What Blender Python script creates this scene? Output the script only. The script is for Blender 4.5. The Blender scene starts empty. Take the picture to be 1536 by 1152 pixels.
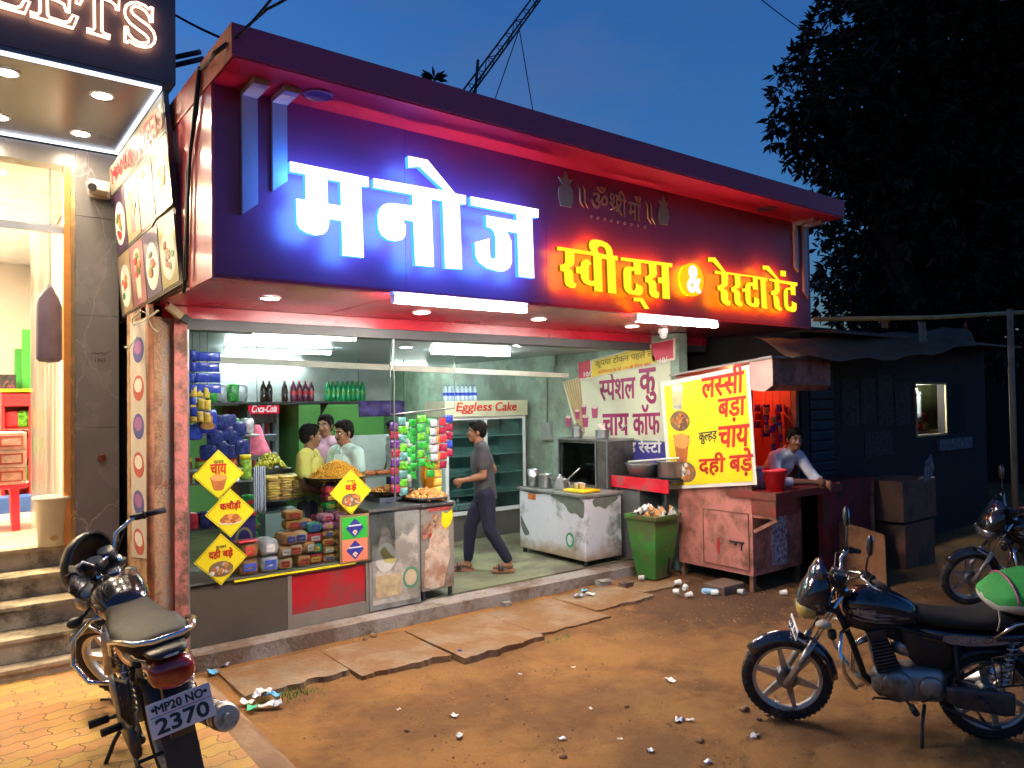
import bpy, bmesh, math, random
from mathutils import Vector, Matrix, Quaternion
random.seed(7)
R = math.radians
S = bpy.context.scene
COL = S.collection
# ------------------------------------------------------------------ camera
CAM_Z, FOC, YAW, PIT, ROLL = 2.0, 1114.0, 37.43, 0.0237, 0.0149
cd = bpy.data.cameras.new("camera"); cam = bpy.data.objects.new("camera", cd); COL.objects.link(cam)
cd.sensor_width = 36.0; cd.lens = 36.0 * FOC / 1536.0; cd.clip_end = 500; cd.clip_start = 0.05
CR = (Matrix.Rotation(R(-YAW), 3, 'Z') @ Matrix.Rotation(math.pi / 2 + PIT, 3, 'X') @ Matrix.Rotation(-ROLL, 3, 'Z'))
cam.matrix_world = Matrix.Translation((0, 0, CAM_Z)) @ CR.to_4x4()
S.camera = cam
# ------------------------------------------------------------------ dusk sky
W = bpy.data.worlds.new("World"); S.world = W; W.use_nodes = True
wn = W.node_tree.nodes; wl = W.node_tree.links
bg = wn["Background"]; sky = wn.new("ShaderNodeTexSky"); sky.sky_type = 'NISHITA'; sky.sun_disc = False
sky.sun_elevation = R(0.95); sky.sun_rotation = R(325); sky.altitude = 300; sky.air_density = 1.2
sky.dust_density = 0.9; sky.ozone_density = 4.8
wt = wn.new("ShaderNodeTexCoord"); wm_ = wn.new("ShaderNodeMapping"); wm_.inputs["Scale"].default_value = (2.2, 2.2, 7.0); wz = wn.new("ShaderNodeTexNoise")
wz.inputs["Scale"].default_value = 1.6; wz.inputs["Detail"].default_value = 7; wz.inputs["Roughness"].default_value = .55     # faint dusk cloud
wl.new(wt.outputs["Generated"], wm_.inputs[0]); wl.new(wm_.outputs[0], wz.inputs["Vector"])
wr = wn.new("ShaderNodeMapRange"); wr.inputs[1].default_value = .50; wr.inputs[2].default_value = .75; wr.inputs[4].default_value = .34; wl.new(wz.outputs[0], wr.inputs[0])
wx_ = wn.new("ShaderNodeMixRGB"); wl.new(wr.outputs[0], wx_.inputs[0]); wl.new(sky.outputs[0], wx_.inputs[1]); wx_.inputs[2].default_value = (.16, .20, .34, 1)
wl.new(wx_.outputs[0], bg.inputs[0]); bg.inputs[1].default_value = 0.15
# ------------------------------------------------------------------ exposure, render
S.view_settings.view_transform = 'Standard'; S.view_settings.look = 'None'
EXPO = 2.4
S.view_settings.exposure = EXPO; S.view_settings.gamma = 1.0
S.render.engine = 'CYCLES'
S.cycles.use_denoising = True
S.cycles.max_bounces = 8; S.cycles.diffuse_bounces = 3; S.cycles.glossy_bounces = 3; S.cycles.transparent_max_bounces = 12
S.cycles.caustics_reflective = False; S.cycles.caustics_refractive = False
S.cycles.sample_clamp_indirect = 4.0

# ------------------------------------------------------------------ helpers
def px(x, y, ax, v):
    """World point where the sight line through photo pixel (x, y) meets the plane axis ax = v (used to measure the place)."""
    d = CR @ Vector(((x - 768) / FOC, -(y - 576) / FOC, -1)); c = Vector((0, 0, CAM_Z))
    return c + d * ((v - c[ax]) / d[ax])

def wmat(o):
    m = o.matrix_basis.copy()
    return wmat(o.parent) @ m if o.parent else m

MATS = {}
def M(name, col, rough=.6, metal=0., var=.12, scale=6., bump=0., bscale=60., coat=0., emit=None, es=0., dirt=None, dscale=3., damt=.5, spec=.5, trans=0., alpha=1.):
    """Principled material: colour broken up by noise, optional dirt in patches with a shape of their own, optional bump."""
    if name in MATS: return MATS[name]
    m = bpy.data.materials.new(name); m.use_nodes = True; nt = m.node_tree; N = nt.nodes; L = nt.links
    b = N["Principled BSDF"]
    b.inputs["Roughness"].default_value = rough; b.inputs["Metallic"].default_value = metal
    b.inputs["Coat Weight"].default_value = coat; b.inputs["Specular IOR Level"].default_value = spec
    b.inputs["Transmission Weight"].default_value = trans; b.inputs["Alpha"].default_value = alpha
    tc = N.new("ShaderNodeTexCoord")
    c = (*col, 1)
    if var > 0:
        n = N.new("ShaderNodeTexNoise"); n.inputs["Scale"].default_value = scale; n.inputs["Detail"].default_value = 6
        L.new(tc.outputs["Object"], n.inputs["Vector"])
        mx = N.new("ShaderNodeMixRGB")
        mx.inputs[1].default_value = (*[x * (1 - var) for x in col], 1); mx.inputs[2].default_value = (*[min(1, x * (1 + var)) for x in col], 1)
        rp = N.new("ShaderNodeMapRange"); rp.inputs[1].default_value = .3; rp.inputs[2].default_value = .7
        L.new(n.outputs[0], rp.inputs[0]); L.new(rp.outputs[0], mx.inputs[0]); last = mx.outputs[0]
        if dirt:
            n2 = N.new("ShaderNodeTexNoise"); n2.inputs["Scale"].default_value = dscale; n2.inputs["Detail"].default_value = 9; n2.inputs["Roughness"].default_value = .68
            L.new(tc.outputs["Object"], n2.inputs["Vector"])
            r2 = N.new("ShaderNodeMapRange"); r2.inputs[1].default_value = .62 - damt * .3; r2.inputs[2].default_value = .70 - damt * .2
            L.new(n2.outputs[0], r2.inputs[0])
            m2 = N.new("ShaderNodeMixRGB"); L.new(r2.outputs[0], m2.inputs[0]); L.new(last, m2.inputs[1]); m2.inputs[2].default_value = (*dirt, 1); last = m2.outputs[0]
        L.new(last, b.inputs["Base Color"])
        r3 = N.new("ShaderNodeMapRange"); r3.inputs[3].default_value = max(.02, rough - .1); r3.inputs[4].default_value = min(1, rough + .12)
        L.new(n.outputs[0], r3.inputs[0]); L.new(r3.outputs[0], b.inputs["Roughness"])
    else:
        b.inputs["Base Color"].default_value = c
    if bump > 0:
        n3 = N.new("ShaderNodeTexNoise"); n3.inputs["Scale"].default_value = bscale; n3.inputs["Detail"].default_value = 5
        L.new(tc.outputs["Object"], n3.inputs["Vector"])
        bp = N.new("ShaderNodeBump"); bp.inputs["Strength"].default_value = bump; bp.inputs["Distance"].default_value = .02
        L.new(n3.outputs[0], bp.inputs["Height"]); L.new(bp.outputs[0], b.inputs["Normal"])
    if emit:
        b.inputs["Emission Color"].default_value = (*emit, 1); b.inputs["Emission Strength"].default_value = es
    MATS[name] = m
    return m

def glow(name, col, s):
    if name in MATS: return MATS[name]
    m = bpy.data.materials.new(name); m.use_nodes = True; N = m.node_tree.nodes; N.clear()
    e = N.new("ShaderNodeEmission"); o = N.new("ShaderNodeOutputMaterial"); e.inputs[0].default_value = (*col, 1); e.inputs[1].default_value = s / 2 ** EXPO      # strengths are written as the photograph shows them
    m.node_tree.links.new(e.outputs[0], o.inputs[0]); MATS[name] = m
    return m

def clear(name, tint=(.9, .95, .95), refl=.08, rough=.02):
    """Thin pane: mostly transparent, with a mirror-like part that grows at grazing angles."""
    if name in MATS: return MATS[name]
    m = bpy.data.materials.new(name); m.use_nodes = True; N = m.node_tree.nodes; L = m.node_tree.links; N.clear()
    t = N.new("ShaderNodeBsdfTransparent"); g = N.new("ShaderNodeBsdfGlossy"); f = N.new("ShaderNodeFresnel"); x = N.new("ShaderNodeMixShader"); o = N.new("ShaderNodeOutputMaterial")
    t.inputs[0].default_value = (*tint, 1); g.inputs["Roughness"].default_value = rough; f.inputs[0].default_value = 1.45
    mp = N.new("ShaderNodeMath"); mp.operation = 'MULTIPLY'; mp.inputs[1].default_value = refl * 12
    L.new(f.outputs[0], mp.inputs[0]); L.new(mp.outputs[0], x.inputs[0]); L.new(t.outputs[0], x.inputs[1]); L.new(g.outputs[0], x.inputs[2]); L.new(x.outputs[0], o.inputs[0])
    MATS[name] = m
    return m

def thing(name, label, cat, loc=(0, 0, 0), rz=0., group=None, rx=0.):
    o = bpy.data.objects.new(name, None); COL.objects.link(o); o.empty_display_size = .1
    o.location = loc; o.rotation_euler = (rx, 0, rz); o["label"] = label; o["category"] = cat
    if group: o["group"] = group
    return o

def tag(o, label, cat, group=None):
    o["label"] = label; o["category"] = cat
    if group: o["group"] = group
    return o

def link_mesh(name, me, mats, parent=None, world=True, smooth=None):
    if parent is not None and world: me.transform(wmat(parent).inverted())
    elif parent is None and world:
        pass
    for m in (mats if isinstance(mats, (list, tuple)) else [mats]): me.materials.append(m)
    o = bpy.data.objects.new(name, me); COL.objects.link(o)
    if parent is not None: o.parent = parent
    if smooth:
        for p in me.polygons: p.use_smooth = True
    return o

def rot_to(d):
    return Vector((0, 0, 1)).rotation_difference(Vector(d).normalized()).to_matrix().to_4x4()

class MB:
    """Collects shapes in one bmesh; build() links them as one object."""
    def __init__(s): s.b = bmesh.new(); s.X = Matrix(); s.mi = 0
    def _v(s, co): return s.b.verts.new(s.X @ Vector(co))
    def _f(s, vs, smooth=False):
        try:
            f = s.b.faces.new(vs); f.material_index = s.mi; f.smooth = smooth; return f
        except ValueError: return None
    def box(s, a, b, bev=0.):
        x0, y0, z0 = [min(p, q) for p, q in zip(a, b)]; x1, y1, z1 = [max(p, q) for p, q in zip(a, b)]
        v = [s._v(c) for c in ((x0, y0, z0), (x1, y0, z0), (x1, y1, z0), (x0, y1, z0), (x0, y0, z1), (x1, y0, z1), (x1, y1, z1), (x0, y1, z1))]
        fs = [s._f([v[i] for i in q]) for q in ((0, 3, 2, 1), (4, 5, 6, 7), (0, 1, 5, 4), (1, 2, 6, 5), (2, 3, 7, 6), (3, 0, 4, 7))]
        if bev > 0:
            es = list({e for f in fs for e in f.edges})
            r = bmesh.ops.bevel(s.b, geom=es, offset=bev, segments=2, affect='EDGES', profile=.6)
            for f in r['faces']: f.material_index = s.mi
        return s
    def obox(s, c, ux, uy, uz, bev=0.):
        """Box centred at c with half-extent vectors."""
        X = s.X; ux, uy, uz = Vector(ux), Vector(uy), Vector(uz)
        T = Matrix.Identity(4)
        for i, u in enumerate((ux, uy, uz)):
            for k in range(3): T[k][i] = u[k]
        for k in range(3): T[k][3] = Vector(c)[k]
        if bev > 0:
            la, lb, lc = ux.length, uy.length, uz.length
            T2 = T @ Matrix.Diagonal((1 / la, 1 / lb, 1 / lc, 1)); s.X = X @ T2; s.box((-la, -lb, -lc), (la, lb, lc), bev)
        else:
            s.X = X @ T; s.box((-1, -1, -1), (1, 1, 1))
        s.X = X; return s
    def ring(s, c, ax, r, n=12, ry=None, a0=0.):
        m = rot_to(ax); ry = r if ry is None else ry
        return [s._v(Vector(c) + (m @ Vector((r * math.cos(a0 + 2 * math.pi * i / n), ry * math.sin(a0 + 2 * math.pi * i / n), 0)))) for i in range(n)]
    def cyl(s, p0, p1, r0, r1=None, n=12, caps=True, smooth=True):
        r1 = r0 if r1 is None else r1; d = Vector(p1) - Vector(p0)
        if d.length < 1e-6: return s
        A = s.ring(p0, d, r0, n); B = s.ring(p1, d, r1, n)
        for i in range(n): s._f([A[i], A[(i + 1) % n], B[(i + 1) % n], B[i]], smooth)
        if caps: s._f(A[::-1]); s._f(B)
        return s
    def tube(s, pts, r, n=8, closed=False, caps=True, rs=None):
        P = [Vector(p) for p in pts]; k = len(P); prev = None; rings = []
        up = None
        for i in range(k):
            if closed: t = (P[(i + 1) % k] - P[i - 1])
            else: t = P[min(i + 1, k - 1)] - P[max(i - 1, 0)]
            if t.length < 1e-9: t = Vector((0, 0, 1))
            t.normalize()
            if up is None:
                up = t.orthogonal().normalized()
            else:
                up = (up - t * up.dot(t))
                up = up.normalized() if up.length > 1e-6 else t.orthogonal().normalized()
            sd = t.cross(up); rr = rs[i] if rs else r
            rings.append([s._v(P[i] + up * (rr * math.cos(2 * math.pi * j / n)) + sd * (rr * math.sin(2 * math.pi * j / n))) for j in range(n)])
        for i in range(k if closed else k - 1):
            A, B = rings[i], rings[(i + 1) % k]
            for j in range(n): s._f([A[j], A[(j + 1) % n], B[(j + 1) % n], B[j]], True)
        if caps and not closed: s._f(rings[0][::-1]); s._f(rings[-1])
        return s
    def lathe(s, prof, c=(0, 0, 0), ax=(0, 0, 1), n=20, caps=True):
        m = rot_to(ax); c = Vector(c); rings = []
        for r, z in prof:
            rings.append([s._v(c + m @ Vector((max(r, 1e-4) * math.cos(2 * math.pi * i / n), max(r, 1e-4) * math.sin(2 * math.pi * i / n), z))) for i in range(n)])
        for A, B in zip(rings, rings[1:]):
            for i in range(n): s._f([A[i], A[(i + 1) % n], B[(i + 1) % n], B[i]], True)
        if caps: s._f(rings[0][::-1]); s._f(rings[-1])
        return s
    def ell(s, c, r, n=14, m=9, rot=None):
        c = Vector(c); Rm = rot.to_4x4() if rot is not None else Matrix(); rings = []
        for k in range(1, m):
            th = math.pi * k / m
            rings.append([s._v(c + Rm @ Vector((r[0] * math.sin(th) * math.cos(2 * math.pi * i / n), r[1] * math.sin(th) * math.sin(2 * math.pi * i / n), r[2] * math.cos(th)))) for i in range(n)])
        t = s._v(c + Rm @ Vector((0, 0, r[2]))); bt = s._v(c + Rm @ Vector((0, 0, -r[2])))
        for i in range(n): s._f([t, rings[0][i], rings[0][(i + 1) % n]], True); s._f([bt, rings[-1][(i + 1) % n], rings[-1][i]], True)
        for A, B in zip(rings, rings[1:]):
            for i in range(n): s._f([A[i], B[i], B[(i + 1) % n], A[(i + 1) % n]], True)
        return s
    def loft(s, secs, n=18, e=2.6, caps=True):
        """Closed rings along +x: (x, half width, z bottom, z top[, y centre[, exponent]])."""
        rings = []
        for q in secs:
            x, w, z0, z1 = q[:4]; yc = q[4] if len(q) > 4 else 0; ex = q[5] if len(q) > 5 else e
            zc, h = (z0 + z1) / 2, (z1 - z0) / 2; rg = []
            for i in range(n):
                a = 2 * math.pi * i / n; ca, sa = math.cos(a), math.sin(a)
                rg.append(s._v((x, yc + w * math.copysign(abs(ca) ** (2 / ex), ca), zc + h * math.copysign(abs(sa) ** (2 / ex), sa))))
            rings.append(rg)
        for A, B in zip(rings, rings[1:]):
            for i in range(n): s._f([A[i], A[(i + 1) % n], B[(i + 1) % n], B[i]], True)
        if caps: s._f(rings[0][::-1], True); s._f(rings[-1], True)
        return s
    def prism(s, pts, d):
        """Polygon (coplanar 3-D points) pushed along d."""
        A = [s._v(p) for p in pts]; B = [s._v(Vector(p) + Vector(d)) for p in pts]; n = len(pts)
        s._f(A[::-1]); s._f(B)
        for i in range(n): s._f([A[i], A[(i + 1) % n], B[(i + 1) % n], B[i]])
        return s
    def quad(s, a, b, c, d): s._f([s._v(p) for p in (a, b, c, d)]); return s
    def sheet(s, o, ux, uy, nx, ny, fz, th):
        """Sheet o + u ux + v uy, pushed by fz(u, v) along its normal, with thickness th."""
        o, ux, uy = Vector(o), Vector(ux), Vector(uy); nn = ux.cross(uy).normalized(); G = []
        for side in (0, 1):
            G.append([[s._v(o + ux * (i / nx) + uy * (j / ny) + nn * (fz(i / nx, j / ny) - side * th)) for i in range(nx + 1)] for j in range(ny + 1)])
        for side in (0, 1):
            for j in range(ny):
                for i in range(nx):
                    q = [G[side][j][i], G[side][j][i + 1], G[side][j + 1][i + 1], G[side][j + 1][i]]
                    s._f(q if side == 0 else q[::-1], True)
        A, B = G
        for i in range(nx):
            s._f([A[0][i + 1], A[0][i], B[0][i], B[0][i + 1]]); s._f([A[ny][i], A[ny][i + 1], B[ny][i + 1], B[ny][i]])
        for j in range(ny):
            s._f([A[j][0], A[j + 1][0], B[j + 1][0], B[j][0]]); s._f([A[j + 1][nx], A[j][nx], B[j][nx], B[j + 1][nx]])
        return s
    def build(s, name, mats, parent=None, world=True, fix=True):
        if fix: bmesh.ops.recalc_face_normals(s.b, faces=s.b.faces)
        me = bpy.data.meshes.new(name); s.b.to_mesh(me); s.b.free()
        return link_mesh(name, me, mats, parent, world)

def box(name, a, b, m, parent=None, bev=0., **k): return MB().box(a, b, bev).build(name, m, parent, **k)
def struct(o): o["kind"] = "structure"; return o

def copy_tree(o, parent=None):
    c = o.copy(); COL.objects.link(c)
    if parent is not None: c.parent = parent
    for ch in list(o.children): copy_tree(ch, c)
    return c

# ---------------------------------------------------------------- outlines and writing
def eval_mesh(ob):
    COL.objects.link(ob); dg = bpy.context.evaluated_depsgraph_get(); dg.update()
    me = bpy.data.meshes.new_from_object(ob.evaluated_get(dg)); COL.objects.unlink(ob); return me

def outline(loops, depth=0.):
    """Closed 2-D loops (holes by even-odd) filled and given a thickness -> mesh in its own xy plane, z from 0 to depth."""
    cu = bpy.data.curves.new("outline", 'CURVE'); cu.dimensions = '2D'; cu.fill_mode = 'BOTH'; cu.extrude = depth / 2
    for lp in loops:
        sp = cu.splines.new('POLY'); sp.points.add(len(lp) - 1)
        for p, q in zip(sp.points, lp): p.co = (q[0], q[1], 0, 1)
        sp.use_cyclic_u = True
    ob = bpy.data.objects.new("outline", cu); me = eval_mesh(ob); bpy.data.objects.remove(ob)
    me.transform(Matrix.Translation((0, 0, depth / 2)))
    return me

def smooth_loop(lp, it=2):
    for _ in range(it):
        o = []
        for i in range(len(lp)):
            a, b = lp[i], lp[(i + 1) % len(lp)]
            o += [(a[0] * .75 + b[0] * .25, a[1] * .75 + b[1] * .25), (a[0] * .25 + b[0] * .75, a[1] * .25 + b[1] * .75)]
        lp = o
    return lp

_G = {}
def glyph(s):
    if s not in _G:
        cu = bpy.data.curves.new("g", 'FONT'); cu.body = s; cu.size = 1; cu.resolution_u = 3
        ob = bpy.data.objects.new("g", cu); me = eval_mesh(ob); bpy.data.objects.remove(ob)
        _G[s] = ([tuple(v.co[:2]) for v in me.vertices], [tuple(p.vertices) for p in me.polygons]); bpy.data.meshes.remove(me)
    return _G[s]
def xmax(s): return max(v[0] for v in glyph(s)[0])
def adv(s): return xmax(s + "कक") - xmax("कक")
HALF = set("सलशपनतमचगखबवय")
def layout(s):
    """Lays out a line of writing; half letters (letter + virama before another) lose their stem. -> verts, faces"""
    if all(ord(c) < 0x900 for c in s): return glyph(s)
    V, F, x, i, run = [], [], 0., 0, ""
    def put(vs, fs, dx):
        k = len(V); V.extend((a + dx, b) for a, b in vs); F.extend(tuple(j + k for j in f) for f in fs)
    def flush(run, x):
        if run.strip(): put(*glyph(run), x)
        return x + (adv(run) if run else 0)
    while i < len(s):
        if i + 2 < len(s) and s[i + 1] == "्" and s[i] in HALF:
            x = flush(run, x); run = ""
            vs, fs = glyph(s[i]); w = max(v[0] for v in vs); y0 = min(v[1] for v in vs if v[0] > w * .6)
            bl = min(v[0] for v in vs if v[0] > w * .55 and v[1] < y0 + .05)
            b = bmesh.new(); bv = [b.verts.new((*v, 0)) for v in vs]
            for f in fs:
                try: b.faces.new([bv[j] for j in f])
                except ValueError: pass
            bmesh.ops.bisect_plane(b, geom=b.verts[:] + b.edges[:] + b.faces[:], plane_co=(bl, 0, 0), plane_no=(1, 0, 0), clear_outer=True)
            b.verts.index_update()
            put([tuple(v.co[:2]) for v in b.verts], [tuple(v.index for v in f.verts) for f in b.faces], x); b.free()
            x += bl - .015; i += 2
        else:
            if s[i] == "ि" and run:   # written before its letter
                c = run[-1]; x = flush(run[:-1], x); run = "ि" + c
            else: run += s[i]
            i += 1
    flush(run, x)
    return V, F

def writing(name, s, m, parent, o, ux, uz, w=None, h=None, th=.004, bold=0., slant=0., world=True, sub=None):
    """Writes s as raised lettering: lower left corner o, reading along ux, up along uz, fitted to width w and/or height h (bold = extra stroke in em)."""
    V, F = layout(s); ux, uz = Vector(ux).normalized(), Vector(uz).normalized(); nn = ux.cross(uz); o = Vector(o)
    x0, x1 = min(v[0] for v in V), max(v[0] for v in V); y0, y1 = min(v[1] for v in V), max(v[1] for v in V)
    sx = w / (x1 - x0) if w else None; sy = h / (y1 - y0) if h else None
    sx = sx or sy; sy = sy or sx
    b = bmesh.new()
    P = lambda v: o + ux * ((v[0] - x0) * sx + slant * (v[1] - y0) * sy) + uz * ((v[1] - y0) * sy)
    bv = [b.verts.new(P(v) + nn * th) for v in V]
    for f in F:
        try: b.faces.new([bv[j] for j in f])
        except ValueError: pass
    bmesh.ops.remove_doubles(b, verts=b.verts, dist=1e-6)
    if bold > 0:
        ed = [(e.verts[0].co.copy(), e.verts[1].co.copy()) for e in b.edges if len(e.link_faces) == 1]
        r = bold * min(sx, sy); k = MB()
        for a, c in ed:
            d = c - a
            if d.length < 1e-7: continue
            t = d.normalized(); sd = t.cross(nn)
            a2, c2 = a - t * r * .45, c + t * r * .45
            q = []
            for pnt in (a2, c2):
                q.append([k._v(pnt + sd * r - nn * th * .95), k._v(pnt + sd * r * .9 - nn * th * .12), k._v(pnt - sd * r * .9 - nn * th * .12), k._v(pnt - sd * r - nn * th * .95)])
            for j in range(4): k._f([q[0][j], q[0][(j + 1) % 4], q[1][(j + 1) % 4], q[1][j]])
            k._f(q[0][::-1]); k._f(q[1])
        me2 = bpy.data.meshes.new("x"); k.b.to_mesh(me2); k.b.free(); b.from_mesh(me2); bpy.data.meshes.remove(me2)
    else:
        r = bmesh.ops.extrude_face_region(b, geom=b.faces[:])
        for v in r['geom']:
            if isinstance(v, bmesh.types.BMVert): v.co -= nn * th * .9
        bmesh.ops.recalc_face_normals(b, faces=b.faces)
    me = bpy.data.meshes.new(name); b.to_mesh(me); b.free()
    return link_mesh(name, me, m, parent, world)

def decal(name, loops, m, parent, o, ux, uz, th=.004, world=True, sm=0):
    """Flat printed or cut-out shape on a plane."""
    ux, uz = Vector(ux), Vector(uz); nn = ux.cross(uz).normalized(); o = Vector(o)
    if sm: loops = [smooth_loop(l, sm) for l in loops]
    me = outline(loops, th)
    for v in me.vertices: v.co = o + ux * v.co.x + uz * v.co.y + nn * v.co.z
    return link_mesh(name, me, m, parent, world)

def circ(cx, cy, rx, ry=None, n=20, a=0.):
    ry = ry or rx
    return [(cx + rx * math.cos(2 * math.pi * i / n) * math.cos(a) - ry * math.sin(2 * math.pi * i / n) * math.sin(a), cy + rx * math.cos(2 * math.pi * i / n) * math.sin(a) + ry * math.sin(2 * math.pi * i / n) * math.cos(a)) for i in range(n)]

def blob(name, prims, m, parent=None, voxel=.012, it=4, world=False):
    """One continuous body: closed solids fused by a voxel remesh and smoothed."""
    k = MB()
    for p in prims: p(k)
    me = bpy.data.meshes.new(name); k.b.to_mesh(me); k.b.free()
    ob = bpy.data.objects.new("tmp", me)
    r = ob.modifiers.new("r", 'REMESH'); r.mode = 'VOXEL'; r.voxel_size = voxel; r.adaptivity = 0
    sm = ob.modifiers.new("s", 'SMOOTH'); sm.factor = .5; sm.iterations = it
    me2 = eval_mesh(ob); bpy.data.objects.remove(ob); bpy.data.meshes.remove(me)
    for p in me2.polygons: p.use_smooth = True
    return link_mesh(name, me2, m, parent, world)
def cap(p0, p1, r0, r1=None, n=12):
    """Tapered capsule solid."""
    r1 = r0 if r1 is None else r1
    def f(k):
        d = Vector(p1) - Vector(p0); L = d.length
        prof = [(r0 * math.sin(a), -r0 * math.cos(a)) for a in (.3, .7, 1.1)] + [(r0, 0), (r1, L)] + [(r1 * math.cos(a), L + r1 * math.sin(a)) for a in (.5, .9, 1.3)]
        k.lathe(prof, p0, d, n)
    return f
def ruffle(o, amp, f, seed=0., stretch=(1, 1, 1)):
    """Pushes a cloth surface in and out along its normals so that it hangs in folds."""
    from mathutils import noise
    me = o.data; ns = [v.normal.copy() for v in me.vertices]
    for v, n in zip(me.vertices, ns):
        q = Vector((v.co.x * stretch[0], v.co.y * stretch[1], v.co.z * stretch[2])) * f + Vector((seed, seed * 2, 0))
        a = noise.noise(q); v.co += n * amp * (a + .5 * (1 - 2 * abs(noise.noise(q * 2.1))))
def ellp(c, r, rot=None): return lambda k: k.ell(c, r, 16, 12, rot)
# ================================================================== materials
STEEL = M("steel", (.42, .42, .42), .32, .9, .1, 12)
CHROME = M("chrome", (.75, .75, .76), .12, 1., .04, 5)
IRON = M("dark_iron", (.05, .05, .052), .5, .6, .2, 10)
BLACKP = M("black_plastic", (.018, .018, .019), .45, 0, .2, 20)
RUBBER = M("rubber", (.022, .021, .02), .85, 0, .25, 30, bump=.2, dirt=(.12, .075, .045), dscale=9, damt=.35)
WHITEP = M("white_paint", (.72, .72, .70), .5, 0, .06)
REDACP = M("red_panel", (.36, .010, .026), .28, 0, .08, 3)
MAROON = M("maroon_panel", (.23, .034, .10), .38, 0, .10, 2.5)
PINKP = M("pink_weathered_paint", (.62, .20, .17), .7, 0, .15, 5, bump=.3, bscale=40, dirt=(.16, .085, .05), dscale=5, damt=.55)
CONC = M("concrete", (.30, .27, .235), .9, 0, .22, 5, bump=.5, bscale=35, dirt=(.15, .10, .065), dscale=2.5, damt=.6)
CONCG = M("grey_plaster", (.33, .27, .22), .9, 0, .2, 4, bump=.4, bscale=30, dirt=(.42, .22, .12), dscale=3, damt=.7)
GLASS = clear("window_glass", (.93, .97, .97), .055)
WOOD = M("worn_wood", (.22, .12, .06), .7, 0, .25, 9, bump=.3)

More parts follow.
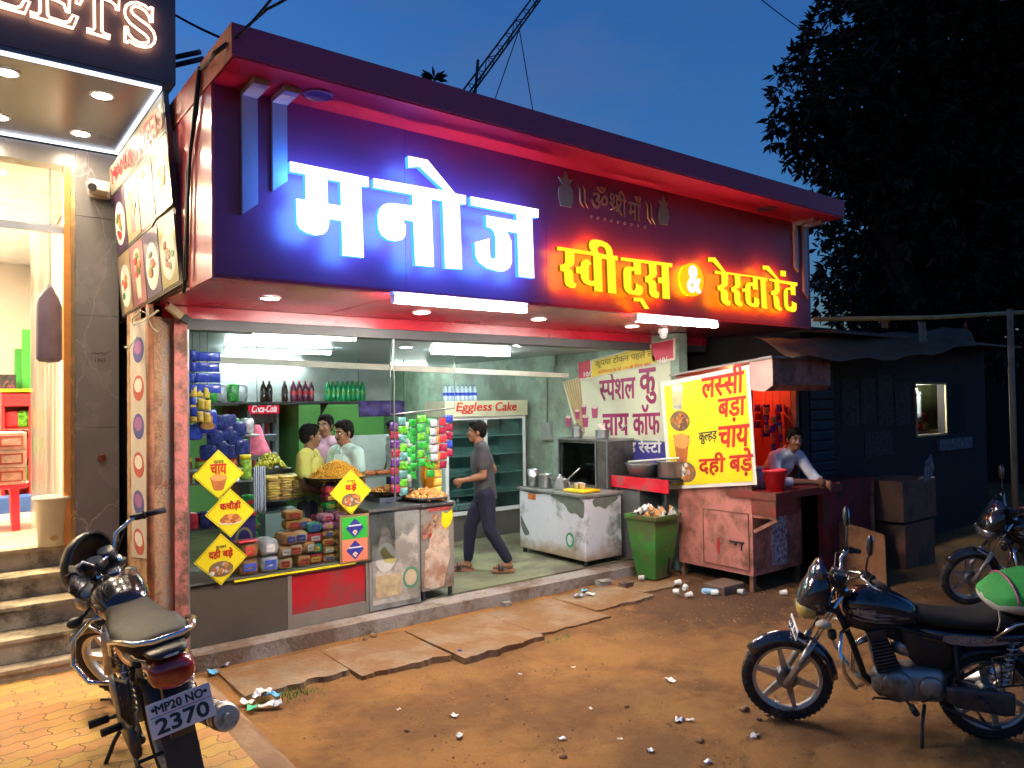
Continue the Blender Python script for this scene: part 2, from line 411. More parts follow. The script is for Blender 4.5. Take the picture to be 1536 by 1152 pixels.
# ================================================================== ground
def ground_mat():
    m = M("trodden_red_dirt", (.30, .140, .034), .95, 0, .28, 1.3, dirt=(.19, .085, .022), dscale=1.1, damt=.55)
    N = m.node_tree.nodes; L = m.node_tree.links; b = N["Principled BSDF"]; tc = [n for n in N if n.type == 'TEX_COORD'][0]
    n1 = N.new("ShaderNodeTexNoise"); n1.inputs["Scale"].default_value = 7; n1.inputs["Detail"].default_value = 10; n1.inputs["Roughness"].default_value = .72
    v = N.new("ShaderNodeTexVoronoi"); v.inputs["Scale"].default_value = 26; v.feature = 'F1'
    L.new(tc.outputs["Object"], n1.inputs["Vector"]); L.new(tc.outputs["Object"], v.inputs["Vector"])
    r = N.new("ShaderNodeMapRange"); r.inputs[1].default_value = 0; r.inputs[2].default_value = .35; r.inputs[3].default_value = 1; r.inputs[4].default_value = 0
    L.new(v.outputs["Distance"], r.inputs[0])
    g = N.new("ShaderNodeTexNoise"); g.inputs["Scale"].default_value = 4; L.new(tc.outputs["Object"], g.inputs["Vector"])
    gr = N.new("ShaderNodeMapRange"); gr.inputs[1].default_value = .5; gr.inputs[2].default_value = .65; L.new(g.outputs[0], gr.inputs[0])
    mu = N.new("ShaderNodeMath"); mu.operation = 'MULTIPLY'; L.new(r.outputs[0], mu.inputs[0]); L.new(gr.outputs[0], mu.inputs[1])
    ad = N.new("ShaderNodeMath"); ad.operation = 'MULTIPLY_ADD'; L.new(mu.outputs[0], ad.inputs[0]); ad.inputs[1].default_value = .35; L.new(n1.outputs[0], ad.inputs[2])
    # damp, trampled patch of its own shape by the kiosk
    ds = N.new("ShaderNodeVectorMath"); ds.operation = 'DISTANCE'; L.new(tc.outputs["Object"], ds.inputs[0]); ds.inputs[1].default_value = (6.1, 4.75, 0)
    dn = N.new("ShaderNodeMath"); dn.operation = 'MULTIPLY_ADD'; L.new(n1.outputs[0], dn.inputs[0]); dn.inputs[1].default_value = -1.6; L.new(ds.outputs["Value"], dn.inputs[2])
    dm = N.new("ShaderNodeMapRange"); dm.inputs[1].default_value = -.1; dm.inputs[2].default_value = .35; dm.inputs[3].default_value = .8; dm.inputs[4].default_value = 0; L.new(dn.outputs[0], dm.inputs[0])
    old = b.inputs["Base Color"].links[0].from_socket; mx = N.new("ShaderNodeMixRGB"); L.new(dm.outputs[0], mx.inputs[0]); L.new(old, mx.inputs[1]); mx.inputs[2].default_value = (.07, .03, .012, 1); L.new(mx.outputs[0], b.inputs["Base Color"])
    tot = ad.outputs[0]
    for cx, cy, rad, wd in ((2.2, -4.6, 7.9, .055), (2.5, -4.2, 7.6, .05), (9.5, 6.5, 6.2, .05), (6.6, -2.2, 5.6, .045), (6.9, -2.6, 5.75, .05)):   # tyre ruts pressed into the dirt
        d1 = N.new("ShaderNodeVectorMath"); d1.operation = 'DISTANCE'; L.new(tc.outputs["Object"], d1.inputs[0]); d1.inputs[1].default_value = (cx, cy, 0)
        d2 = N.new("ShaderNodeMath"); d2.operation = 'MULTIPLY_ADD'; L.new(g.outputs[0], d2.inputs[0]); d2.inputs[1].default_value = .5; d2.inputs[2].default_value = -rad - .25
        d3 = N.new("ShaderNodeMath"); L.new(d1.outputs["Value"], d3.inputs[0]); L.new(d2.outputs[0], d3.inputs[1])
        d4 = N.new("ShaderNodeMath"); d4.operation = 'ABSOLUTE'; L.new(d3.outputs[0], d4.inputs[0])
        d5 = N.new("ShaderNodeMapRange"); d5.interpolation_type = 'SMOOTHSTEP'; d5.inputs[1].default_value = wd * .3; d5.inputs[2].default_value = wd * 2.6; d5.inputs[3].default_value = -.30; d5.inputs[4].default_value = 0; L.new(d4.outputs[0], d5.inputs[0])
        d6 = N.new("ShaderNodeMath"); L.new(tot, d6.inputs[0]); L.new(d5.outputs[0], d6.inputs[1]); tot = d6.outputs[0]
    bp = N.new("ShaderNodeBump"); bp.inputs["Strength"].default_value = .9; bp.inputs["Distance"].default_value = .07
    L.new(tot, bp.inputs["Height"]); L.new(bp.outputs[0], b.inputs["Normal"])
    return m
from mathutils import noise as NZ
def gz(x, y):
    """Height of the trodden dirt at (x, y)."""
    f = min(1, max(0, (x - 1.4) / .8)) * min(1, max(0, (5.6 - y) / .5))
    return f * (.030 * NZ.noise((x * .9, y * .9, 0)) + .014 * NZ.noise((x * 2.7, y * 2.7, 3)) + .006 * NZ.noise((x * 8, y * 8, 7)) - .02)
def axis_pts(a, b, fa, fb, st, far):
    p = [a + (b - a) * i / int((b - a) / st) for i in range(int((b - a) / st) + 1)]
    return [fa] + [a - 6] + p + [b + 6] + [fb]
k = MB(); XS = axis_pts(1.0, 10.0, -90, 120, .09, 0); YS = axis_pts(.6, 6.0, -60, 160, .09, 0)
gv = [[k._v((x, y, gz(x, y))) for x in XS] for y in YS]
for j in range(len(YS) - 1):
    for i in range(len(XS) - 1): k._f([gv[j][i], gv[j][i + 1], gv[j + 1][i + 1], gv[j + 1][i]], True)
struct(k.build("ground", ground_mat()))

# paved forecourt of wavy interlocking blocks
def paver_mat():
    m = bpy.data.materials.new("wavy_pavers"); m.use_nodes = True; N = m.node_tree.nodes; L = m.node_tree.links; b = N["Principled BSDF"]
    tc = N.new("ShaderNodeTexCoord"); sp = N.new("ShaderNodeSeparateXYZ"); L.new(tc.outputs["Object"], sp.inputs[0])
    def wave(src, k, amp):
        s = N.new("ShaderNodeMath"); s.operation = 'MULTIPLY'; L.new(src, s.inputs[0]); s.inputs[1].default_value = k
        q = N.new("ShaderNodeMath"); q.operation = 'SINE'; L.new(s.outputs[0], q.inputs[0])
        w = N.new("ShaderNodeMath"); w.operation = 'MULTIPLY'; L.new(q.outputs[0], w.inputs[0]); w.inputs[1].default_value = amp; return w.outputs[0]
    wx = wave(sp.outputs[1], 2 * math.pi / .11, .010); wy = wave(sp.outputs[0], 2 * math.pi / .125, .011)
    ax = N.new("ShaderNodeMath"); L.new(sp.outputs[0], ax.inputs[0]); L.new(wx, ax.inputs[1])
    ay = N.new("ShaderNodeMath"); L.new(sp.outputs[1], ay.inputs[0]); L.new(wy, ay.inputs[1])
    cb = N.new("ShaderNodeCombineXYZ"); L.new(ax.outputs[0], cb.inputs[0]); L.new(ay.outputs[0], cb.inputs[1])
    br = N.new("ShaderNodeTexBrick"); L.new(cb.outputs[0], br.inputs["Vector"]); br.inputs["Scale"].default_value = 1
    br.inputs["Brick Width"].default_value = .25; br.inputs["Row Height"].default_value = .125; br.inputs["Mortar Size"].default_value = .004; br.inputs["Mortar Smooth"].default_value = .4
    br.inputs["Color1"].default_value = (.58, .35, .065, 1); br.inputs["Color2"].default_value = (.54, .24, .085, 1); br.inputs["Mortar"].default_value = (.13, .09, .05, 1); br.offset = .5
    nz = N.new("ShaderNodeTexNoise"); nz.inputs["Scale"].default_value = 3.2; nz.inputs["Detail"].default_value = 9; nz.inputs["Roughness"].default_value = .7; L.new(tc.outputs["Object"], nz.inputs[0])
    rp = N.new("ShaderNodeMapRange"); rp.inputs[1].default_value = .42; rp.inputs[2].default_value = .72; rp.inputs[4].default_value = .6; L.new(nz.outputs[0], rp.inputs[0])
    mx = N.new("ShaderNodeMixRGB"); L.new(rp.outputs[0], mx.inputs[0]); L.new(br.outputs["Color"], mx.inputs[1]); mx.inputs[2].default_value = (.24, .15, .075, 1)
    L.new(mx.outputs[0], b.inputs["Base Color"]); b.inputs["Roughness"].default_value = .75
    n2 = N.new("ShaderNodeTexNoise"); n2.inputs["Scale"].default_value = 90; L.new(tc.outputs["Object"], n2.inputs[0])
    sb = N.new("ShaderNodeMath"); sb.operation = 'MULTIPLY_ADD'; L.new(n2.outputs[0], sb.inputs[0]); sb.inputs[1].default_value = .25; 
    iv = N.new("ShaderNodeMath"); iv.operation = 'SUBTRACT'; iv.inputs[0].default_value = 1; L.new(br.outputs["Fac"], iv.inputs[1]); L.new(iv.outputs[0], sb.inputs[2])
    bp = N.new("ShaderNodeBump"); bp.inputs["Strength"].default_value = .6; bp.inputs["Distance"].default_value = .008; L.new(sb.outputs[0], bp.inputs["Height"]); L.new(bp.outputs[0], b.inputs["Normal"])
    return m
struct(box("pavement", (-12, -8, -.05), (1.32, 6.30, .10), paver_mat()))
k = MB(); k.prism([(1.322, -8, -.05), (1.322, -8, .098), (1.46, -8, .080), (1.60, -8, -.05)], (0, 13.55, 0))
struct(k.build("kerb", M("dusty_kerb", (.27, .17, .09), .92, 0, .25, 3, bump=.5, bscale=25, dirt=(.20, .11, .05), dscale=2, damt=.7)))

# broken stone slabs over the drain, along the shop front
k = MB(); rnd = random.Random(4)
xs = [1.62, 2.42, 3.2, 4.05, 4.9, 5.75, 6.5]
for i in range(6):
    a, b = xs[i] + .012, xs[i + 1] - .012
    y0 = [5.18, 5.02, 4.86, 4.95, 5.16, 5.30][i]; zt = [.022, .012, .018, .010, .014, .008][i]; n = 26
    top = []
    for q in range(n + 1): top.append((a + (b - a) * q / n, y0 + .05 * NZ.noise((q * .21, i * 7.3, 0)) + rnd.uniform(-.012, .012), zt))
    top += [(b, 5.82 + rnd.uniform(-.03, .0), zt - .01), (a, 5.80, zt - .01)]
    k.prism(top, (0, 0, -.14))
struct(k.build("footpath", M("stone_slab", (.25, .175, .10), .92, 0, .25, 3, bump=.7, bscale=22, dirt=(.21, .105, .035), dscale=2.2, damt=.75)))

# ================================================================== the sweet shop
SHX0, SHX1, FY, RY = 1.28, 7.85, 4.63, 4.2
shop = thing("shop_building", "single storey sweet shop with maroon fascia and red overhanging roof edge", "building", (1.22, 6.1, 0))
k = MB()
k.prism([(1.5, 5.92, -.2), (6.9, 5.92, -.2), (6.9, 5.92, .108), (1.5, 5.92, .122)], (0, .25, 0))
pl = k.build("plinth", CONC, shop)
box("floor", (1.5, 6.172, -.2), (6.95, 14, .13), M("worn_green_cement", (.19, .20, .11), .5, 0, .2, 2.2, bump=.12, bscale=25, dirt=(.10, .085, .06), dscale=2, damt=.55), shop)
# fascia box: front face, underside, left flank
k = MB()
for i in range(5):
    a = SHX0 + .02 + i * 1.31; k.box((a, FY, 2.80), (a + 1.3075 if i < 4 else SHX1, FY + .06, 3.955))
k.build("fascia_panel", MAROON, shop)
box("fascia_backing", (SHX0 + .02, FY + .061, 2.801), (SHX1, FY + .069, 3.954), BLACKP, shop)
box("fascia_edge", (SHX0 + .02, FY - .008, 2.775), (SHX1, FY + .068, 2.797), REDACP, shop)
k = MB()
for i in range(5):
    a = SHX0 + .02 + i * 1.314; k.box((a + .003, FY + .07, 2.78), (a + 1.311, 6.098, 2.80))
k.build("soffit", M("red_soffit_panel", (.40, .014, .03), .22, 0, .1, 2), shop)
box("back_box", (SHX0 + .03, FY + .08, 2.81), (SHX1, 14, 3.95), M("plaster_back", (.3, .2, .18), .9), shop)
k = MB(); k.prism([(SHX0, FY - .004, 2.775), (SHX0, 5.16, 2.775), (SHX0, 5.75, 3.953), (SHX0, FY - .004, 3.953)], (.018, 0, 0))
k.build("side_panel", M("pink_red_panel", (.60, .075, .085), .22, 0, .1, 2, dirt=(.42, .06, .06), dscale=1.5, damt=.4), shop)
# roof slab: red underside, dark front band
box("roof_slab", (SHX0, RY, 3.968), (SHX1, 14, 4.15), M("roof_band", (.34, .022, .10), .4, 0, .12, 2), shop)
box("roof_soffit", (SHX0 + .01, RY + .01, 3.956), (SHX1 - .01, FY + .3, 3.966), M("red_roof_soffit", (.44, .011, .028), .35, 0, .08, 3), shop)
box("roof_end", (SHX0 - .006, RY + .001, 3.957), (SHX0 - .001, 7.2, 4.152), M("neon_lit_end", (.62, .09, .03), .5, 0, .25, 6, dirt=(.35, .08, .03), dscale=7, damt=.5), shop)  # orange neon light on the slab end is put into its colour
STR = M("white_strip_panel", (.42, .38, .44), .4, 0, .05)
for i, (xa, xb, zb0, zb1) in enumerate(((1.455, 1.552, 3.175, 3.255), (1.645, 1.74, 3.35, 3.43), (7.515, 7.575, 3.45, 3.40), (7.68, 7.76, 3.19, 3.12))):
    k = MB(); k.prism([(xa, FY - .002, zb0), (xb, FY - .002, zb1), (xb, FY - .002, 3.954), (xa, FY - .002, 3.954)], (0, -.03, 0))
    k.box((xa, FY - .034, 3.915), (xb, FY - .25, 3.955)); k.build("decor_strip", STR, shop)
# front beam, side wall, pillars
box("beam", (1.22, 6.10, 2.685), (7.85, 6.35, 2.778), REDACP, shop)
box("beam", (1.5, 6.105, 2.60), (7.85, 6.30, 2.683), M("dark_frame", (.05, .05, .055), .5), shop)
PW = shop
k = MB(); k.box((1.22, 6.10, -.1), (1.318, 6.9, 2.77)); k.build("pillar", M("ochre_peeling_plaster", (.50, .31, .17), .9, 0, .2, 6, bump=.5, dirt=(.26, .13, .07), dscale=6, damt=.6), shop)
k = MB(); k.cyl((1.232, 6.085, -.1), (1.232, 6.085, 2.77), .028, n=10); k.build("pipe", M("rust_pipe", (.34, .13, .06), .75, .2, .3, 9, dirt=(.15, .06, .03)), shop)
box("pillar", (1.32, 6.13, -.1), (1.40, 6.5, 2.768), CONCG, shop)
box("pillar", (1.402, 6.085, -.1), (1.497, 6.5, 2.772), PINKP, shop)
writing("lettering", "45", M("rust_paint", (.30, .10, .05), .8), shop, (1.325, 6.127, 1.37), (1, 0, 0), (0, 0, 1), w=.07, h=.075, th=.003)
WALLI = M("interior_wall", (.50, .52, .50), .7, 0, .1, 3, dirt=(.33, .33, .28), dscale=2)
box("side_wall", (1.40, 6.52, .131), (1.498, 14, 2.76), WALLI, shop)
GREENW = M("green_wall", (.20, .52, .13), .6, 0, .08, 2)
box("back_wall", (1.5, 13.0, .131), (6.9, 13.2, 2.76), GREENW, shop)
box("side_wall", (6.8, 5.68, -.1), (6.95, 13.2, 2.77), M("oily_green_wall", (.27, .38, .29), .6, 0, .2, 3, dirt=(.17, .21, .16), dscale=1.6, damt=.6), shop)
box("ceiling", (1.5, 6.36, 2.64), (6.8, 13.0, 2.77), M("shop_ceiling", (.42, .45, .50), .35, 0, .12, 2), shop)
k = MB(); a = px(300, 538, 1, 7.2); b = px(853, 563, 1, 7.2)
k.prism([(a.x, 7.2, a.z + .03), (b.x, 7.2, b.z + .025), (b.x, 7.2, b.z - .03), (a.x, 7.2, a.z - .035)], (0, .06, 0))
k.build("beam", M("cream_trim", (.62, .62, .52), .4), shop)
# inner partitions: a tiled half wall and a doorway at the back
box("inner_wall", (4.7, 12.0, .131), (4.9, 12.99, 2.63), GREENW, shop)
box("tiled_wall", (5.3, 11.9, .131), (6.79, 11.99, 1.45), M("white_wall_tile", (.72, .74, .72), .25, 0, .05, 4), shop)
box("door_frame", (3.75, 12.93, .131), (3.84, 12.995, 2.1), WOOD, shop)
box("door_frame", (4.62, 12.93, .131), (4.698, 12.995, 2.1), WOOD, shop)
box("door_leaf", (3.85, 12.96, .131), (4.61, 12.99, 2.08), M("dark_curtain", (.22, .08, .06), .8, 0, .3, 8), shop)
# shop front pane and its frame
sf = thing("display_window", "tall glass pane of the shop front above the grey counter base", "shop window", (1.5, 6.11, .12))
box("pane", (1.515, 6.112, .58), (3.30, 6.118, 2.595), GLASS, sf)
box("frame", (1.499, 6.10, .122), (1.514, 6.14, 2.598), STEEL, sf)
box("frame", (3.301, 6.105, 1.05), (3.309, 6.125, 2.598), STEEL, sf)

# ================================================================== left neighbour shop
DKG = M("dark_composite_panel", (.085, .075, .085), .35, 0, .1, 3)
ls = thing("shop_building", "neighbouring bright shop with grey marble pillar and dark neon lit header", "building", (1.19, 7.15, 0))
HY = 5.46
box("header", (-9, HY, 4.235), (1.275, HY + .16, 6.4), DKG, ls)
box("side_panel", (1.20, HY + .165, 4.225), (1.27, 12, 6.39), M("grey_side_panel", (.13, .135, .15), .5), ls)
box("canopy_ceiling", (-9, HY + .005, 4.205), (1.195, 12, 4.232), M("grey_ceiling_panel", (.115, .13, .165), .3, 0, .06, 2), ls)
LED = glow("white_led_strip", (.80, .88, 1), 3.6)
k = MB(); k.box((-9, HY + .012, 4.185), (1.165, HY + .037, 4.203)); k.build("led_strip", LED, ls)
k = MB(); k.box((-9, 7.09, 4.185), (1.165, 7.112, 4.203)); k.build("led_strip", LED, ls)
k = MB(); k.box((1.166, HY + .012, 4.185), (1.187, 7.112, 4.203)); k.build("led_strip", LED, ls)
def marble():
    m = M("grey_marble", (.20, .185, .175), .25, 0, .18, 2.5)
    N = m.node_tree.nodes; L = m.node_tree.links; b = N["Principled BSDF"]; tc = [n for n in N if n.type == 'TEX_COORD'][0]
    mp = N.new("ShaderNodeMapping"); mp.inputs["Rotation"].default_value = (0, .6, 0); mp.inputs["Scale"].default_value = (1.6, 1.6, .7); L.new(tc.outputs["Object"], mp.inputs[0])
    v = N.new("ShaderNodeTexVoronoi"); v.feature = 'DISTANCE_TO_EDGE'; v.inputs["Scale"].default_value = 1.5
    nz = N.new("ShaderNodeTexNoise"); nz.inputs["Scale"].default_value = 3; nz.inputs["Detail"].default_value = 6; L.new(mp.outputs[0], nz.inputs[0])
    ad = N.new("ShaderNodeMixRGB"); ad.inputs[0].default_value = .25; L.new(mp.outputs[0], ad.inputs[1]); L.new(nz.outputs["Color"], ad.inputs[2]); L.new(ad.outputs[0], v.inputs["Vector"])
    r = N.new("ShaderNodeMapRange"); r.inputs[1].default_value = 0; r.inputs[2].default_value = .007; r.inputs[3].default_value = .75; r.inputs[4].default_value = 0; L.new(v.outputs[0], r.inputs[0])
    ms = N.new("ShaderNodeMath"); ms.operation = 'MULTIPLY'; L.new(r.outputs[0], ms.inputs[0]); L.new(nz.outputs[0], ms.inputs[1])
    old = b.inputs["Base Color"].links[0].from_socket
    mx = N.new("ShaderNodeMixRGB"); L.new(ms.outputs[0], mx.inputs[0]); L.new(old, mx.inputs[1]); mx.inputs[2].default_value = (.6, .57, .54, 1); L.new(mx.outputs[0], b.inputs["Base Color"])
    return m
MARB = marble()
k = MB()
for za, zb in ((.87, 1.83), (1.834, 2.78), (2.784, 3.62), (3.624, 4.18)): k.box((.875, 7.15, za), (1.20, 7.35, zb))
k.build("pillar", MARB, ls)
box("header", (-9, 7.16, 4.03), (.873, 7.34, 4.183), MARB, ls)
ORNG = M("orange_door_frame", (.62, .24, .05), .35, 0, .12, 6)
box("door_frame", (.79, 7.14, .87), (.838, 7.24, 4.028), ORNG, ls)
box("door_frame", (.842, 7.145, .87), (.872, 7.22, 4.028), M("brass_trim", (.70, .42, .16), .25, .8), ls)
# steps of grey stone, four risers on a base slab
STN = M("step_stone", (.46, .38, .25), .6, 0, .25, 2.5, bump=.2, bscale=25, dirt=(.13, .10, .06), dscale=2.5, damt=.5)
k = MB(); SY = [6.27, 6.41, 6.676, 6.942, 7.2]; SZ = [.185, .356, .527, .698, .869]
for i, (y, z) in enumerate(zip(SY, SZ)):
    xe = 1.215
    k.box((-9, y, z - .028), (xe, 7.26 if i == 4 else SY[i + 1] + .012, z), .004)
    k.box((-9, y + .022, (SZ[i - 1] if i else .09)), (xe - .02, y + .05, z - .029))
k.build("steps", STN, ls)
box("floor", (-9, 7.262, .6), (1.19, 13, .872), M("beige_floor_tile", (.62, .55, .44), .25, 0, .06, 2), ls)
CREAM = M("cream_wall", (.66, .60, .52), .6, 0, .05, 2)
box("back_wall", (-9, 12.6, .873), (1.19, 12.75, 4.20), CREAM, ls)
box("side_wall", (1.0, 7.36, .873), (1.19, 12.59, 4.20), CREAM, ls)
box("ceiling", (-9, 7.35, 4.05), (.99, 12.59, 4.19), M("white_ceiling", (.72, .70, .66), .6), ls)
k = MB(); k.box((-9, 7.19, .88), (.28, 7.20, 4.02)); k.build("pane", GLASS, ls)
box("door_rail", px(0, 338, 1, 7.17) + Vector((-3, 0, -.012)), px(96, 343, 1, 7.2) + Vector((0, 0, .012)), STEEL, ls)
# ================================================================== big lit letters on the fascia
def traced(name, loops, crop, y, depth, mats, parent, sm=0):
    """Letters cut from sheet, measured on the photo crop (x0, y0, scale) and laid in the plane Y = y with real thickness."""
    x0, y0, sc = crop
    LL = []
    for lp in loops:
        q = [px(x0 + a / sc, y0 + b / sc, 1, y) for a, b in lp]; LL.append([(p.x, p.z) for p in q])
    me = outline(LL, depth)
    for v in me.vertices: v.co = Vector((v.co.x, y + v.co.z, v.co.y))
    for m in mats: me.materials.append(m)
    bm = bmesh.new(); bm.from_mesh(me); bmesh.ops.recalc_face_normals(bm, faces=bm.faces)
    for f in bm.faces:
        f.normal_update(); n = f.normal
        f.material_index = (0 if f.calc_center_median().y < y + depth * .25 else 1) if abs(n.y) > .9 else 2
    bm.to_mesh(me); bm.free()
    if parent is not None: me.transform(wmat(parent).inverted())
    o = bpy.data.objects.new(name, me); COL.objects.link(o); o.parent = parent
    return o
WFACE = glow("white_letter_face", (.96, .97, 1), 3.0); BLUEH = glow("blue_letter_backlight", (.05, .28, 1), 32); BWASH = glow("blue_wash_side", (.01, .06, 1), 11); YSIDE = glow("yellow_letter_side", (1, .35, .0), .35)  # letter sides glow blue, added to spread the wash over the panel
YFACE = glow("yellow_letter_face", (1, .60, .02), 1.7); ORH = glow("amber_letter_backlight", (1, .26, .0), 24)
C1 = (400, 200, 3.5721)
MA = [[(125, 150), (547, 235), (548, 288), (506, 281), (521, 665), (407, 653), (402, 470), (336, 459), (332, 500), (322, 525), (300, 541), (265, 546), (215, 533), (180, 513), (163, 485), (158, 350), (208, 355), (207, 219), (126, 204)], [(326, 247), (396, 260), (399, 388), (328, 377)]]
NO = [[(573, 240), (955, 308), (818, 178), (760, 182), (758, 121), (862, 142), (1010, 322), (1068, 333), (1068, 380), (1034, 378), (1047, 728), (957, 722), (943, 362), (882, 352), (896, 715), (797, 706), (786, 472), (728, 461), (742, 485), (746, 515), (742, 550), (725, 570), (690, 578), (650, 570), (615, 545), (598, 510), (595, 440), (604, 405), (625, 382), (660, 373), (783, 388), (781, 328), (573, 290)]]
JA = [[(1094, 338), (1457, 407), (1456, 452), (1422, 448), (1434, 776), (1352, 766), (1344, 534), (1282, 524), (1298, 545), (1312, 580), (1314, 690), (1302, 720), (1275, 738), (1240, 739), (1180, 722), (1135, 690), (1119, 655), (1116, 585), (1192, 564), (1197, 655), (1205, 672), (1218, 674), (1228, 662), (1226, 560), (1218, 525), (1200, 507), (1178, 500), (1176, 440), (1342, 469), (1339, 432), (1095, 384)]]
sg = thing("sign_lettering", "big white illuminated shop name with blue backlight on the maroon fascia", "sign", (3.3, FY - .1, 2.9))
for lp in (MA, NO, JA): traced("letter", lp, C1, FY - .19, .045, [WFACE, BLUEH, BWASH], sg)
C2 = (830, 350, 8.084); C3 = (1010, 370, 7.68)
SVI = [[(48, 158), (462, 222), (440, 185), (430, 140), (440, 100), (465, 78), (500, 72), (580, 85), (650, 115), (695, 160), (718, 210), (722, 265), (782, 278), (780, 332), (750, 326), (766, 735), (664, 722), (648, 318), (585, 305), (600, 712), (500, 700), (495, 638), (460, 640), (410, 625), (365, 595), (335, 540), (330, 490), (275, 482), (274, 405), (330, 402), (335, 355), (360, 325), (400, 315), (435, 325), (465, 375), (432, 385), (432, 550), (440, 570), (460, 578), (494, 572), (482, 270), (255, 240), (258, 340), (250, 375), (225, 400), (185, 420), (220, 440), (240, 480), (248, 590), (280, 608), (275, 645), (255, 668), (200, 660), (155, 630), (138, 590), (130, 480), (120, 462), (85, 455), (80, 380), (130, 372), (145, 350), (140, 215), (48, 205)],
       [(535, 185), (555, 158), (585, 155), (620, 175), (640, 215), (645, 262), (560, 240), (540, 215)]]
TSA = [[(818, 288), (1445, 365), (1443, 415), (1400, 408), (1415, 797), (1325, 790), (1318, 608), (1270, 600), (1268, 535), (1315, 535), (1312, 390), (1250, 380), (1258, 500), (1240, 530), (1195, 555), (1230, 575), (1250, 610), (1255, 700), (1285, 720), (1280, 780), (1250, 788), (1195, 770), (1165, 730), (1158, 620), (1145, 600), (1115, 590), (1113, 520), (1150, 512), (1165, 490), (1155, 370), (1062, 358), (1065, 505), (985, 500), (982, 455), (945, 460), (948, 660), (960, 690), (985, 690), (1000, 660), (1000, 600), (1085, 650), (1090, 700), (1075, 740), (1040, 755), (990, 750), (920, 735), (875, 700), (855, 650), (848, 470), (855, 425), (885, 400), (975, 408), (970, 350), (818, 330)]]
VIR = [[(975, 778), (1085, 785), (1165, 915), (1110, 918), (1050, 825), (975, 822)]]
RES = [[(478, 275), (560, 288), (455, 175), (402, 172), (400, 122), (482, 124), (605, 290), (1085, 360), (1083, 400), (1062, 398), (1083, 718), (1018, 708), (1002, 378), (968, 375), (975, 500), (915, 490), (913, 450), (888, 455), (892, 610), (900, 650), (920, 655), (932, 640), (930, 575), (988, 605), (992, 660), (975, 695), (940, 700), (880, 685), (845, 655), (832, 610), (828, 520), (790, 515), (790, 485), (828, 480), (832, 435), (855, 415), (918, 412), (915, 352), (770, 338), (778, 440), (765, 470), (720, 490), (755, 505), (772, 540), (775, 630), (798, 650), (790, 690), (760, 690), (720, 665), (705, 625), (700, 530), (668, 515), (668, 470), (700, 455), (712, 440), (705, 330), (632, 318), (632, 430), (615, 460), (575, 480), (608, 495), (630, 530), (632, 615), (662, 635), (650, 680), (610, 675), (565, 645), (550, 605), (545, 510), (510, 498), (508, 450), (545, 440), (557, 420), (552, 320), (478, 312)]]
RNT = [[(1100, 365), (1190, 375), (1070, 265), (1030, 262), (1030, 216), (1100, 222), (1225, 385), (1430, 415), (1427, 455), (1405, 450), (1408, 560), (1355, 552), (1350, 495), (1318, 500), (1320, 650), (1328, 690), (1348, 695), (1365, 680), (1365, 628), (1420, 655), (1420, 720), (1405, 750), (1370, 752), (1310, 735), (1280, 690), (1272, 560), (1275, 505), (1300, 475), (1350, 470), (1350, 440), (1220, 418), (1228, 500), (1215, 535), (1175, 560), (1205, 575), (1222, 610), (1228, 695), (1250, 705), (1245, 740), (1210, 735), (1170, 705), (1158, 650), (1152, 560), (1125, 550), (1125, 512), (1155, 505), (1168, 490), (1165, 408), (1100, 392)]]
DOT = [[(1235, 273), (1297, 282), (1297, 345), (1235, 338)]]
s2 = thing("sign_lettering", "yellow illuminated words with an ampersand disc, smaller, beside the big white name", "sign", (6, FY - .1, 2.9))
for lp, c in ((SVI, C2), (TSA, C2), (VIR, C2), (RES, C3), (RNT, C3), (DOT, C3)): traced("letter", lp, c, FY - .12, .03, [YFACE, ORH, YSIDE], s2)
dc = px(1010 + 224 / 7.68, 370 + 380 / 7.68, 1, FY - .09)
k = MB(); k.cyl((dc.x, FY - .095, dc.z), (dc.x, FY - .06, dc.z), .158, n=40, smooth=False); disc = k.build("disc", glow("yellow_disc_face", (1, .50, .01), 1.3), s2)
k = MB(); k.cyl((dc.x, FY - .058, dc.z), (dc.x, FY - .04, dc.z), .15, n=40); k.build("disc_backlight", ORH, s2)
writing("ampersand", "&", glow("white_ampersand", (.95, .93, .9), 1.6), s2, (dc.x - .088, FY - .1, dc.z - .12), (1, 0, 0), (0, 0, 1), w=.18, h=.245, th=.008, bold=.03)

# ------------------------------------------------ small gilded invocation above it
GOLD = M("gilt_letters", (.46, .27, .13), .35, .3, .1)
em = thing("wall_inscription", "faint gilded invocation with two sacred pots and a row of dots on the fascia", "inscription", (5.4, FY, 3.5))
def at_sign(x, y): return px(830 + x / 8.084, 260 + y / 8.084, 1, FY - .012)
def em_write(s, xa, ya, xb, yb, h, bold=0):
    a, b = at_sign(xa, ya), at_sign(xb, yb); writing("lettering", s, GOLD, em, (a.x, FY - .004, a.z), b - a, (0, 0, 1), w=(b - a).length, h=h, th=.008, bold=bold)
for xa, ya in ((300, 130), (355, 140), (1120, 330), (1165, 335)):
    a, b, c_, d = at_sign(xa, ya), at_sign(xa + 28, ya + 60), at_sign(xa + 32, ya + 210), at_sign(xa + 75, ya + 285)
    k = MB(); k.tube([(p.x, FY - .006, p.z) for p in (a, b, c_, d)], .010, 6, rs=[.003, .010, .010, .003]); k.build("danda", GOLD, em)
em_write("ॐ", 465, 415, 665, 430, .19, .01)
em_write("श", 690, 435, 800, 470, .15, .015); em_write("री", 770, 500, 890, 530, .22, .015)
em_write("माँ", 915, 545, 1070, 580, .22, .015)
k = MB(); a, b = at_sign(705, 440), at_sign(800, 385); k.cyl((a.x, FY - .005, a.z), (b.x, FY - .005, b.z), .008); k.build("stroke", GOLD, em)
GRN = M("grey_green_gilt", (.22, .24, .17), .4, .2, .1)
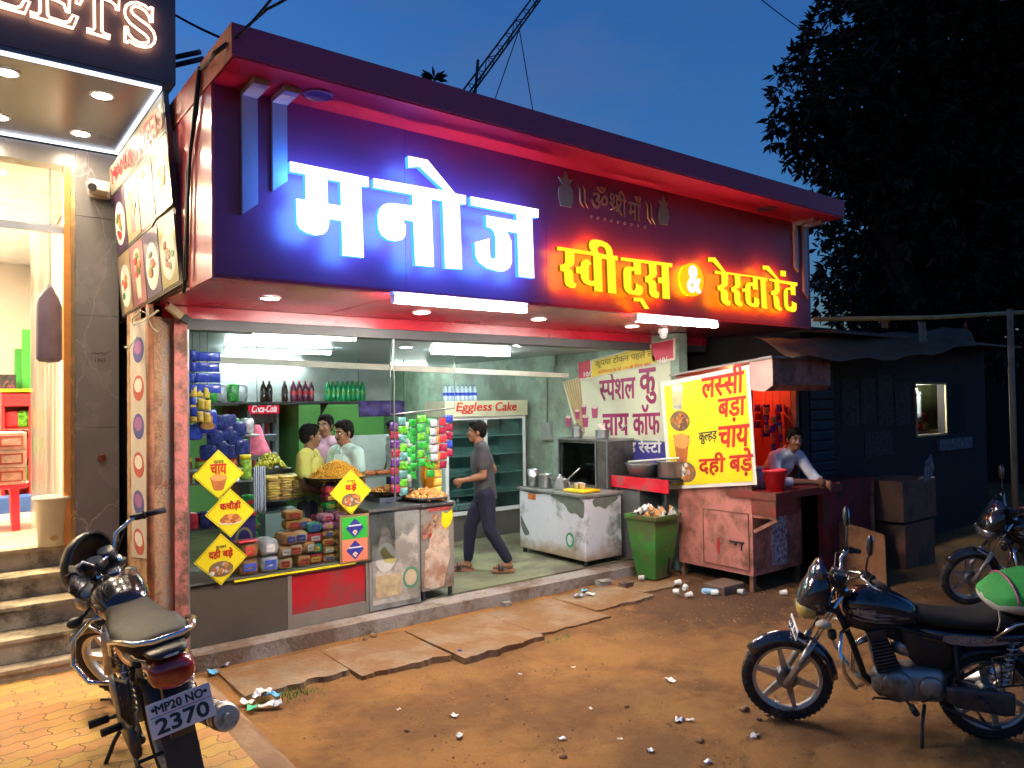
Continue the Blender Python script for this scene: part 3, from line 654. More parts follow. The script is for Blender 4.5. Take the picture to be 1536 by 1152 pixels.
for q, (x, y, s) in enumerate(((155, 245, 1.), (1340, 490, .92))):
    c = at_sign(x, y); k = MB()
    pot = [(-.085, -.02), (-.06, -.11), (.06, -.11), (.085, -.02), (.075, .04), (.04, .075), (.08, .13), (.03, .125), (0, .19), (-.03, .125), (-.08, .13), (-.04, .075), (-.075, .04)]
    k.prism([(c.x + u * s, FY - .012, c.z + w * s) for u, w in pot], (0, .011, 0)); k.build("pot", GRN, em)
for q in range(9):
    c = at_sign(470 + q * 81, 522 + q * 16.5); k = MB(); k.cyl((c.x, FY - .010, c.z), (c.x, FY, c.z), .0145, n=12); k.build("dot", M("pink_gilt", (.42, .22, .22), .35, .2), em)

# ------------------------------------------------ pink white neon on the neighbour's header
NEON = glow("pink_neon", (1, .50, .30), 7)
ns = thing("neon_sign", "outlined serif neon letters on the dark header of the neighbouring shop", "sign", (.5, HY, 4.7))
E2 = [(250, 98), (310, 118), (330, 95), (330, -180), (270, -200), (270, -225), (600, -150), (590, -60), (570, -65), (555, -110), (520, -130), (395, -160), (392, -35), (460, -5), (525, 30), (545, 95), (565, 105), (572, 0), (570, -60)]
E2 = [(250, 98), (310, 118), (330, 95), (330, -180), (270, -200), (270, -225), (600, -150), (590, -60), (570, -65), (545, -115), (395, -160), (390, -50), (470, -28), (520, -45), (530, -85), (575, -75), (568, 105), (548, 98), (525, 35), (460, 0), (388, -18), (392, 120), (410, 145), (535, 185), (570, 175), (600, 125), (640, 138), (600, 232), (250, 130)]
T_ = [(985, -60), (975, 85), (957, 80), (945, 40), (910, 10), (838, -10), (838, 250), (855, 275), (905, 292), (902, 318), (715, 260), (718, 235), (765, 248), (778, 230), (775, -30), (720, -35), (680, -10), (655, 38), (628, 28), (640, -130)]
S_ = [(1255, 62), (1240, 60), (1225, 75), (1190, 45), (1130, 20), (1080, 22), (1040, 45), (1025, 90), (1035, 140), (1070, 190), (1140, 245), (1200, 290), (1222, 320), (1220, 345), (1195, 357), (1150, 352), (1100, 325), (1060, 280), (1045, 220), (1030, 218), (1030, 348), (1048, 350), (1060, 335), (1120, 372), (1190, 388), (1240, 380), (1270, 350), (1278, 310), (1262, 260), (1220, 210), (1150, 160), (1100, 120), (1080, 90), (1085, 65), (1110, 50), (1150, 60), (1195, 90), (1225, 135), (1238, 182), (1252, 182)]
E1 = [(250 + (a - 250) * 1.05 - 415, b * 1.03 - 128) for a, b in E2]
for lt in (E1, E2, T_, S_):
    k = MB(); k.tube([px(a / 5.486, b / 5.486, 1, HY - .035) for a, b in lt], .0085, 6, closed=True); k.build("letter", NEON, ns)

# ================================================================== lamps
TUBE = glow("lit_tube", (1, .93, .84), 360); DLITE = glow("lit_downlight", (1, .94, .85), 600); DWARM = glow("lit_warm_downlight", (1, .84, .62), 400)
WH = M("white_fitting", (.75, .75, .75), .4, 0, .03)
def batten(x0, x1, y, z, tm, lab):
    t = thing("tube_light", lab, "tube light", ((x0 + x1) / 2, y, z))
    k = MB(); k.box((x0 - .03, y - .015, z + .026), (x1 + .03, y + .035, z + .06), .004); k.build("housing", WH, t)
    for dy in (-.012, .03):
        k = MB(); k.cyl((x0, y + dy, z), (x1, y + dy, z), .018, n=10); k.build("tube", tm, t)
    for xx in (x0 - .02, x1 + .005):
        k = MB(); k.box((xx, y - .02, z - .02), (xx + .015, y + .04, z + .026)); k.build("end_cap", WH, t)
batten(2.50, 3.64, 4.585, 2.72, TUBE, "twin tube light under the fascia below the white name")
batten(4.93, 6.05, 4.585, 2.72, glow("lit_dim_tube", (1, .93, .84), 190), "twin tube light under the fascia below the yellow words")
def downlight(c, r, m, lab, grp, inside=False, ceilmat=WH):
    t = thing("downlight", lab, "downlight", c, 0, grp)
    k = MB(); k.lathe([(r * 1.28, 0), (r * 1.28, -.008), (r, -.012), (r, 0)], c, n=24, caps=False); k.build("rim", ceilmat, t)
    k = MB(); k.cyl(Vector(c) + Vector((0, 0, -.004)), Vector(c) + Vector((0, 0, -.009)), r * .98, n=24); k.build("lens", m, t)
G1 = "downlights in the red soffit"
for x, y, l in ((405, 446, "lit downlight in the soffit nearest the pink side panel"), (632, 468, "lit downlight in the soffit just behind the first twin tube light"), (808, 478, "lit downlight in the soffit between the two twin tube lights"), (948, 489, "lit downlight in the soffit beside the start of the second tube light")):
    downlight(px(x, y, 2, 2.779), .062, DLITE if x < 700 else glow("lit_dim_downlight", (1, .94, .85), 170), l, G1)
DIN = glow("lit_shop_spot", (.92, .96, 1), 500)
for x, y, l in ((778, 517, "lit downlight in the shop ceiling above the walking man"), (609, 520, "lit downlight in the shop ceiling above the hanging snack strips")):
    downlight(px(x, y, 2, 2.639), .062, DIN, l, "downlights in the shop ceiling")
G2 = "unlit downlights under the roof edge"
for x, y, l in ((477, 142, "dark unlit downlight under the roof edge beside the white strips"), (1150, 313, "dark unlit downlight under the roof edge at the far end")):
    downlight(px(x, y, 2, 3.955), .075, M("unlit_lens", (.10, .05, .12), .3), l, G2, ceilmat=M("unlit_rim", (.16, .06, .12), .4))
G3 = "downlights in the neighbour's canopy"
for x, y, l in ((153, 142, "round downlight in the grey canopy closest to the neon letter S"), (121, 199, "round downlight in the grey canopy near its inner led strip"), (10, 107, "round downlight in the grey canopy near its outer led strip"), (-3, 174, "round downlight in the grey canopy cut by the picture edge")):
    downlight(px(x, y, 2, 4.204), .062, DWARM, l, G3)
for i, (x, y, z, w) in enumerate(((2.33, 8.0, 2.585, 1.2), (4.6, 7.6, 2.60, 1.2), (3.0, 10.6, 2.60, 1.2), (5.4, 11.0, 2.60, 1.2))):
    t = thing("tube_light", ["tube light on the shop ceiling behind the front pane", "tube light on the shop ceiling over the entrance", "tube light on the ceiling deep in the shop", "tube light on the ceiling above the white tiled wall"][i], "tube light", (x, y, z))
    k = MB(); k.box((x, y - .02, z + .02), (x + w, y + .02, z + .039)); k.build("housing", WH, t)
    k = MB(); k.cyl((x + .02, y, z), (x + w - .02, y, z), .016, n=10); k.build("tube", glow("lit_shop_tube", (.86, 1, .95), 145), t)
# warm lamps inside the neighbour
G4 = "downlights inside the neighbouring shop"
for i, (x, y) in enumerate(((.35, 7.7), (.35, 9.6), (-.6, 7.75), (-.6, 9.9), (-1.8, 8.4), (-1.8, 10.2))):
    downlight((x, y, 4.049), .075, glow("lit_shop_downlight", (1, .76, .46), 2600), ["recessed lamp on the neighbour's ceiling near the door", "recessed lamp on the neighbour's ceiling near the back wall", "recessed lamp in the neighbour's ceiling, second row front", "recessed lamp in the neighbour's ceiling, second row back", "recessed lamp in the neighbour's ceiling, third row front", "recessed lamp in the neighbour's ceiling, third row back"][i], G4)
k = MB(); a = px(17, 542, 1, 12.0); b = px(32, 482, 2, 4.02); k.cyl((.0, 12.4, 2.3), (.1, 8.4, 4.02), .03, n=8)
tag(k.build("led_tube", glow("white_led_tube", (.95, .97, 1), 14)), "slim white led tube running back along the neighbour's ceiling", "tube light")
# ================================================================== counter and goods behind the pane
YEL = M("yellow_board", (.82, .66, .01), .45, 0, .05, 4); REDT = M("red_print", (.58, .025, .015), .5, 0, .05); BLKT = M("black_print", (.03, .03, .03), .6, 0, 0)
CLAY = M("clay_print", (.45, .13, .03), .5, 0, .2, 12); TEA = M("tea_print", (.68, .30, .07), .5, 0, .1, 12); WPR = M("white_print", (.75, .72, .66), .5, 0, .1)
FRIED = M("fried_gold", (.52, .24, .055), .6, 0, .35, 25); SILV = M("silver_print", (.45, .42, .38), .5, 0, .4, 30)
def wtext(name, s, m, parent, ax, v, a, b, h, bold=0., th=.003, off=0.):
    """Lettering on a wall plane, from photo point a (lower left) to b (lower right), h metres tall."""
    p, q = px(a[0], a[1], ax, v - off), px(b[0], b[1], ax, v - off); d = q - p
    return writing(name, s, m, parent, p, d, (0, 0, 1), w=d.length, h=h, th=th, bold=bold)
cb = thing("shop_counter", "low grey counter base with a red front panel under the shop pane", "counter", (2.3, 6.3, .12))
GREYB = M("grey_board", (.085, .07, .052), .5, 0, .15, 3, dirt=(.09, .075, .055), dscale=2, damt=.5)
box("front_panel", (1.515, 6.12, .122), (2.285, 6.16, .585), GREYB, cb)
box("red_front_panel", (2.325, 6.13, .235), (3.0, 6.15, .568), M("red_laminate", (.42, .012, .02), .35, 0, .1, 2, dirt=(.25, .05, .05), dscale=2, damt=.4), cb)
k = MB(); k.box((2.287, 6.115, .122), (2.323, 6.165, .60)); k.box((3.003, 6.115, .122), (3.03, 6.165, .60)); k.box((2.324, 6.118, .122), (3.002, 6.16, .233)); k.box((2.324, 6.118, .57), (3.002, 6.16, .60))
k.build("frame", M("brown_grey_frame", (.20, .17, .14), .5), cb)
box("top", (1.515, 6.125, .602), (3.03, 6.75, .62), M("dull_steel_top", (.35, .36, .35), .4, .3), cb)
box("edge_trim", (1.85, 6.10, .588), (2.9, 6.122, .601), YEL, cb)
box("back_panel", (1.515, 6.72, .131), (3.03, 6.745, .60), GREYB, cb)
# diamond food boards on the pane
def diamond(c, s, small, big, pic, lab):
    t = thing("food_board", lab, "hanging board", (c[0], 6.09, c[1]), 0, "yellow diamond food boards on the pane")
    x, z = c
    k = MB(); k.prism([(x - s, 6.095, z), (x, 6.095, z - s), (x + s, 6.095, z), (x, 6.095, z + s)], (0, -.006, 0)); k.build("board", YEL, t)
    k = MB()
    for a, b in (((-s, 0), (0, -s)), ((0, -s), (s, 0)), ((s, 0), (0, s)), ((0, s), (-s, 0))):
        f = .94; k.tube([(x + a[0] * f, 6.089, z + a[1] * f), (x + b[0] * f, 6.089, z + b[1] * f)], .0018, 4)
    k.build("border", BLKT, t)
    o = lambda u, w: (x + u * s, 6.0885, z + w * s)
    if small: writing("lettering", small, BLKT, t, o(-.20, .42), (1, 0, 0), (0, 0, 1), w=.40 * s, h=.16 * s, th=.003)
    wd = {"चाय": .62, "बड़े": .56, "कचौड़ी": .84, "दही बड़े": .9}[big]
    writing("lettering", big, REDT, t, o(-wd / 2, .02 if small else .10), (1, 0, 0), (0, 0, 1), w=wd * s, h=.40 * s, th=.003, bold=.035)
    P = lambda L, m, n="picture", d=.002, sm=0: decal(n, [[(a * s, b * s) for a, b in l] for l in L], m, t, (x, 6.0885, z), (1, 0, 0), (0, 0, 1), d, sm=sm)
    if pic == "cup":
        P([[(-.33, -.12), (-.2, -.58), (-.12, -.64), (.12, -.64), (.2, -.58), (.33, -.12)]], CLAY); P([circ(0, -.12, .34, .13)], TEA, d=.004)
    elif pic == "balls":
        P([circ(0, -.36, .46, .10)], WPR)
        for q, (a, b) in enumerate(((-.28, -.27), (-.08, -.30), (.13, -.31), (.3, -.26), (-.16, -.16), (.03, -.14), (.2, -.17))): P([circ(a, b, .15, .12)], TEA if q % 2 else CLAY, d=.003 + .0006 * q)
    else:
        P([circ(0, -.36, .46, .30)], M("bowl_rim_print", (.2, .12, .06), .5)); rr = random.Random(len(lab))
        for q in range(16):
            a, b = rr.uniform(-.36, .36), rr.uniform(-.56, -.16)
            if (a / .46) ** 2 + ((b + .36) / .3) ** 2 < .75: P([circ(a, b, rr.uniform(.06, .13), rr.uniform(.04, .09), 10, rr.random() * 3)], [SILV, FRIED, CLAY, WPR if pic == "white" else CLAY][q % 4], d=.003 + .0004 * q)
diamond((1.727, 1.458), .196, "कुल्हड़", "चाय", "cup", "yellow diamond board with a clay cup of tea")
diamond((1.817, 1.146), .194, "", "कचौड़ी", "balls", "yellow diamond board with a plate of round golden snacks")
diamond((1.742, .788), .204, "उड़द दाल के", "दही बड़े", "white", "yellow diamond board with a bowl of white and brown pieces, lowest of its column")
diamond((2.855, 1.225), .197, "उड़द दाल के", "बड़े", "brown", "yellow diamond board with a bowl of dark fried rounds, above the green and orange poster")
# poster in two colours with blue diamonds
t = thing("poster", "framed two part poster, green above orange, with blue diamonds", "poster", (2.89, 6.1, .6))
box("frame", (2.75, 6.098, .60), (3.03, 6.113, 1.02), M("brass_brown_frame", (.24, .16, .08), .4), t)
box("green_half", (2.77, 6.093, .81), (3.01, 6.0975, 1.0), M("green_print", (.03, .42, .04), .5), t)
box("orange_half", (2.77, 6.093, .615), (3.01, 6.0975, .808), M("salmon_print", (.75, .22, .12), .5), t)
for zc in (.905, .712):
    D = lambda s, m, d: decal("picture", [[(-s, 0), (0, -s), (s, 0), (0, s)]], m, t, (2.89, 6.0925, zc), (1, 0, 0), (0, 0, 1), d)
    D(.085, M("blue_print", (.03, .03, .25), .5), .002); decal("picture", [[(-.025, 0), (0, -.03), (.025, 0), (0, .02)]], WPR, t, (2.89, 6.0925, zc - .035), (1, 0, 0), (0, 0, 1), .003); decal("picture", [circ(0, -.002, .012)], TEA, t, (2.89, 6.0925, zc - .036), (1, 0, 0), (0, 0, 1), .004)
    decal("picture", [[(-.06, -.004), (.06, -.004), (.06, .008), (-.06, .008)]], WPR, t, (2.89, 6.0925, zc + .02), (1, 0, 0), (0, 0, 1), .003)
# peeling poster cabinets to the right of the poster
PEEL = M("peeling_poster_print", (.50, .46, .40), .7, 0, .2, 6, dirt=(.24, .23, .19), dscale=4, damt=.75)
cab = thing("display_cabinet", "steel topped snack cabinet covered with peeling food posters", "cabinet", (3.45, 6.4, .13))
box("body", (3.04, 6.12, .132), (3.565, 6.85, 1.02), M("grey_metal_cabinet", (.27, .28, .26), .5, .2, .15, 4, dirt=(.15, .14, .11)), cab)
def tatter(x0, x1, z0, z1, seed, amp):
    r = random.Random(seed); p = [(x0, z0), (x1, z0), (x1, z1)]; n = 9
    p += [(x1 + (x0 - x1) * i / n, z1 - r.uniform(0, amp)) for i in range(1, n)] + [(x0, z1 - amp * .6)]
    return p
decal("poster", [tatter(3.07, 3.54, .18, .88, 3, .22)], PEEL, cab, (0, 6.1185, 0), (1, 0, 0), (0, 0, 1), .003)
decal("picture", [circ(3.20, .60, .105, .13)], M("pale_plate_print", (.50, .52, .46), .6, 0, .1), cab, (0, 6.115, 0), (1, 0, 0), (0, 0, 1), .002)
decal("picture", [[(3.14, .66), (3.19, .56), (3.27, .53), (3.31, .57), (3.24, .63), (3.19, .70)]], M("olive_food_print", (.40, .38, .12), .6, 0, .2), cab, (0, 6.114, 0), (1, 0, 0), (0, 0, 1), .002)
decal("picture", [circ(3.46, .38, .085, .10), circ(3.46, .38, .065, .075)], M("green_plate_print", (.08, .26, .15), .6), cab, (0, 6.115, 0), (1, 0, 0), (0, 0, 1), .002)
decal("picture", [circ(3.46, .38, .063, .073)], M("beige_food_print", (.50, .40, .26), .6, 0, .2), cab, (0, 6.1155, 0), (1, 0, 0), (0, 0, 1), .002)
decal("picture", [[(3.10, .24), (3.36, .24), (3.36, .44), (3.10, .44)]], M("tan_food_print", (.46, .36, .20), .6, 0, .25, 18), cab, (0, 6.115, 0), (1, 0, 0), (0, 0, 1), .002)
box("edge_trim", (3.03, 6.10, 1.022), (3.58, 6.86, 1.045), STEEL, cab)
cart = thing("snack_cart", "narrow cart with torn paper on its front, tray of fried snacks on top", "cart", (3.76, 6.4, .13))
box("body", (3.58, 6.125, .22), (3.945, 6.90, 1.015), M("cart_metal", (.27, .25, .21), .55, .1, .2, 3, dirt=(.16, .10, .06)), cart)
for xx in (3.60, 3.90):
    for yy in (6.14, 6.85): box("leg", (xx, yy, .131), (xx + .03, yy + .03, .219), IRON, cart)
TORN = M("torn_paper", (.55, .44, .34), .8, 0, .2, 8, dirt=(.36, .20, .11), dscale=6, damt=.6)
decal("paper", [[(3.60, .26), (3.70, .23), (3.82, .24), (3.86, .40), (3.90, .52), (3.88, .70), (3.90, .92), (3.80, .88), (3.74, .93), (3.70, .86), (3.66, .62), (3.62, .60)]], TORN, cart, (0, 6.122, 0), (1, 0, 0), (0, 0, 1), .003)
decal("paper", [[(3.59, .70), (3.60, .82), (3.66, .84), (3.72, .95), (3.78, .92), (3.73, .80), (3.68, .72)]], M("colourful_scrap", (.30, .20, .12), .7, 0, .8, 22, dirt=(.35, .03, .03), dscale=14), cart, (0, 6.118, 0), (1, 0, 0), (0, 0, 1), .003)
decal("sticker", [[(3.80, .84), (3.84, .78), (3.90, .82), (3.935, .90), (3.92, .96), (3.86, .93), (3.81, .95)]], YEL, cart, (0, 6.117, 0), (1, 0, 0), (0, 0, 1), .003)
box("top", (3.56, 6.10, 1.017), (3.96, 6.92, 1.04), STEEL, cart)
decal("sticker", [[(3.66, .967), (3.90, .965), (3.90, .998), (3.66, 1.0)]], M("faded_red_strip", (.42, .07, .05), .6, 0, .5, 40), cart, (0, 6.122, 0), (1, 0, 0), (0, 0, 1), .002)

def scatter_mesh(name, c, rx, ry, h, n, s, m, parent=None, seed=1, aspect=(1, .7, .5)):
    """A heap of small separate pieces lying on each other, one mesh."""
    r = random.Random(seed); k = MB()
    for i in range(n):
        a = r.random() * 6.28; q = math.sqrt(r.random()); zz = h * (1 - q ** 1.6) * r.uniform(.75, 1)
        e = Quaternion((r.uniform(-1, 1), r.uniform(-1, 1), r.uniform(-1, 1), r.uniform(-1, 1))).normalized().to_matrix()
        u = s * r.uniform(.7, 1.25); k.ell((c[0] + rx * q * math.cos(a), c[1] + ry * q * math.sin(a), c[2] + zz), (u * aspect[0], u * aspect[1], u * aspect[2]), 7, 5, e)
    return k.build(name, m, parent)
def tray(c, r, lab, m, heap_h, n, s, seed, asp, pan=None, dome=False):
    t = thing("snack_tray", lab, "tray of snacks", c)
    k = MB(); k.lathe([(r * .6, 0), (r * .97, .045), (r, .052), (r * .985, .055), (r * .95, .047), (r * .58, .006)], c, n=36, caps=False); k.lathe([(.001, .004), (r * .6, .004)], c, n=36, caps=False); k.build("tray", pan or STEEL, t)
    h = thing  # heap is food lying in the tray: a pile of its own
    if dome:
        k = MB(); k.lathe([(r * .86, .03), (r * .70, .06), (r * .45, heap_h * .55), (r * .2, heap_h * .9), (.01, heap_h)], c, n=40); k.build("heap_core", m, t)
    o = scatter_mesh("heap", (c[0], c[1], c[2] + .03), r * .85, r * .85, heap_h - .03, n, s, m, t, seed, asp); return t
SEV = M("orange_sev", (.72, .36, .03), .6, 0, .25, 30)
KADAI = M("blackened_pan", (.05, .04, .03), .5, .5, .3, 12)
c = px(632, 757, 1, 6.33); tray((3.76, 6.32, 1.042), .22, "round steel tray of golden fried snacks on the narrow cart", FRIED, .11, 130, .033, 5, (1, .75, .55))
c = px(505, 722, 1, 6.62); tray((c.x, 6.62, c.z), .30, "wide dark pan heaped with bright orange fried strands", SEV, .20, 900, .017, 6, (1.6, .3, .3), KADAI, True)
k = MB(); k.cyl((c.x, 6.62, .6205), (c.x, 6.62, c.z - .002), .12, .10, 20); tag(k.build("stand", M("steel_drum", (.3, .3, .3), .4, .6)), "steel drum holding up the pan of orange strands", "stand")
c2 = px(585, 742, 1, 6.62); tray((c2.x, 6.62, c2.z), .25, "dark pan of crumbly orange snacks behind the diamond board with dark rounds", M("orange_snack", (.58, .24, .05), .6, 0, .3, 25), .09, 260, .022, 7, (1, .7, .5), KADAI)
k = MB(); k.box((c2.x - .2, 6.45, 1.046), (c2.x + .16, 6.80, c2.z - .002)); tag(k.build("steel_stand", STEEL), "steel box under the pan of crumbly orange snacks", "stand")

# loaves, buns, biscuit packs on the counter
def packet(w, d, h, m, name="packet", puff=.3, parent=None, c=(0, 0, 0), rz=0., tilt=0.):
    """Wrapped pack: soft box with pinched ends."""
    k = MB(); k.X = Matrix.Translation(c) @ Matrix.Rotation(rz, 4, 'Z') @ Matrix.Rotation(tilt, 4, 'X')
    secs = []
    for x, f in ((-.5, .08), (-.47, .75), (-.38, .95), (0, 1), (.38, .95), (.47, .75), (.5, .08)):
        secs.append((x * w, d / 2 * (f if f > .5 else .9), h / 2 * (1 - f), h / 2 * (1 + f)))
    k.loft(secs, 18, 6.5); return k.build(name, m, parent)
BRD = M("bread_brown", (.55, .27, .09), .5, 0, .3, 14); BRW = M("white_wrap", (.6, .58, .58), .3, 0, .15, 20)
GOLDW = M("gold_wrap", (.55, .33, .09), .3, 0, .5, 28); REDW = M("red_wrap", (.55, .03, .05), .3, 0, .3, 24); TEALW = M("teal_wrap", (.03, .28, .22), .3, 0, .3, 24); PNKW = M("pink_white_wrap", (.72, .25, .38), .35, 0, .5, 22); YELW = M("yellow_wrap", (.70, .48, .08), .35, 0, .3, 26); BLUW = M("blue_wrap", (.03, .06, .42), .22, 0, .4, 18); GRNW = M("green_wrap", (.03, .33, .05), .25, 0, .5, 20); PURW = M("purple_wrap", (.12, .03, .22), .25, 0, .5, 20); DKB = M("dark_blue_wrap", (.025, .035, .16), .25, 0, .5, 24); SLVW = M("silver_wrap", (.50, .53, .58), .22, .3, .3, 24); MARW = M("maroon_wrap", (.30, .02, .06), .25, 0, .5, 24)
LABS = [M("label_red", (.55, .05, .04), .35, 0, .2, 30), M("label_white", (.66, .64, .60), .35, 0, .2, 30), M("label_blue", (.05, .09, .40), .35, 0, .2, 30), M("label_yellow", (.70, .52, .06), .35, 0, .2, 30)]
def pack_at(x, z, m, lab, cat, w, d, h, grp=None, y=6.24, rz=0., nm="packet", mark=None):
    o = packet(w, d, h, m, nm, c=(x, y, z), rz=rz); tag(o, lab, cat, grp)
    li = random.randrange(4) if mark is None else mark; ww, hh = w * random.uniform(.22, .34), h * random.uniform(.2, .3); ca, sa = math.cos(rz), math.sin(rz)
    decal("label", [[(-ww, -hh), (ww, -hh), (ww, hh), (-ww, hh)], [(-ww * .7, -hh * .35), (ww * .7, -hh * .35), (ww * .7, hh * .1), (-ww * .7, hh * .1)]], LABS[li], o, (x + sa * (d / 2 + .0005), y - ca * (d / 2 + .0005), z + h / 2), (ca, sa, 0), (0, 0, 1), .002)
    return o
for x, z, m, l in ((1.975, .622, BRD, "brown loaf at the bottom of the bread pile by the board of yogurt dumplings"), (1.975, .757, BRD, "brown loaf in a red wrapper on top of the bread pile"), (2.145, .622, BRW, "loaf in white wrapper, lower of the two"), (2.145, .757, BRW, "loaf in white wrapper, upper of the two")):
    o = pack_at(x, z, m, l, "bread", .155, .26, .13, "wrapped loaves on the counter", nm="bread_loaf")
tag(packet(.15, .10, .02, REDW, "bread_wrapper", c=(1.965, 6.15, .888)), "red wrapper folded on the top brown loaf", "wrapper")
for i, (x, z) in enumerate(((2.30, .622), (2.43, .622), (2.27, .72), (2.38, .725), (2.47, .73), (2.32, .82), (2.43, .825))):
    o = pack_at(x, z, BRD if i % 3 else M("bun_pale", (.62, .42, .22), .5, 0, .2, 15), "bag of soft buns in the heap between the loaves and the biscuit packs", "bread", .12, .24, .095, "bags of buns heaped on the counter", nm="bun_bag", rz=(-.2, .15, .1, -.1, .2, .05, -.15)[i])
for i in range(3): pack_at(2.40 + .085 * (i % 2), .925 + .085 * (i // 2), FRIED if i != 1 else BRD, "pack of rusk on top of the bun heap", "rusk", .15, .14, .08, "packs of rusk above the buns", y=6.30, nm="rusk_pack")
for i in range(4): pack_at(2.555, .622 + .09 * i, (REDW, TEALW, REDW, TEALW)[i], ("red biscuit pack at the bottom of the red and green stack", "green biscuit pack second from the bottom of its stack", "red biscuit pack third in its stack", "green biscuit pack on top of its stack")[i], "biscuit pack", .13, .16, .086, "red and green biscuit packs", nm="biscuit_pack")
for cx in range(3):
    for i in range(6 if cx < 2 else 8):
        z = .622 + .07 * i; m = GOLDW if i < 4 else (PNKW if cx < 2 else YELW)
        pack_at(2.675 + cx * .118 + random.uniform(-.006, .006), z, m, {id(GOLDW): "gold wrapped biscuit pack in the stacks beside the two colour poster", id(PNKW): "pink and white biscuit pack on top of the gold stacks", id(YELW): "yellow wrapped pack on the tall stack"}[id(m)], "biscuit pack", .108, .17, .068, "gold wrapped biscuit stacks" if m is GOLDW else "pink and yellow packs above them", nm="biscuit_pack", y=6.235 if cx < 2 else 6.34)
# goods further in, seen through the pane
def heap_packets(cx, cy, z, nx, ny, nz, w, d, h, ms, lab, grp, cat="packet", j=.01, nm="packet"):
    for a in range(nx):
        for b in range(ny):
            for c_ in range(nz): tag(packet(w * .96, d * .95, h * .97, random.choice(ms), nm, c=(cx + a * w + random.uniform(-j, j), cy + b * d + random.uniform(-j, j), z + c_ * h), rz=random.uniform(-.15, .15) * (j > .005)), lab, cat, grp)
case = thing("glass_case", "grey glass fronted case behind the counter holding flat gold packs", "glass case", (2.4, 6.95, .62))
ca, cz = px(398, 752, 1, 6.85), px(452, 752, 1, 6.85)
box("base", (ca.x, 6.85, .131), (cz.x + .05, 7.25, ca.z - .12), M("teal_grey_metal", (.22, .30, .29), .5, .1, .1), case)
box("pane", (ca.x, 6.85, ca.z - .119), (cz.x + .05, 6.856, ca.z), GLASS, case); box("shelf", (ca.x, 6.857, ca.z - .012), (cz.x + .05, 7.25, ca.z), STEEL, case)
heap_packets(ca.x + .09, 6.92, ca.z + .002, 3, 2, 9, .12, .15, .024, [GOLDW, YELW, GOLDW], "flat gold wrapped pack stacked on the glass case", "flat gold packs on the glass case", "sweets pack", .012, "sweets_pack")
hb = px(405, 702, 1, 7.3)
t = thing("wire_basket", "basket of small yellow green packets below the pink net bag", "basket", (hb.x, 7.3, hb.z)); k = MB(); k.box((hb.x - .17, 7.15, hb.z - .04), (hb.x + .17, 7.45, hb.z)); k.build("tray", IRON, t)
box("stand", (hb.x - .15, 7.27, .131), (hb.x + .15, 7.44, hb.z - .041), M("dark_stand", (.10, .11, .10), .6), t)
scatter_mesh("packets", (hb.x, 7.3, hb.z), .15, .13, .15, 90, .035, M("yellow_green_wrap", (.52, .50, .06), .35, 0, .4, 16), t, 9, (1, .7, .3))
gp = px(373, 762, 1, 6.62)
for i in range(5):
    o = packet(.13, .12, .105, GRNW, "carton", c=(gp.x + .02, 6.66, gp.z - .42 + i * .108)); tag(o, "green carton with red print in the stack beside the striped cloth", "carton", "green cartons stacked behind the tea boards")
    decal("lettering", [[(-.04, .02), (.045, .03), (.045, .06), (-.04, .055)]], REDW, o, (gp.x + .02, 6.598, gp.z - .42 + i * .108), (1, 0, 0), (0, 0, 1), .003)
box_stand = box("crate", (gp.x - .08, 6.60, .131), (gp.x + .12, 6.712, gp.z - .425), WOOD); tag(box_stand, "wooden crate under the stack of green cartons", "crate")
ct, cbm = px(389, 700, 1, 6.42), px(389, 768, 1, 6.42)
def strip_mat():
    m = bpy.data.materials.new("blue_white_stripes"); m.use_nodes = True; N = m.node_tree.nodes; L = m.node_tree.links; b = N["Principled BSDF"]
    w = N.new("ShaderNodeTexWave"); w.inputs["Scale"].default_value = 17; w.bands_direction = 'X'; w.inputs["Distortion"].default_value = 1.5; tc = N.new("ShaderNodeTexCoord"); L.new(tc.outputs["Object"], w.inputs[0])
    r = N.new("ShaderNodeValToRGB"); r.color_ramp.interpolation = 'CONSTANT'; r.color_ramp.elements[0].color = (.06, .10, .22, 1); r.color_ramp.elements[1].color = (.62, .66, .70, 1); r.color_ramp.elements[1].position = .45
    L.new(w.outputs[0], r.inputs[0]); L.new(r.outputs[0], b.inputs["Base Color"]); b.inputs["Roughness"].default_value = .9; return m
k = MB(); k.sheet((ct.x - .05, 6.42, cbm.z), (.10, 0, 0), (0, 0, ct.z - cbm.z), 8, 10, lambda u, v: .012 * math.sin(u * 14) * (1.2 - v), .006)
tag(k.build("hand_towel", strip_mat()), "blue and white striped cloth hanging behind the pane", "towel")
pp = px(366, 805, 1, 6.5)
pb = thing("display_box", "purple printed box with a round emblem standing behind the diamond boards", "box", (pp.x, 6.55, .622)); box("body", (pp.x - .12, 6.5, .622), (pp.x + .10, 6.62, pp.z + .17), M("purple_print", (.06, .035, .22), .4, 0, .2), pb)
decal("emblem", [circ(0, 0, .075, .10), circ(0, 0, .055, .08)], M("emblem_gold", (.35, .30, .12), .5), pb, (pp.x, 6.498, pp.z - .02), (1, 0, 0), (0, 0, 1), .002)
# pink net bag
pk = px(386, 662, 1, 7.6); k = MB(); k.lathe([(.02, .17), (.05, .12), (.075, .02), (.12, -.08), (.145, -.13), (.01, -.14)], pk, n=16); pn = k.build("net_bag", M("pink_net", (.80, .16, .28), .5, 0, .3, 20)); tag(pn, "pink net bag hanging over the yellow green packets", "bag")
k = MB(); k.cyl(pk + Vector((0, 0, .168)), (pk.x, 7.6, 2.638), .004, n=6); k.build("cord", BLKT, pn)
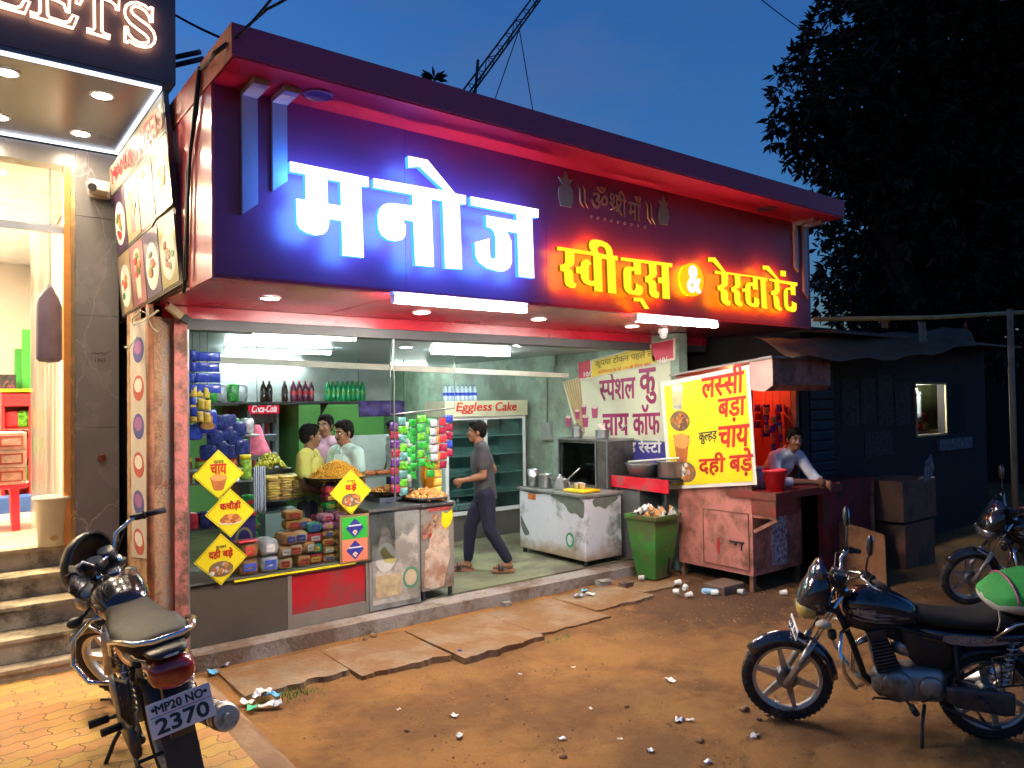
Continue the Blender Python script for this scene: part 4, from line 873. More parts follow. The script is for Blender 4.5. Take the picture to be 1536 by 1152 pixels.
# hanging strips of sachets
def strip(x, y, z, n, w, h, ms, lab, grp, lean=0., wid=None, cord=None):
    t = thing("sachet_strip", lab, "strip of packets", (x, y, z), 0, grp)
    for i in range(n):
        m = ms[i % len(ms)]; k = MB(); a = random.uniform(-.25, .25)
        k.X = Matrix.Translation((x + lean * i * h + random.uniform(-.006, .006), y + random.uniform(-.008, .008), z - (i + .5) * h)) @ Matrix.Rotation(a, 4, 'Z') @ Matrix.Rotation(random.uniform(-.15, .15), 4, 'X') @ Matrix.Rotation(R(90), 4, 'X')
        k.loft([(-w / 2, h * .47, -.001, .001, 0, 3), (-w * .40, h * .44, -.010, .010, 0, 3), (0, h * .43, -.016, .016, 0, 3), (w * .40, h * .44, -.010, .010, 0, 3), (w / 2, h * .47, -.001, .001, 0, 3)], 12); k.build("packet", m, t)
    if cord:
        k = MB(); k.cyl((x, y, z), (x, y, cord), .002, n=5); k.build("cord", BLKT, t)
    return t
GY = [M("green_yellow_wrap", (.10, .42, .03), .25, 0, .7, 26), GRNW]
G5 = "strips of snack sachets hanging at the entrance"
for i, (xp, yt, n, ms, lb) in enumerate(((592, 633, 8, [PURW, MARW], "brown and purple sachet strip at the outer left of the bunch"), (604, 625, 9, [M("teal_silver_wrap", (.12, .30, .28), .2, .2, .6, 20), GY[0]], "teal and silver sachet strip, second in the bunch"), (618, 628, 7, [GRNW], "plain green sachet strip in the bunch"), (632, 622, 6, GY, "green strip with yellow printed sachets"), (645, 626, 7, [GRNW, GY[0]], "green strip with large yellow marks next to the yellow strip"), (656, 640, 8, [YELW], "long yellow sachet strip above the orange bag"), (664, 626, 6, [REDW, MARW], "red and maroon sachet strip"), (673, 622, 5, [BLUW, MARW, MARW], "maroon strip topped by a blue sachet at the outer right"), (611, 632, 7, [SLVW, GRNW], "silver and green sachet strip"), (650, 628, 5, [SLVW], "shiny silver sachet strip"))):
    p = px(xp, yt, 1, 6.30 + .03 * (i % 3)); strip(p.x, 6.30 + .03 * (i % 3), p.z, n, .095, .085, ms, lb, G5, cord=None)
k = MB(); a, b = px(586, 622, 1, 6.32), px(682, 612, 1, 6.32); k.tube([(a.x, 6.32, a.z), ((a.x + b.x) / 2, 6.32, a.z + .03), (b.x, 6.32, b.z)], .008, 6); hr = k.build("hanging_rail", STEEL); tag(hr, "thin steel rail that the entrance sachet strips hang from", "rail")
for q in (a, b):
    k = MB(); k.cyl((q.x, 6.32, q.z), (q.x, 6.32, 2.639), .004, n=6); k.build("hanger", STEEL, hr)
ob = px(655, 735, 1, 6.52); o = packet(.17, .09, .34, M("orange_bag", (.80, .30, .02), .3, 0, .25, 12), "chips_bag", c=(ob.x, 6.66, ob.z)); o.rotation_euler = (0, 0, 0); tag(o, "tall orange snack bag standing below the sachet strips", "snack bag")
decal("label", [circ(0, 0, .055, .025, 16, .12)], M("maroon_oval", (.35, .03, .03), .4), o, (ob.x, 6.612, ob.z + .2), (1, 0, 0), (0, 0, 1), .003)
# packets hung inside the left edge of the pane
G6 = "packets hanging at the left edge of the pane"
for xp, yt, n, w, h, ms, lb in ((289, 524, 6, .05, .09, [BLUW], "narrow shiny blue strip against the pillar"), (311, 527, 4, .20, .085, [BLUW], "broad shiny blue packet strip at the top left of the pane"), (289, 578, 3, .05, .10, [YELW], "first yellow chips strip under the blue packets"), (300, 578, 3, .05, .10, [YELW], "second yellow chips strip under the blue packets"), (311, 580, 3, .05, .10, [YELW], "third yellow chips strip under the blue packets")):
    p = px(xp, yt, 1, 6.2); strip(p.x, 6.20, p.z, n, w, h, ms, lb, G6, cord=2.59)
for i, (xp, yp, m) in enumerate(((310, 650, BLUW), (291, 660, BLUW), (322, 668, DKB), (338, 662, DKB), (352, 668, DKB), (329, 684, DKB), (345, 688, DKB), (362, 682, DKB), (312, 690, DKB), (357, 655, DKB), (342, 644, DKB), (329, 645, DKB))):
    p = px(xp, yp, 1, 6.45 if i > 1 else 6.3); o = packet(.13 if i != 0 else .16, .06, .13 if i != 0 else .2, m, "biscuit_packet", c=(p.x, 6.45 if i > 1 else 6.3, p.z), rz=random.uniform(-.2, .2))
    tag(o, "dark blue biscuit packet in the pile left of the pink net bag" if i > 1 else ("large blue biscuit packet with a picture on it" if i == 0 else "blue biscuit packet half hidden by the pillar"), "biscuit packet", "blue biscuit packets by the left edge")
    if i == 0: decal("picture", [circ(0, .10, .045, .055)], TEA, o, (p.x, 6.272, p.z), (1, 0, 0), (0, 0, 1), .004); decal("picture", [circ(0, .06, .06, .03)], FRIED, o, (p.x, 6.271, p.z), (1, 0, 0), (0, 0, 1), .004)
sp = px(330, 697, 1, 6.45); tag(box("rack_shelf", (1.52, 6.36, sp.z - .05), (2.0, 6.6, sp.z - .035), STEEL), "small shelf carrying the dark blue biscuit packets", "shelf")
# more stock: red and green packs beside the diamond of dark rounds, jars on the floor rack, boxes under the pans
for i in range(3):
    for j in range(3): pack_at(2.72 + .115 * i, 1.05 + .075 * j - (.28 if i == 0 else .02), (REDW, GRNW, MARW)[(i + j) % 3], "red or green pack stacked behind the two colour poster", "biscuit pack", .11, .14, .072, "red and green packs behind the poster", y=6.52)
tag(box("crate", (2.62, 6.44, .6205), (3.02, 6.62, .765), WOOD), "low wooden crate behind the two colour poster", "crate")
for i in range(5):
    x = 1.70 + .13 * i; k = MB(); k.lathe([(.05, 0), (.055, .02), (.055, .16), (.045, .19)], (x, 6.98, 1.32), n=14); o = tag(k.build("jar", (M("toffee_jar", (.50, .12, .06), .2, 0, .7, 30), M("lime_jar", (.25, .42, .05), .2, 0, .7, 30), GOLDW)[i % 3]), "sweet jar in the row on the side rack behind the blue packets", "jar", "sweet jars on the side rack"); k = MB(); k.cyl((x, 6.98, 1.51), (x, 6.98, 1.545), .05, n=14); k.build("lid", REDW if i % 2 else YEL, o)
t = thing("side_rack", "tall steel rack of jars and packs against the left inner wall", "rack", (1.9, 7.0, .131))
for z in (.5, .9, 1.305, 1.72): box("shelf", (1.52, 6.86, z), (2.32, 7.14, z + .014), STEEL, t)
for x in (1.525, 2.295): box("upright", (x, 7.141, .131), (x + .02, 7.16, 1.95), IRON, t)
for i in range(6):
    for j in range(2): tag(packet(.12, .12, .15, (BLUW, YELW, REDW, GRNW, DKB, SLVW)[(i * 2 + j) % 6], "snack_packet", c=(1.60 + .125 * i, 6.95, (.915, 1.735)[j]), rz=random.uniform(-.2, .2)), "bright snack packet on the side rack", "snack packet", "snack packets on the side rack")
# ================================================================== deeper in the shop
def shelf_board(name, lab, a, b, y, d, m):
    p, q = px(*a, 1, y), px(*b, 1, y); t = thing(name, lab, "shelf", (p.x, y, p.z))
    box("board", (p.x, y, p.z - .03), (q.x, y + d, p.z), m, t)
    for f in (.2, .6, .85):
        x = p.x + (q.x - p.x) * f; k = MB(); k.prism([(x, y + .02, p.z - .031), (x, y + d, p.z - .031), (x, y + d, p.z - .2)], (.02, 0, 0)); k.build("bracket", IRON, t)
    box("back_panel", (p.x, y + d + .002, p.z - .05), (q.x, y + d + .03, 2.639), M("pale_back_panel", (.40, .43, .42), .6), t)
    return p, q
s0, s1 = shelf_board("wall_shelf", "long dark shelf of soft drink bottles high above the counter", (300, 604), (600, 603), 10.4, .28, M("dark_shelf", (.05, .05, .05), .5))
def bottle(c, m, h, lab, grp, capm=None, r=None):
    r = r or h * .15; k = MB(); k.lathe([(r * .9, 0), (r, .02), (r, h * .30), (r * .9, h * .42), (r, h * .55), (r * .85, h * .72), (r * .35, h * .90), (r * .33, h * .95)], c, n=12); o = k.build("drink_bottle", m); tag(o, lab, "bottle", grp)
    k = MB(); k.cyl(Vector(c) + Vector((0, 0, h * .95)), Vector(c) + Vector((0, 0, h)), r * .38, n=10); k.build("cap", capm or m, o)
    k = MB(); k.cyl(Vector(c) + Vector((0, 0, h * .32)), Vector(c) + Vector((0, 0, h * .52)), r * 1.015, n=12, caps=False); k.build("wrapper_band", WPR if capm is None else capm, o)
BG = M("green_bottle", (.01, .35, .12), .15, 0, .1); BK = M("cola_bottle", (.03, .015, .012), .15, 0, .1); BP = M("berry_bottle", (.14, .03, .07), .15, 0, .2); BC = M("clear_bottle", (.42, .52, .62), .12, 0, .15)
for i in range(8): bottle((px(492 + 7.4 * i, 604, 1, 10.5).x, 10.5, s0.z + .001), BG, .30, "green soft drink bottle in the row on the high shelf", "green bottles on the high shelf", GRNW)
for i, xp in enumerate((395, 404, 427, 440, 449, 458, 467)): bottle((px(xp, 604, 1, 10.5).x, 10.5, s0.z + .001), BK if i < 3 else BP, .30, "dark cola bottle on the high shelf" if i < 3 else "dark red drink bottle on the high shelf", "dark bottles on the high shelf", REDW if i >= 3 else BLKT)
for i, xp in enumerate((318, 330, 350, 362)):
    o = packet(.15, .14, .26, SLVW if i % 2 else GRNW, "carton", c=(px(xp, 604, 1, 10.5).x, 10.5, s0.z)); tag(o, "tall packet in silver on the high shelf" if i % 2 else "tall packet in green on the high shelf", "packet", "tall packets on the high shelf")
# hanging purple pennant strip
a, b = px(538, 602, 1, 9.6), px(606, 600, 1, 9.6)
k = MB(); k.sheet((a.x, 9.6, a.z - .22), (b.x - a.x, 0, 0), (0, 0, .22), 16, 2, lambda u, v: .02 * math.sin(u * 20), .004); pn = k.build("bunting", M("purple_bunting", (.08, .05, .20), .6, 0, .6, 14)); tag(pn, "purple printed paper strip hung across the shop behind the sachets", "bunting")
for q in (a, b):
    k = MB(); k.cyl((q.x, 9.6, q.z), (q.x, 9.6, 2.639), .004, n=5); k.build("cord", BLKT, pn)
# cola fridge at the back
fa, fb = px(376, 640, 1, 12.3), px(421, 640, 1, 12.3)
fr = thing("drinks_fridge", "tall drinks fridge with a red header reading Coca-Cola at the back of the shop", "fridge", ((fa.x + fb.x) / 2, 12.5, .13))
box("body", (fa.x, 12.42, .131), (fb.x, 12.92, 2.04), M("fridge_grey", (.16, .17, .19), .4), fr); box("header", (fa.x, 12.36, 1.86), (fb.x, 12.419, 2.04), glow("lit_red_header", (.75, .02, .05), 1.0), fr)
writing("lettering", "Coca-Cola", glow("lit_white_script", (1, .95, .95), 1.0), fr, (fa.x + .03, 12.357, 1.885), (1, 0, 0), (0, 0, 1), w=(fb.x - fa.x) - .08, h=.12, th=.004, slant=.25, bold=.02)
box("door_frame", (fa.x, 12.39, .40), (fa.x + .04, 12.419, 1.858), STEEL, fr); box("door_frame", (fb.x - .04, 12.39, .40), (fb.x, 12.419, 1.858), STEEL, fr)
for z in (.6, .9, 1.2, 1.5):
    box("shelf", (fa.x + .041, 12.40, z), (fb.x - .041, 12.419, z + .015), glow("lit_fridge_shelf", (.7, .8, 1), .7), fr)
    for i in range(6):
        k = MB(); x = fa.x + .08 + i * .075; k.cyl((x, 12.405, z + .016), (x, 12.405, z + .2), .025, n=8); k.build("can", (REDW, BK, BC)[i % 3], fr)
# cake fridge
g = thing("display_fridge", "two door display fridge with a header reading Eggless Cake behind the walking man", "fridge", (5.98, 8.7, .13))
FWH = M("fridge_frame", (.62, .64, .64), .35, 0, .05); X0, X1, Yf = 5.30, 6.66, 8.4
box("base", (X0, Yf + .03, .131), (X1, 9.1, .47), M("dark_kick", (.10, .095, .085), .5), g)
FIN = M("fridge_inside", (.34, .50, .47), .4, 0, .15)
box("back_panel", (X0, 9.0, .47), (X1, 9.1, 1.80), FIN, g); box("side_panel", (X0, Yf + .02, .47), (X0 + .03, 8.999, 1.80), FIN, g); box("side_panel", (X1 - .03, Yf + .02, .47), (X1, 8.999, 1.80), FIN, g)
for xa, xb in ((X0, X0 + .05), (5.93, 5.985), (X1 - .05, X1)): box("door_frame", (xa, Yf, .475), (xb, Yf + .019, 1.80), FWH, g)
box("door_frame", (X0 + .051, Yf + .001, .475), (X1 - .051, Yf + .018, .53), FWH, g); box("door_frame", (X0 + .051, Yf + .001, 1.76), (X1 - .051, Yf + .018, 1.80), FWH, g)
for z in (.72, 1.0, 1.26, 1.52): box("shelf", (X0 + .031, Yf + .05, z), (X1 - .031, 8.99, z + .012), M("shelf_glass", (.42, .60, .58), .2), g)
box("pane", (X0 + .051, Yf + .008, .531), (X1 - .051, Yf + .011, 1.759), clear("fridge_glass", (.80, .93, .92), .09), g)
hd = box("header", (X0 - .02, Yf - .03, 1.805), (X1 + .02, 8.9, 2.02), M("cream_header", (.52, .52, .36), .4), g)
writing("lettering", "Eggless", REDT, g, (X0 + .15, Yf - .031, 1.845), (1, 0, 0), (0, 0, 1), w=.58, h=.15, th=.004, slant=.2, bold=.02)
writing("lettering", "Cake", REDT, g, (X0 + .80, Yf - .031, 1.875), (1, 0, 0), (0, 0, 1), w=.37, h=.12, th=.004, slant=.2, bold=.02)
k = MB(); k.box((X0 + .18, Yf + .1, .532), (X0 + .50, 8.7, .62)); k.build("tray", FWH, g)
for i in range(6): bottle((X0 + .12 + .07 * (i % 3), Yf + .12 + .1 * (i // 3), .5315), BC, .18, "small clear bottle on the bottom shelf of the cake fridge", "bottles in the cake fridge")
for i in range(8): bottle((px(668 + 6.3 * i, 598, 1, 8.6).x, 8.6, 2.021), BC, .22, "clear water bottle in the row on top of the cake fridge", "water bottles on the cake fridge", BLUW)
# white chest counter along the right
CHIP = M("chipped_white_enamel", (.56, .58, .62), .35, 0, .06, 2, dirt=(.17, .20, .17), dscale=2.1, damt=.35)
def rust_low(m):
    """Rust and grime splashed along the foot of the chest (a worn band of its own)."""
    N = m.node_tree.nodes; L = m.node_tree.links; b = N["Principled BSDF"]; g = N.new("ShaderNodeNewGeometry"); s = N.new("ShaderNodeSeparateXYZ"); L.new(g.outputs["Position"], s.inputs[0])
    n = N.new("ShaderNodeTexNoise"); n.inputs["Scale"].default_value = 5; n.inputs["Detail"].default_value = 8; L.new(g.outputs["Position"], n.inputs[0])
    a = N.new("ShaderNodeMath"); a.operation = 'MULTIPLY_ADD'; L.new(n.outputs[0], a.inputs[0]); a.inputs[1].default_value = -.45; L.new(s.outputs[2], a.inputs[2])
    r = N.new("ShaderNodeMapRange"); r.inputs[1].default_value = -.02; r.inputs[2].default_value = .16; r.inputs[3].default_value = .85; r.inputs[4].default_value = 0; L.new(a.outputs[0], r.inputs[0])
    old = b.inputs["Base Color"].links[0].from_socket; mx = N.new("ShaderNodeMixRGB"); L.new(r.outputs[0], mx.inputs[0]); L.new(old, mx.inputs[1]); mx.inputs[2].default_value = (.30, .20, .10, 1); L.new(mx.outputs[0], b.inputs["Base Color"])
rust_low(CHIP)
ch = thing("chest_counter", "white enamel chest counter with chipped paint and a rusty foot", "counter", (6.05, 6.75, .13))
k = MB(); k.box((5.72, 6.16, .185), (6.30, 7.36, .90), .02); k.build("body", CHIP, ch)
k = MB(); k.box((5.70, 6.14, .902), (6.32, 7.38, .935), .006); k.build("top", M("worn_steel_top", (.30, .31, .30), .4, .5, .2, 4, dirt=(.16, .15, .12)), ch)
for x, y in ((5.76, 6.20), (6.26, 6.20), (5.76, 7.31), (6.26, 7.31)):
    k = MB(); k.cyl((x, y, .131), (x, y, .19), .025); k.build("leg", IRON, ch)
def flake(name, pts, m, y0=None, x=5.719): decal(name, [pts], m, ch, (x, 0, 0), (0, -1, 0), (0, 0, 1), .003, sm=1)
GR = M("bare_metal_green", (.13, .16, .13), .6, .2, .2, 9)
flake("bare_patch", [(-6.17, .90), (-6.5, .90), (-6.80, .895), (-6.62, .83), (-6.50, .80), (-6.42, .70), (-6.30, .72), (-6.22, .66), (-6.17, .70)], GR)
flake("bare_patch", [(-7.33, .60), (-7.28, .52), (-7.22, .45), (-7.15, .38), (-7.22, .34), (-7.27, .36), (-7.33, .45)], GR)
flake("bare_patch", [(-7.35, .895), (-7.1, .895), (-6.85, .895), (-7.0, .87), (-7.2, .88)], GR)
decal("sticker", [[(0, 0), (.15, 0), (.15, .07), (0, .07)]], M("orange_sticker", (.48, .15, .03), .5, 0, .3, 14), ch, (5.718, 7.18, .80), (0, -1, 0), (0, 0, 1), .003)
decal("emblem", [circ(0, 0, .07, .085), circ(0, 0, .05, .062)], M("green_emblem", (.03, .24, .10), .5), ch, (5.718, 6.42, .40), (0, -1, 0), (0, 0, 1), .003)
decal("bare_patch", [smooth_loop([(.08, .90), (.50, .90), (.50, .84), (.35, .80), (.30, .74), (.2, .80), (.12, .78)])], GR, ch, (5.74, 6.158, 0), (1, 0, 0), (0, 0, 1), .003)
# things standing on the chest
def pot(c, r, h, lab, cat, name, lid=False, handle=False, lip=True):
    t = thing(name, lab, cat, c); k = MB()
    k.lathe([(r * .9, 0), (r, h * .12), (r, h * .92), (r * 1.08, h * .97), (r * 1.08, h), (r * .98, h), (r * .95, h * .9)] if lip else [(r * .8, 0), (r, h), (r * .94, h), (r * .76, .01)], c, n=22, caps=True); k.build("body", STEEL, t)
    if lid:
        k = MB(); k.lathe([(r * 1.02, h + .002), (r * .7, h + .03), (.02, h + .04), (.018, h + .06), (.001, h + .065)], c, n=22); k.build("lid", STEEL, t)
    if handle:
        k = MB(); k.tube([(c[0], c[1] - r * .95, c[2] + h * .25), (c[0], c[1] - r * 1.55, c[2] + h * .4), (c[0], c[1] - r * 1.5, c[2] + h * .8), (c[0], c[1] - r * .95, c[2] + h * .85)], .008, 6); k.build("handle", STEEL, t)
    return t
pot((5.84, 7.22, .936), .075, .22, "tall steel tumbler at the far end of the chest counter", "tumbler", "steel_tumbler", lip=False)
pot((5.86, 7.02, .936), .08, .17, "steel jug with a handle next to the tall tumbler", "jug", "steel_jug", handle=True)
pot((5.90, 6.76, .936), .095, .12, "wide steel tea pan with a ladle in it", "pan", "steel_pan", handle=True)
k = MB(); k.cyl((5.90, 6.76, .99), (5.98, 6.52, 1.20), .008, n=8); k.ell((5.90, 6.77, .99), (.035, .035, .02)); tag(k.build("ladle", STEEL), "long steel ladle leaning out of the tea pan", "ladle")
pot((6.02, 6.92, .936), .07, .10, "small lidded steel pot behind the tea pan", "pot", "steel_pot", lid=True)
t = thing("serving_tray", "yellow plastic tray with paper cups on the chest counter", "tray", (5.92, 6.42, .937)); k = MB(); k.loft([(5.78, .16, .937, .957, 6.42, 8), (5.785, .17, .937, .972, 6.42, 8), (6.055, .17, .937, .972, 6.42, 8), (6.06, .16, .937, .957, 6.42, 8)], 24); k.build("tray", M("yellow_plastic", (.80, .48, .01), .35), t)
def cup(c, lab, grp, rz=0, tip=0, m=None):
    k = MB(); k.X = Matrix.Translation(c) @ Matrix.Rotation(rz, 4, 'Z') @ Matrix.Rotation(tip, 4, 'X'); k.lathe([(.022, 0), (.030, .065), (.032, .067), (.029, .064), (.021, .004)], n=14); o = k.build("paper_cup", m or WPR); return tag(o, lab, "cup", grp)
for i, (x, y) in enumerate(((5.86, 6.45), (5.90, 6.40), (5.93, 6.46), (5.88, 6.36))): cup((x, y, .973), "white paper cup standing on the yellow tray", "paper cups on the yellow tray")
# steel cabinet at the back of the chest
kc = thing("stove_cabinet", "dark steel and glass cabinet behind the chest counter with a pot on top", "cabinet", (6.55, 6.85, .13))
box("body", (6.34, 6.42, .131), (6.785, 7.30, 1.50), M("sooty_steel", (.16, .155, .14), .35, .6, .25, 5, dirt=(.08, .075, .06)), kc)
box("glass_front", (6.335, 6.62, .96), (6.339, 7.28, 1.47), clear("sooty_glass", (.35, .42, .40), .10), kc); box("top", (6.32, 6.40, 1.502), (6.79, 7.32, 1.525), STEEL, kc)
for y in (6.405, 6.60, 7.29): box("frame", (6.325, y, .94), (6.3345, y + .02, 1.50), STEEL, kc)
pot((6.46, 6.62, 1.526), .085, .11, "small steel pot with a white cloth in it on the steel cabinet", "pot", "steel_pot")
k = MB(); k.sheet((6.40, 6.60, 1.62), (.12, 0, 0), (0, .04, .09), 5, 4, lambda u, v: .015 * math.sin(u * 9 + v * 5), .004); tag(k.build("cloth", WPR), "white cloth bunched in the pot on the steel cabinet", "cloth")
pot((6.50, 7.12, 1.526), .07, .12, "round steel kettle at the far end of the steel cabinet", "kettle", "steel_kettle", lid=True, handle=True)
# stove stand with a red front
st = thing("stove_stand", "stove stand with a worn red front board and big steel vessels", "stove", (6.6, 5.95, .13))
box("body", (6.42, 5.98, .131), (6.78, 6.38, .95), M("grey_stove_metal", (.17, .17, .165), .5, .4, .2, 4), st)
RB = M("worn_red_board", (.62, .012, .03), .45, 0, .12, 4, dirt=(.30, .10, .09), dscale=4, damt=.4)
k = MB(); a, b = px(882, 742, 1, 6.0), px(990, 738, 0, 6.55)
k.prism([(6.40, 6.40, .965), (6.40, 5.52, .95), (6.40, 5.52, 1.10), (6.40, 6.40, 1.10)], (-.02, 0, 0)); k.build("front_board", RB, st)
for y in (5.56, 6.3): box("leg", (6.402, y, .05 if y < 5.9 else .131), (6.44, y + .035, .949), IRON, st)
k = MB(); k.lathe([(.17, 0), (.22, .14), (.23, .15), (.215, .15), (.16, .01)], (6.58, 6.05, 1.10), n=28); tag(k.build("cooking_pan", STEEL), "wide steel cooking pan on the stove stand", "pan")
pot((6.60, 5.66, 1.10), .15, .20, "deep steel vessel on the stove stand nearest the yellow banner", "vessel", "steel_vessel")
box("top", (6.42, 5.50, 1.06), (6.78, 6.30, 1.095), IRON, st)
k = MB(); k.cyl((6.42, 6.15, 1.27), (6.55, 5.50, 1.34), .012, n=8); tag(k.build("rolling_rod", M("pale_rod", (.6, .6, .58), .4)), "pale rod lying across the steel vessels", "rod")
k = MB(); k.sheet((6.62, 6.62, 1.27), (.0, -.18, .04), (0, 0, .18), 8, 8, lambda u, v: .02 * math.sin(u * 8) + .02 * v, .005); k.tube([(6.62, 6.55, 1.44), (6.66, 6.52, 1.62), (6.784, 6.5, 1.70)], .005, 5); tag(k.build("hanging_cloth", WPR), "white rag hanging from the wall above the stove", "cloth")
# banners on the right wall
BX = 6.797
bn = thing("banner", "wide pale tea banner with maroon writing on the right wall", "banner", (BX, 6.9, 1.3))
TL, BL = (7.70, 2.30), (7.45, 1.52); k = MB()
k.prism([(BX, 7.72, 2.26), (BX, 7.45, 1.55), (BX, 7.35, 1.52), (BX, 5.80, 1.50), (BX, 5.80, 2.52), (BX, 7.35, 2.32)], (-.006, 0, 0)); k.build("cloth", M("pale_green_banner", (.62, .64, .46), .6, 0, .06, 2), bn)
k = MB()
for i in range(7):
    a = 7.68 - i * .012; k.prism([(BX - .0065, 7.70 - .05 * i, 2.26 + .008 * i), (BX - .0065, 7.40 - .015 * i, 1.56), (BX - .0065, 7.375 - .015 * i, 1.56), (BX - .0065, 7.665 - .05 * i, 2.265 + .008 * i)], (-.001 - .0003 * i, 0, 0))
k.build("rays", M("tan_rays", (.45, .32, .14), .6, 0, .2), bn)
MRN = M("maroon_print", (.32, .02, .11), .5)
wtext("lettering", "स्पेशल", MRN, bn, 0, BX - .0065, (900, 601), (953, 597), .36, .03); wtext("lettering", "कु", MRN, bn, 0, BX - .0065, (960, 606), (984, 604), .42, .03)
wtext("lettering", "चाय", MRN, bn, 0, BX - .0065, (905, 652), (943, 652), .26, .03); wtext("lettering", "कॉफ", MRN, bn, 0, BX - .0065, (950, 652), (990, 651), .36, .03)
for q, (x, y, s) in enumerate(((853, 632, 1), (866, 622, .9), (878, 632, 1.1), (892, 618, 1.1), (876, 615, .9))):
    c = px(x, y, 0, BX - .008 - .002 * q); L = [[(-.055 * s, .06 * s), (-.04 * s, -.07 * s), (.04 * s, -.07 * s), (.055 * s, .06 * s)]]
    decal("picture", L, M("maroon_cup_print", (.36, .05, .14), .5, 0, .2), bn, c, (0, -1, 0), (0, 0, 1), .002); decal("picture", [circ(0, .06 * s, .055 * s, .02 * s)], M("milk_print", (.66, .50, .45), .5), bn, c, (0, -1, 0), (0, 0, 1), .003)
b2 = thing("banner", "dark blue cloth strip with white writing below the pale tea banner", "banner", (BX, 6.4, 1.2))
k = MB(); k.prism([(BX, 7.30, 1.49), (BX, 7.05, 1.30), (BX, 6.60, 1.22), (BX, 5.80, 1.17), (BX, 5.80, 1.49)], (-.006, 0, 0)); k.build("cloth", M("navy_banner", (.045, .04, .24), .6, 0, .1), b2)
wtext("lettering", "स एंड रेस्टो", WPR, b2, 0, BX - .0065, (915, 682), (992, 683), .20, .03)
b3 = thing("banner", "narrow yellow token notice with red ends above the tea banner", "banner", (BX, 6.5, 2.5))
k = MB(); k.prism([(BX - .012, 7.40, 2.50), (BX - .012, 7.36, 2.26), (BX - .012, 5.72, 2.46), (BX - .012, 5.70, 2.72)], (-.006, 0, 0)); k.build("cloth", M("pale_notice", (.60, .55, .42), .6), b3)
k = MB(); k.prism([(BX - .0185, 7.10, 2.515), (BX - .0185, 7.14, 2.305), (BX - .0185, 6.00, 2.445), (BX - .0185, 6.12, 2.65)], (-.002, 0, 0)); k.build("yellow_print", M("yellow_notice", (.68, .52, .05), .6), b3)
for ya, yb, za, zb in ((7.385, 7.15, 2.495, 2.29), (6.08, 5.74, 2.66, 2.46)):
    k = MB(); k.prism([(BX - .0185, ya, za + .01), (BX - .0185, ya - .01, zb - .015 + .02), (BX - .0185, yb, zb + .02), (BX - .0185, yb, za + .04)], (-.002, 0, 0)); k.build("red_print", M("red_notice", (.50, .05, .09), .6), b3)
OLV = M("olive_print", (.20, .14, .02), .6)
wtext("lettering", "कृपया टोकन पहले लें", OLV, b3, 0, BX - .021, (893, 553), (980, 537), .12, .02); wtext("lettering", "फरियाल 8-या 15-के लिए बाद", REDT, b3, 0, BX - .021, (897, 562), (977, 549), .06)
wtext("lettering", "10/-", WPR, b3, 0, BX - .021, (876, 565), (888, 564), .06, .02); wtext("lettering", "10/-", WPR, b3, 0, BX - .021, (990, 547), (1004, 544), .08, .02)
# dome camera, wiring on the wall
dcam = px(995, 503, 2, 2.70); t = thing("dome_camera", "small white dome camera under the fascia above the yellow token notice", "camera", dcam)
k = MB(); k.lathe([(.055, .075), (.055, .03), (.05, .02)], dcam, n=18); k.build("mount", WH, t); k = MB(); k.ell(dcam + Vector((0, 0, .005)), (.045, .045, .045)); k.build("dome", M("camera_dome", (.4, .4, .42), .15), t)
t = thing("switch_box", "grey switch box and pipe on the oily wall beside the cake fridge", "switch box", (6.79, 8.0, 1.5)); box("box", (6.74, 7.95, 1.45), (6.797, 8.15, 1.70), M("grey_box", (.25, .27, .25), .5), t)
k = MB(); k.tube([(6.78, 8.05, 1.70), (6.78, 8.05, 2.30), (6.78, 7.85, 2.5), (6.78, 7.85, 2.64)], .012, 6); k.build("pipe", M("grey_pipe", (.2, .22, .2), .6), t)
# serving table at the back
t = thing("serving_table", "steel table with orange trays near the white tiled wall", "table", (4.6, 9.5, .13)); p = px(580, 712, 1, 9.6)
box("top", (p.x - .5, 9.6, p.z - .03), (p.x + .5, 10.2, p.z), STEEL, t); 
for x in (p.x - .47, p.x + .44):
    for y in (9.63, 10.14): box("leg", (x, y, .131), (x + .03, y + .03, p.z - .031), STEEL, t)
for i in range(3): tag(packet(.22, .2, .06, M("orange_tray", (.6, .16, .05), .5), "food_tray", c=(p.x - .25 + .26 * i, 9.75, p.z)), "orange food tray on the steel table at the back", "tray", "orange trays on the back table")
# green waste bin
bn_ = thing("dustbin", "large green plastic dustbin overflowing with paper rubbish", "dustbin", (6.32, 5.70, .02), .1)
GB = M("green_plastic_bin", (.045, .22, .035), .45, 0, .25, 4, dirt=(.10, .12, .04), dscale=3, damt=.6)
k = MB(); A, B = .135, .215
def sq(z, a): return [(-a, -a * .9, z), (a, -a * .9, z), (a, a * .9, z), (-a, a * .9, z)]
rings = [[k._v(q) for q in sq(z, a)] for z, a in ((0, A), (.30, A + .045), (.66, B), (.66, B + .025), (.70, B + .03), (.705, B + .02), (.70, B - .005), (.40, A + .04))]
for U, V in zip(rings, rings[1:]):
    for i in range(4): k._f([U[i], U[(i + 1) % 4], V[(i + 1) % 4], V[i]])
k._f(rings[0][::-1]); k._f(rings[-1]); k.build("body", GB, bn_, world=False)
decal("emblem", [circ(0, 0, .045, .05), circ(0, 0, .03, .034)], M("orange_emblem", (.35, .22, .03), .6), bn_, (-.172, .02, .36), (0, -1, 0), (.0, 0, 1), .004, world=False); decal("emblem", [circ(0, 0, .045, .05)], M("orange_emblem", (.35, .22, .03), .6), bn_, (.03, -.160, .36), (1, 0, 0), (0, 0, 1), .004, world=False)
r = random.Random(3)
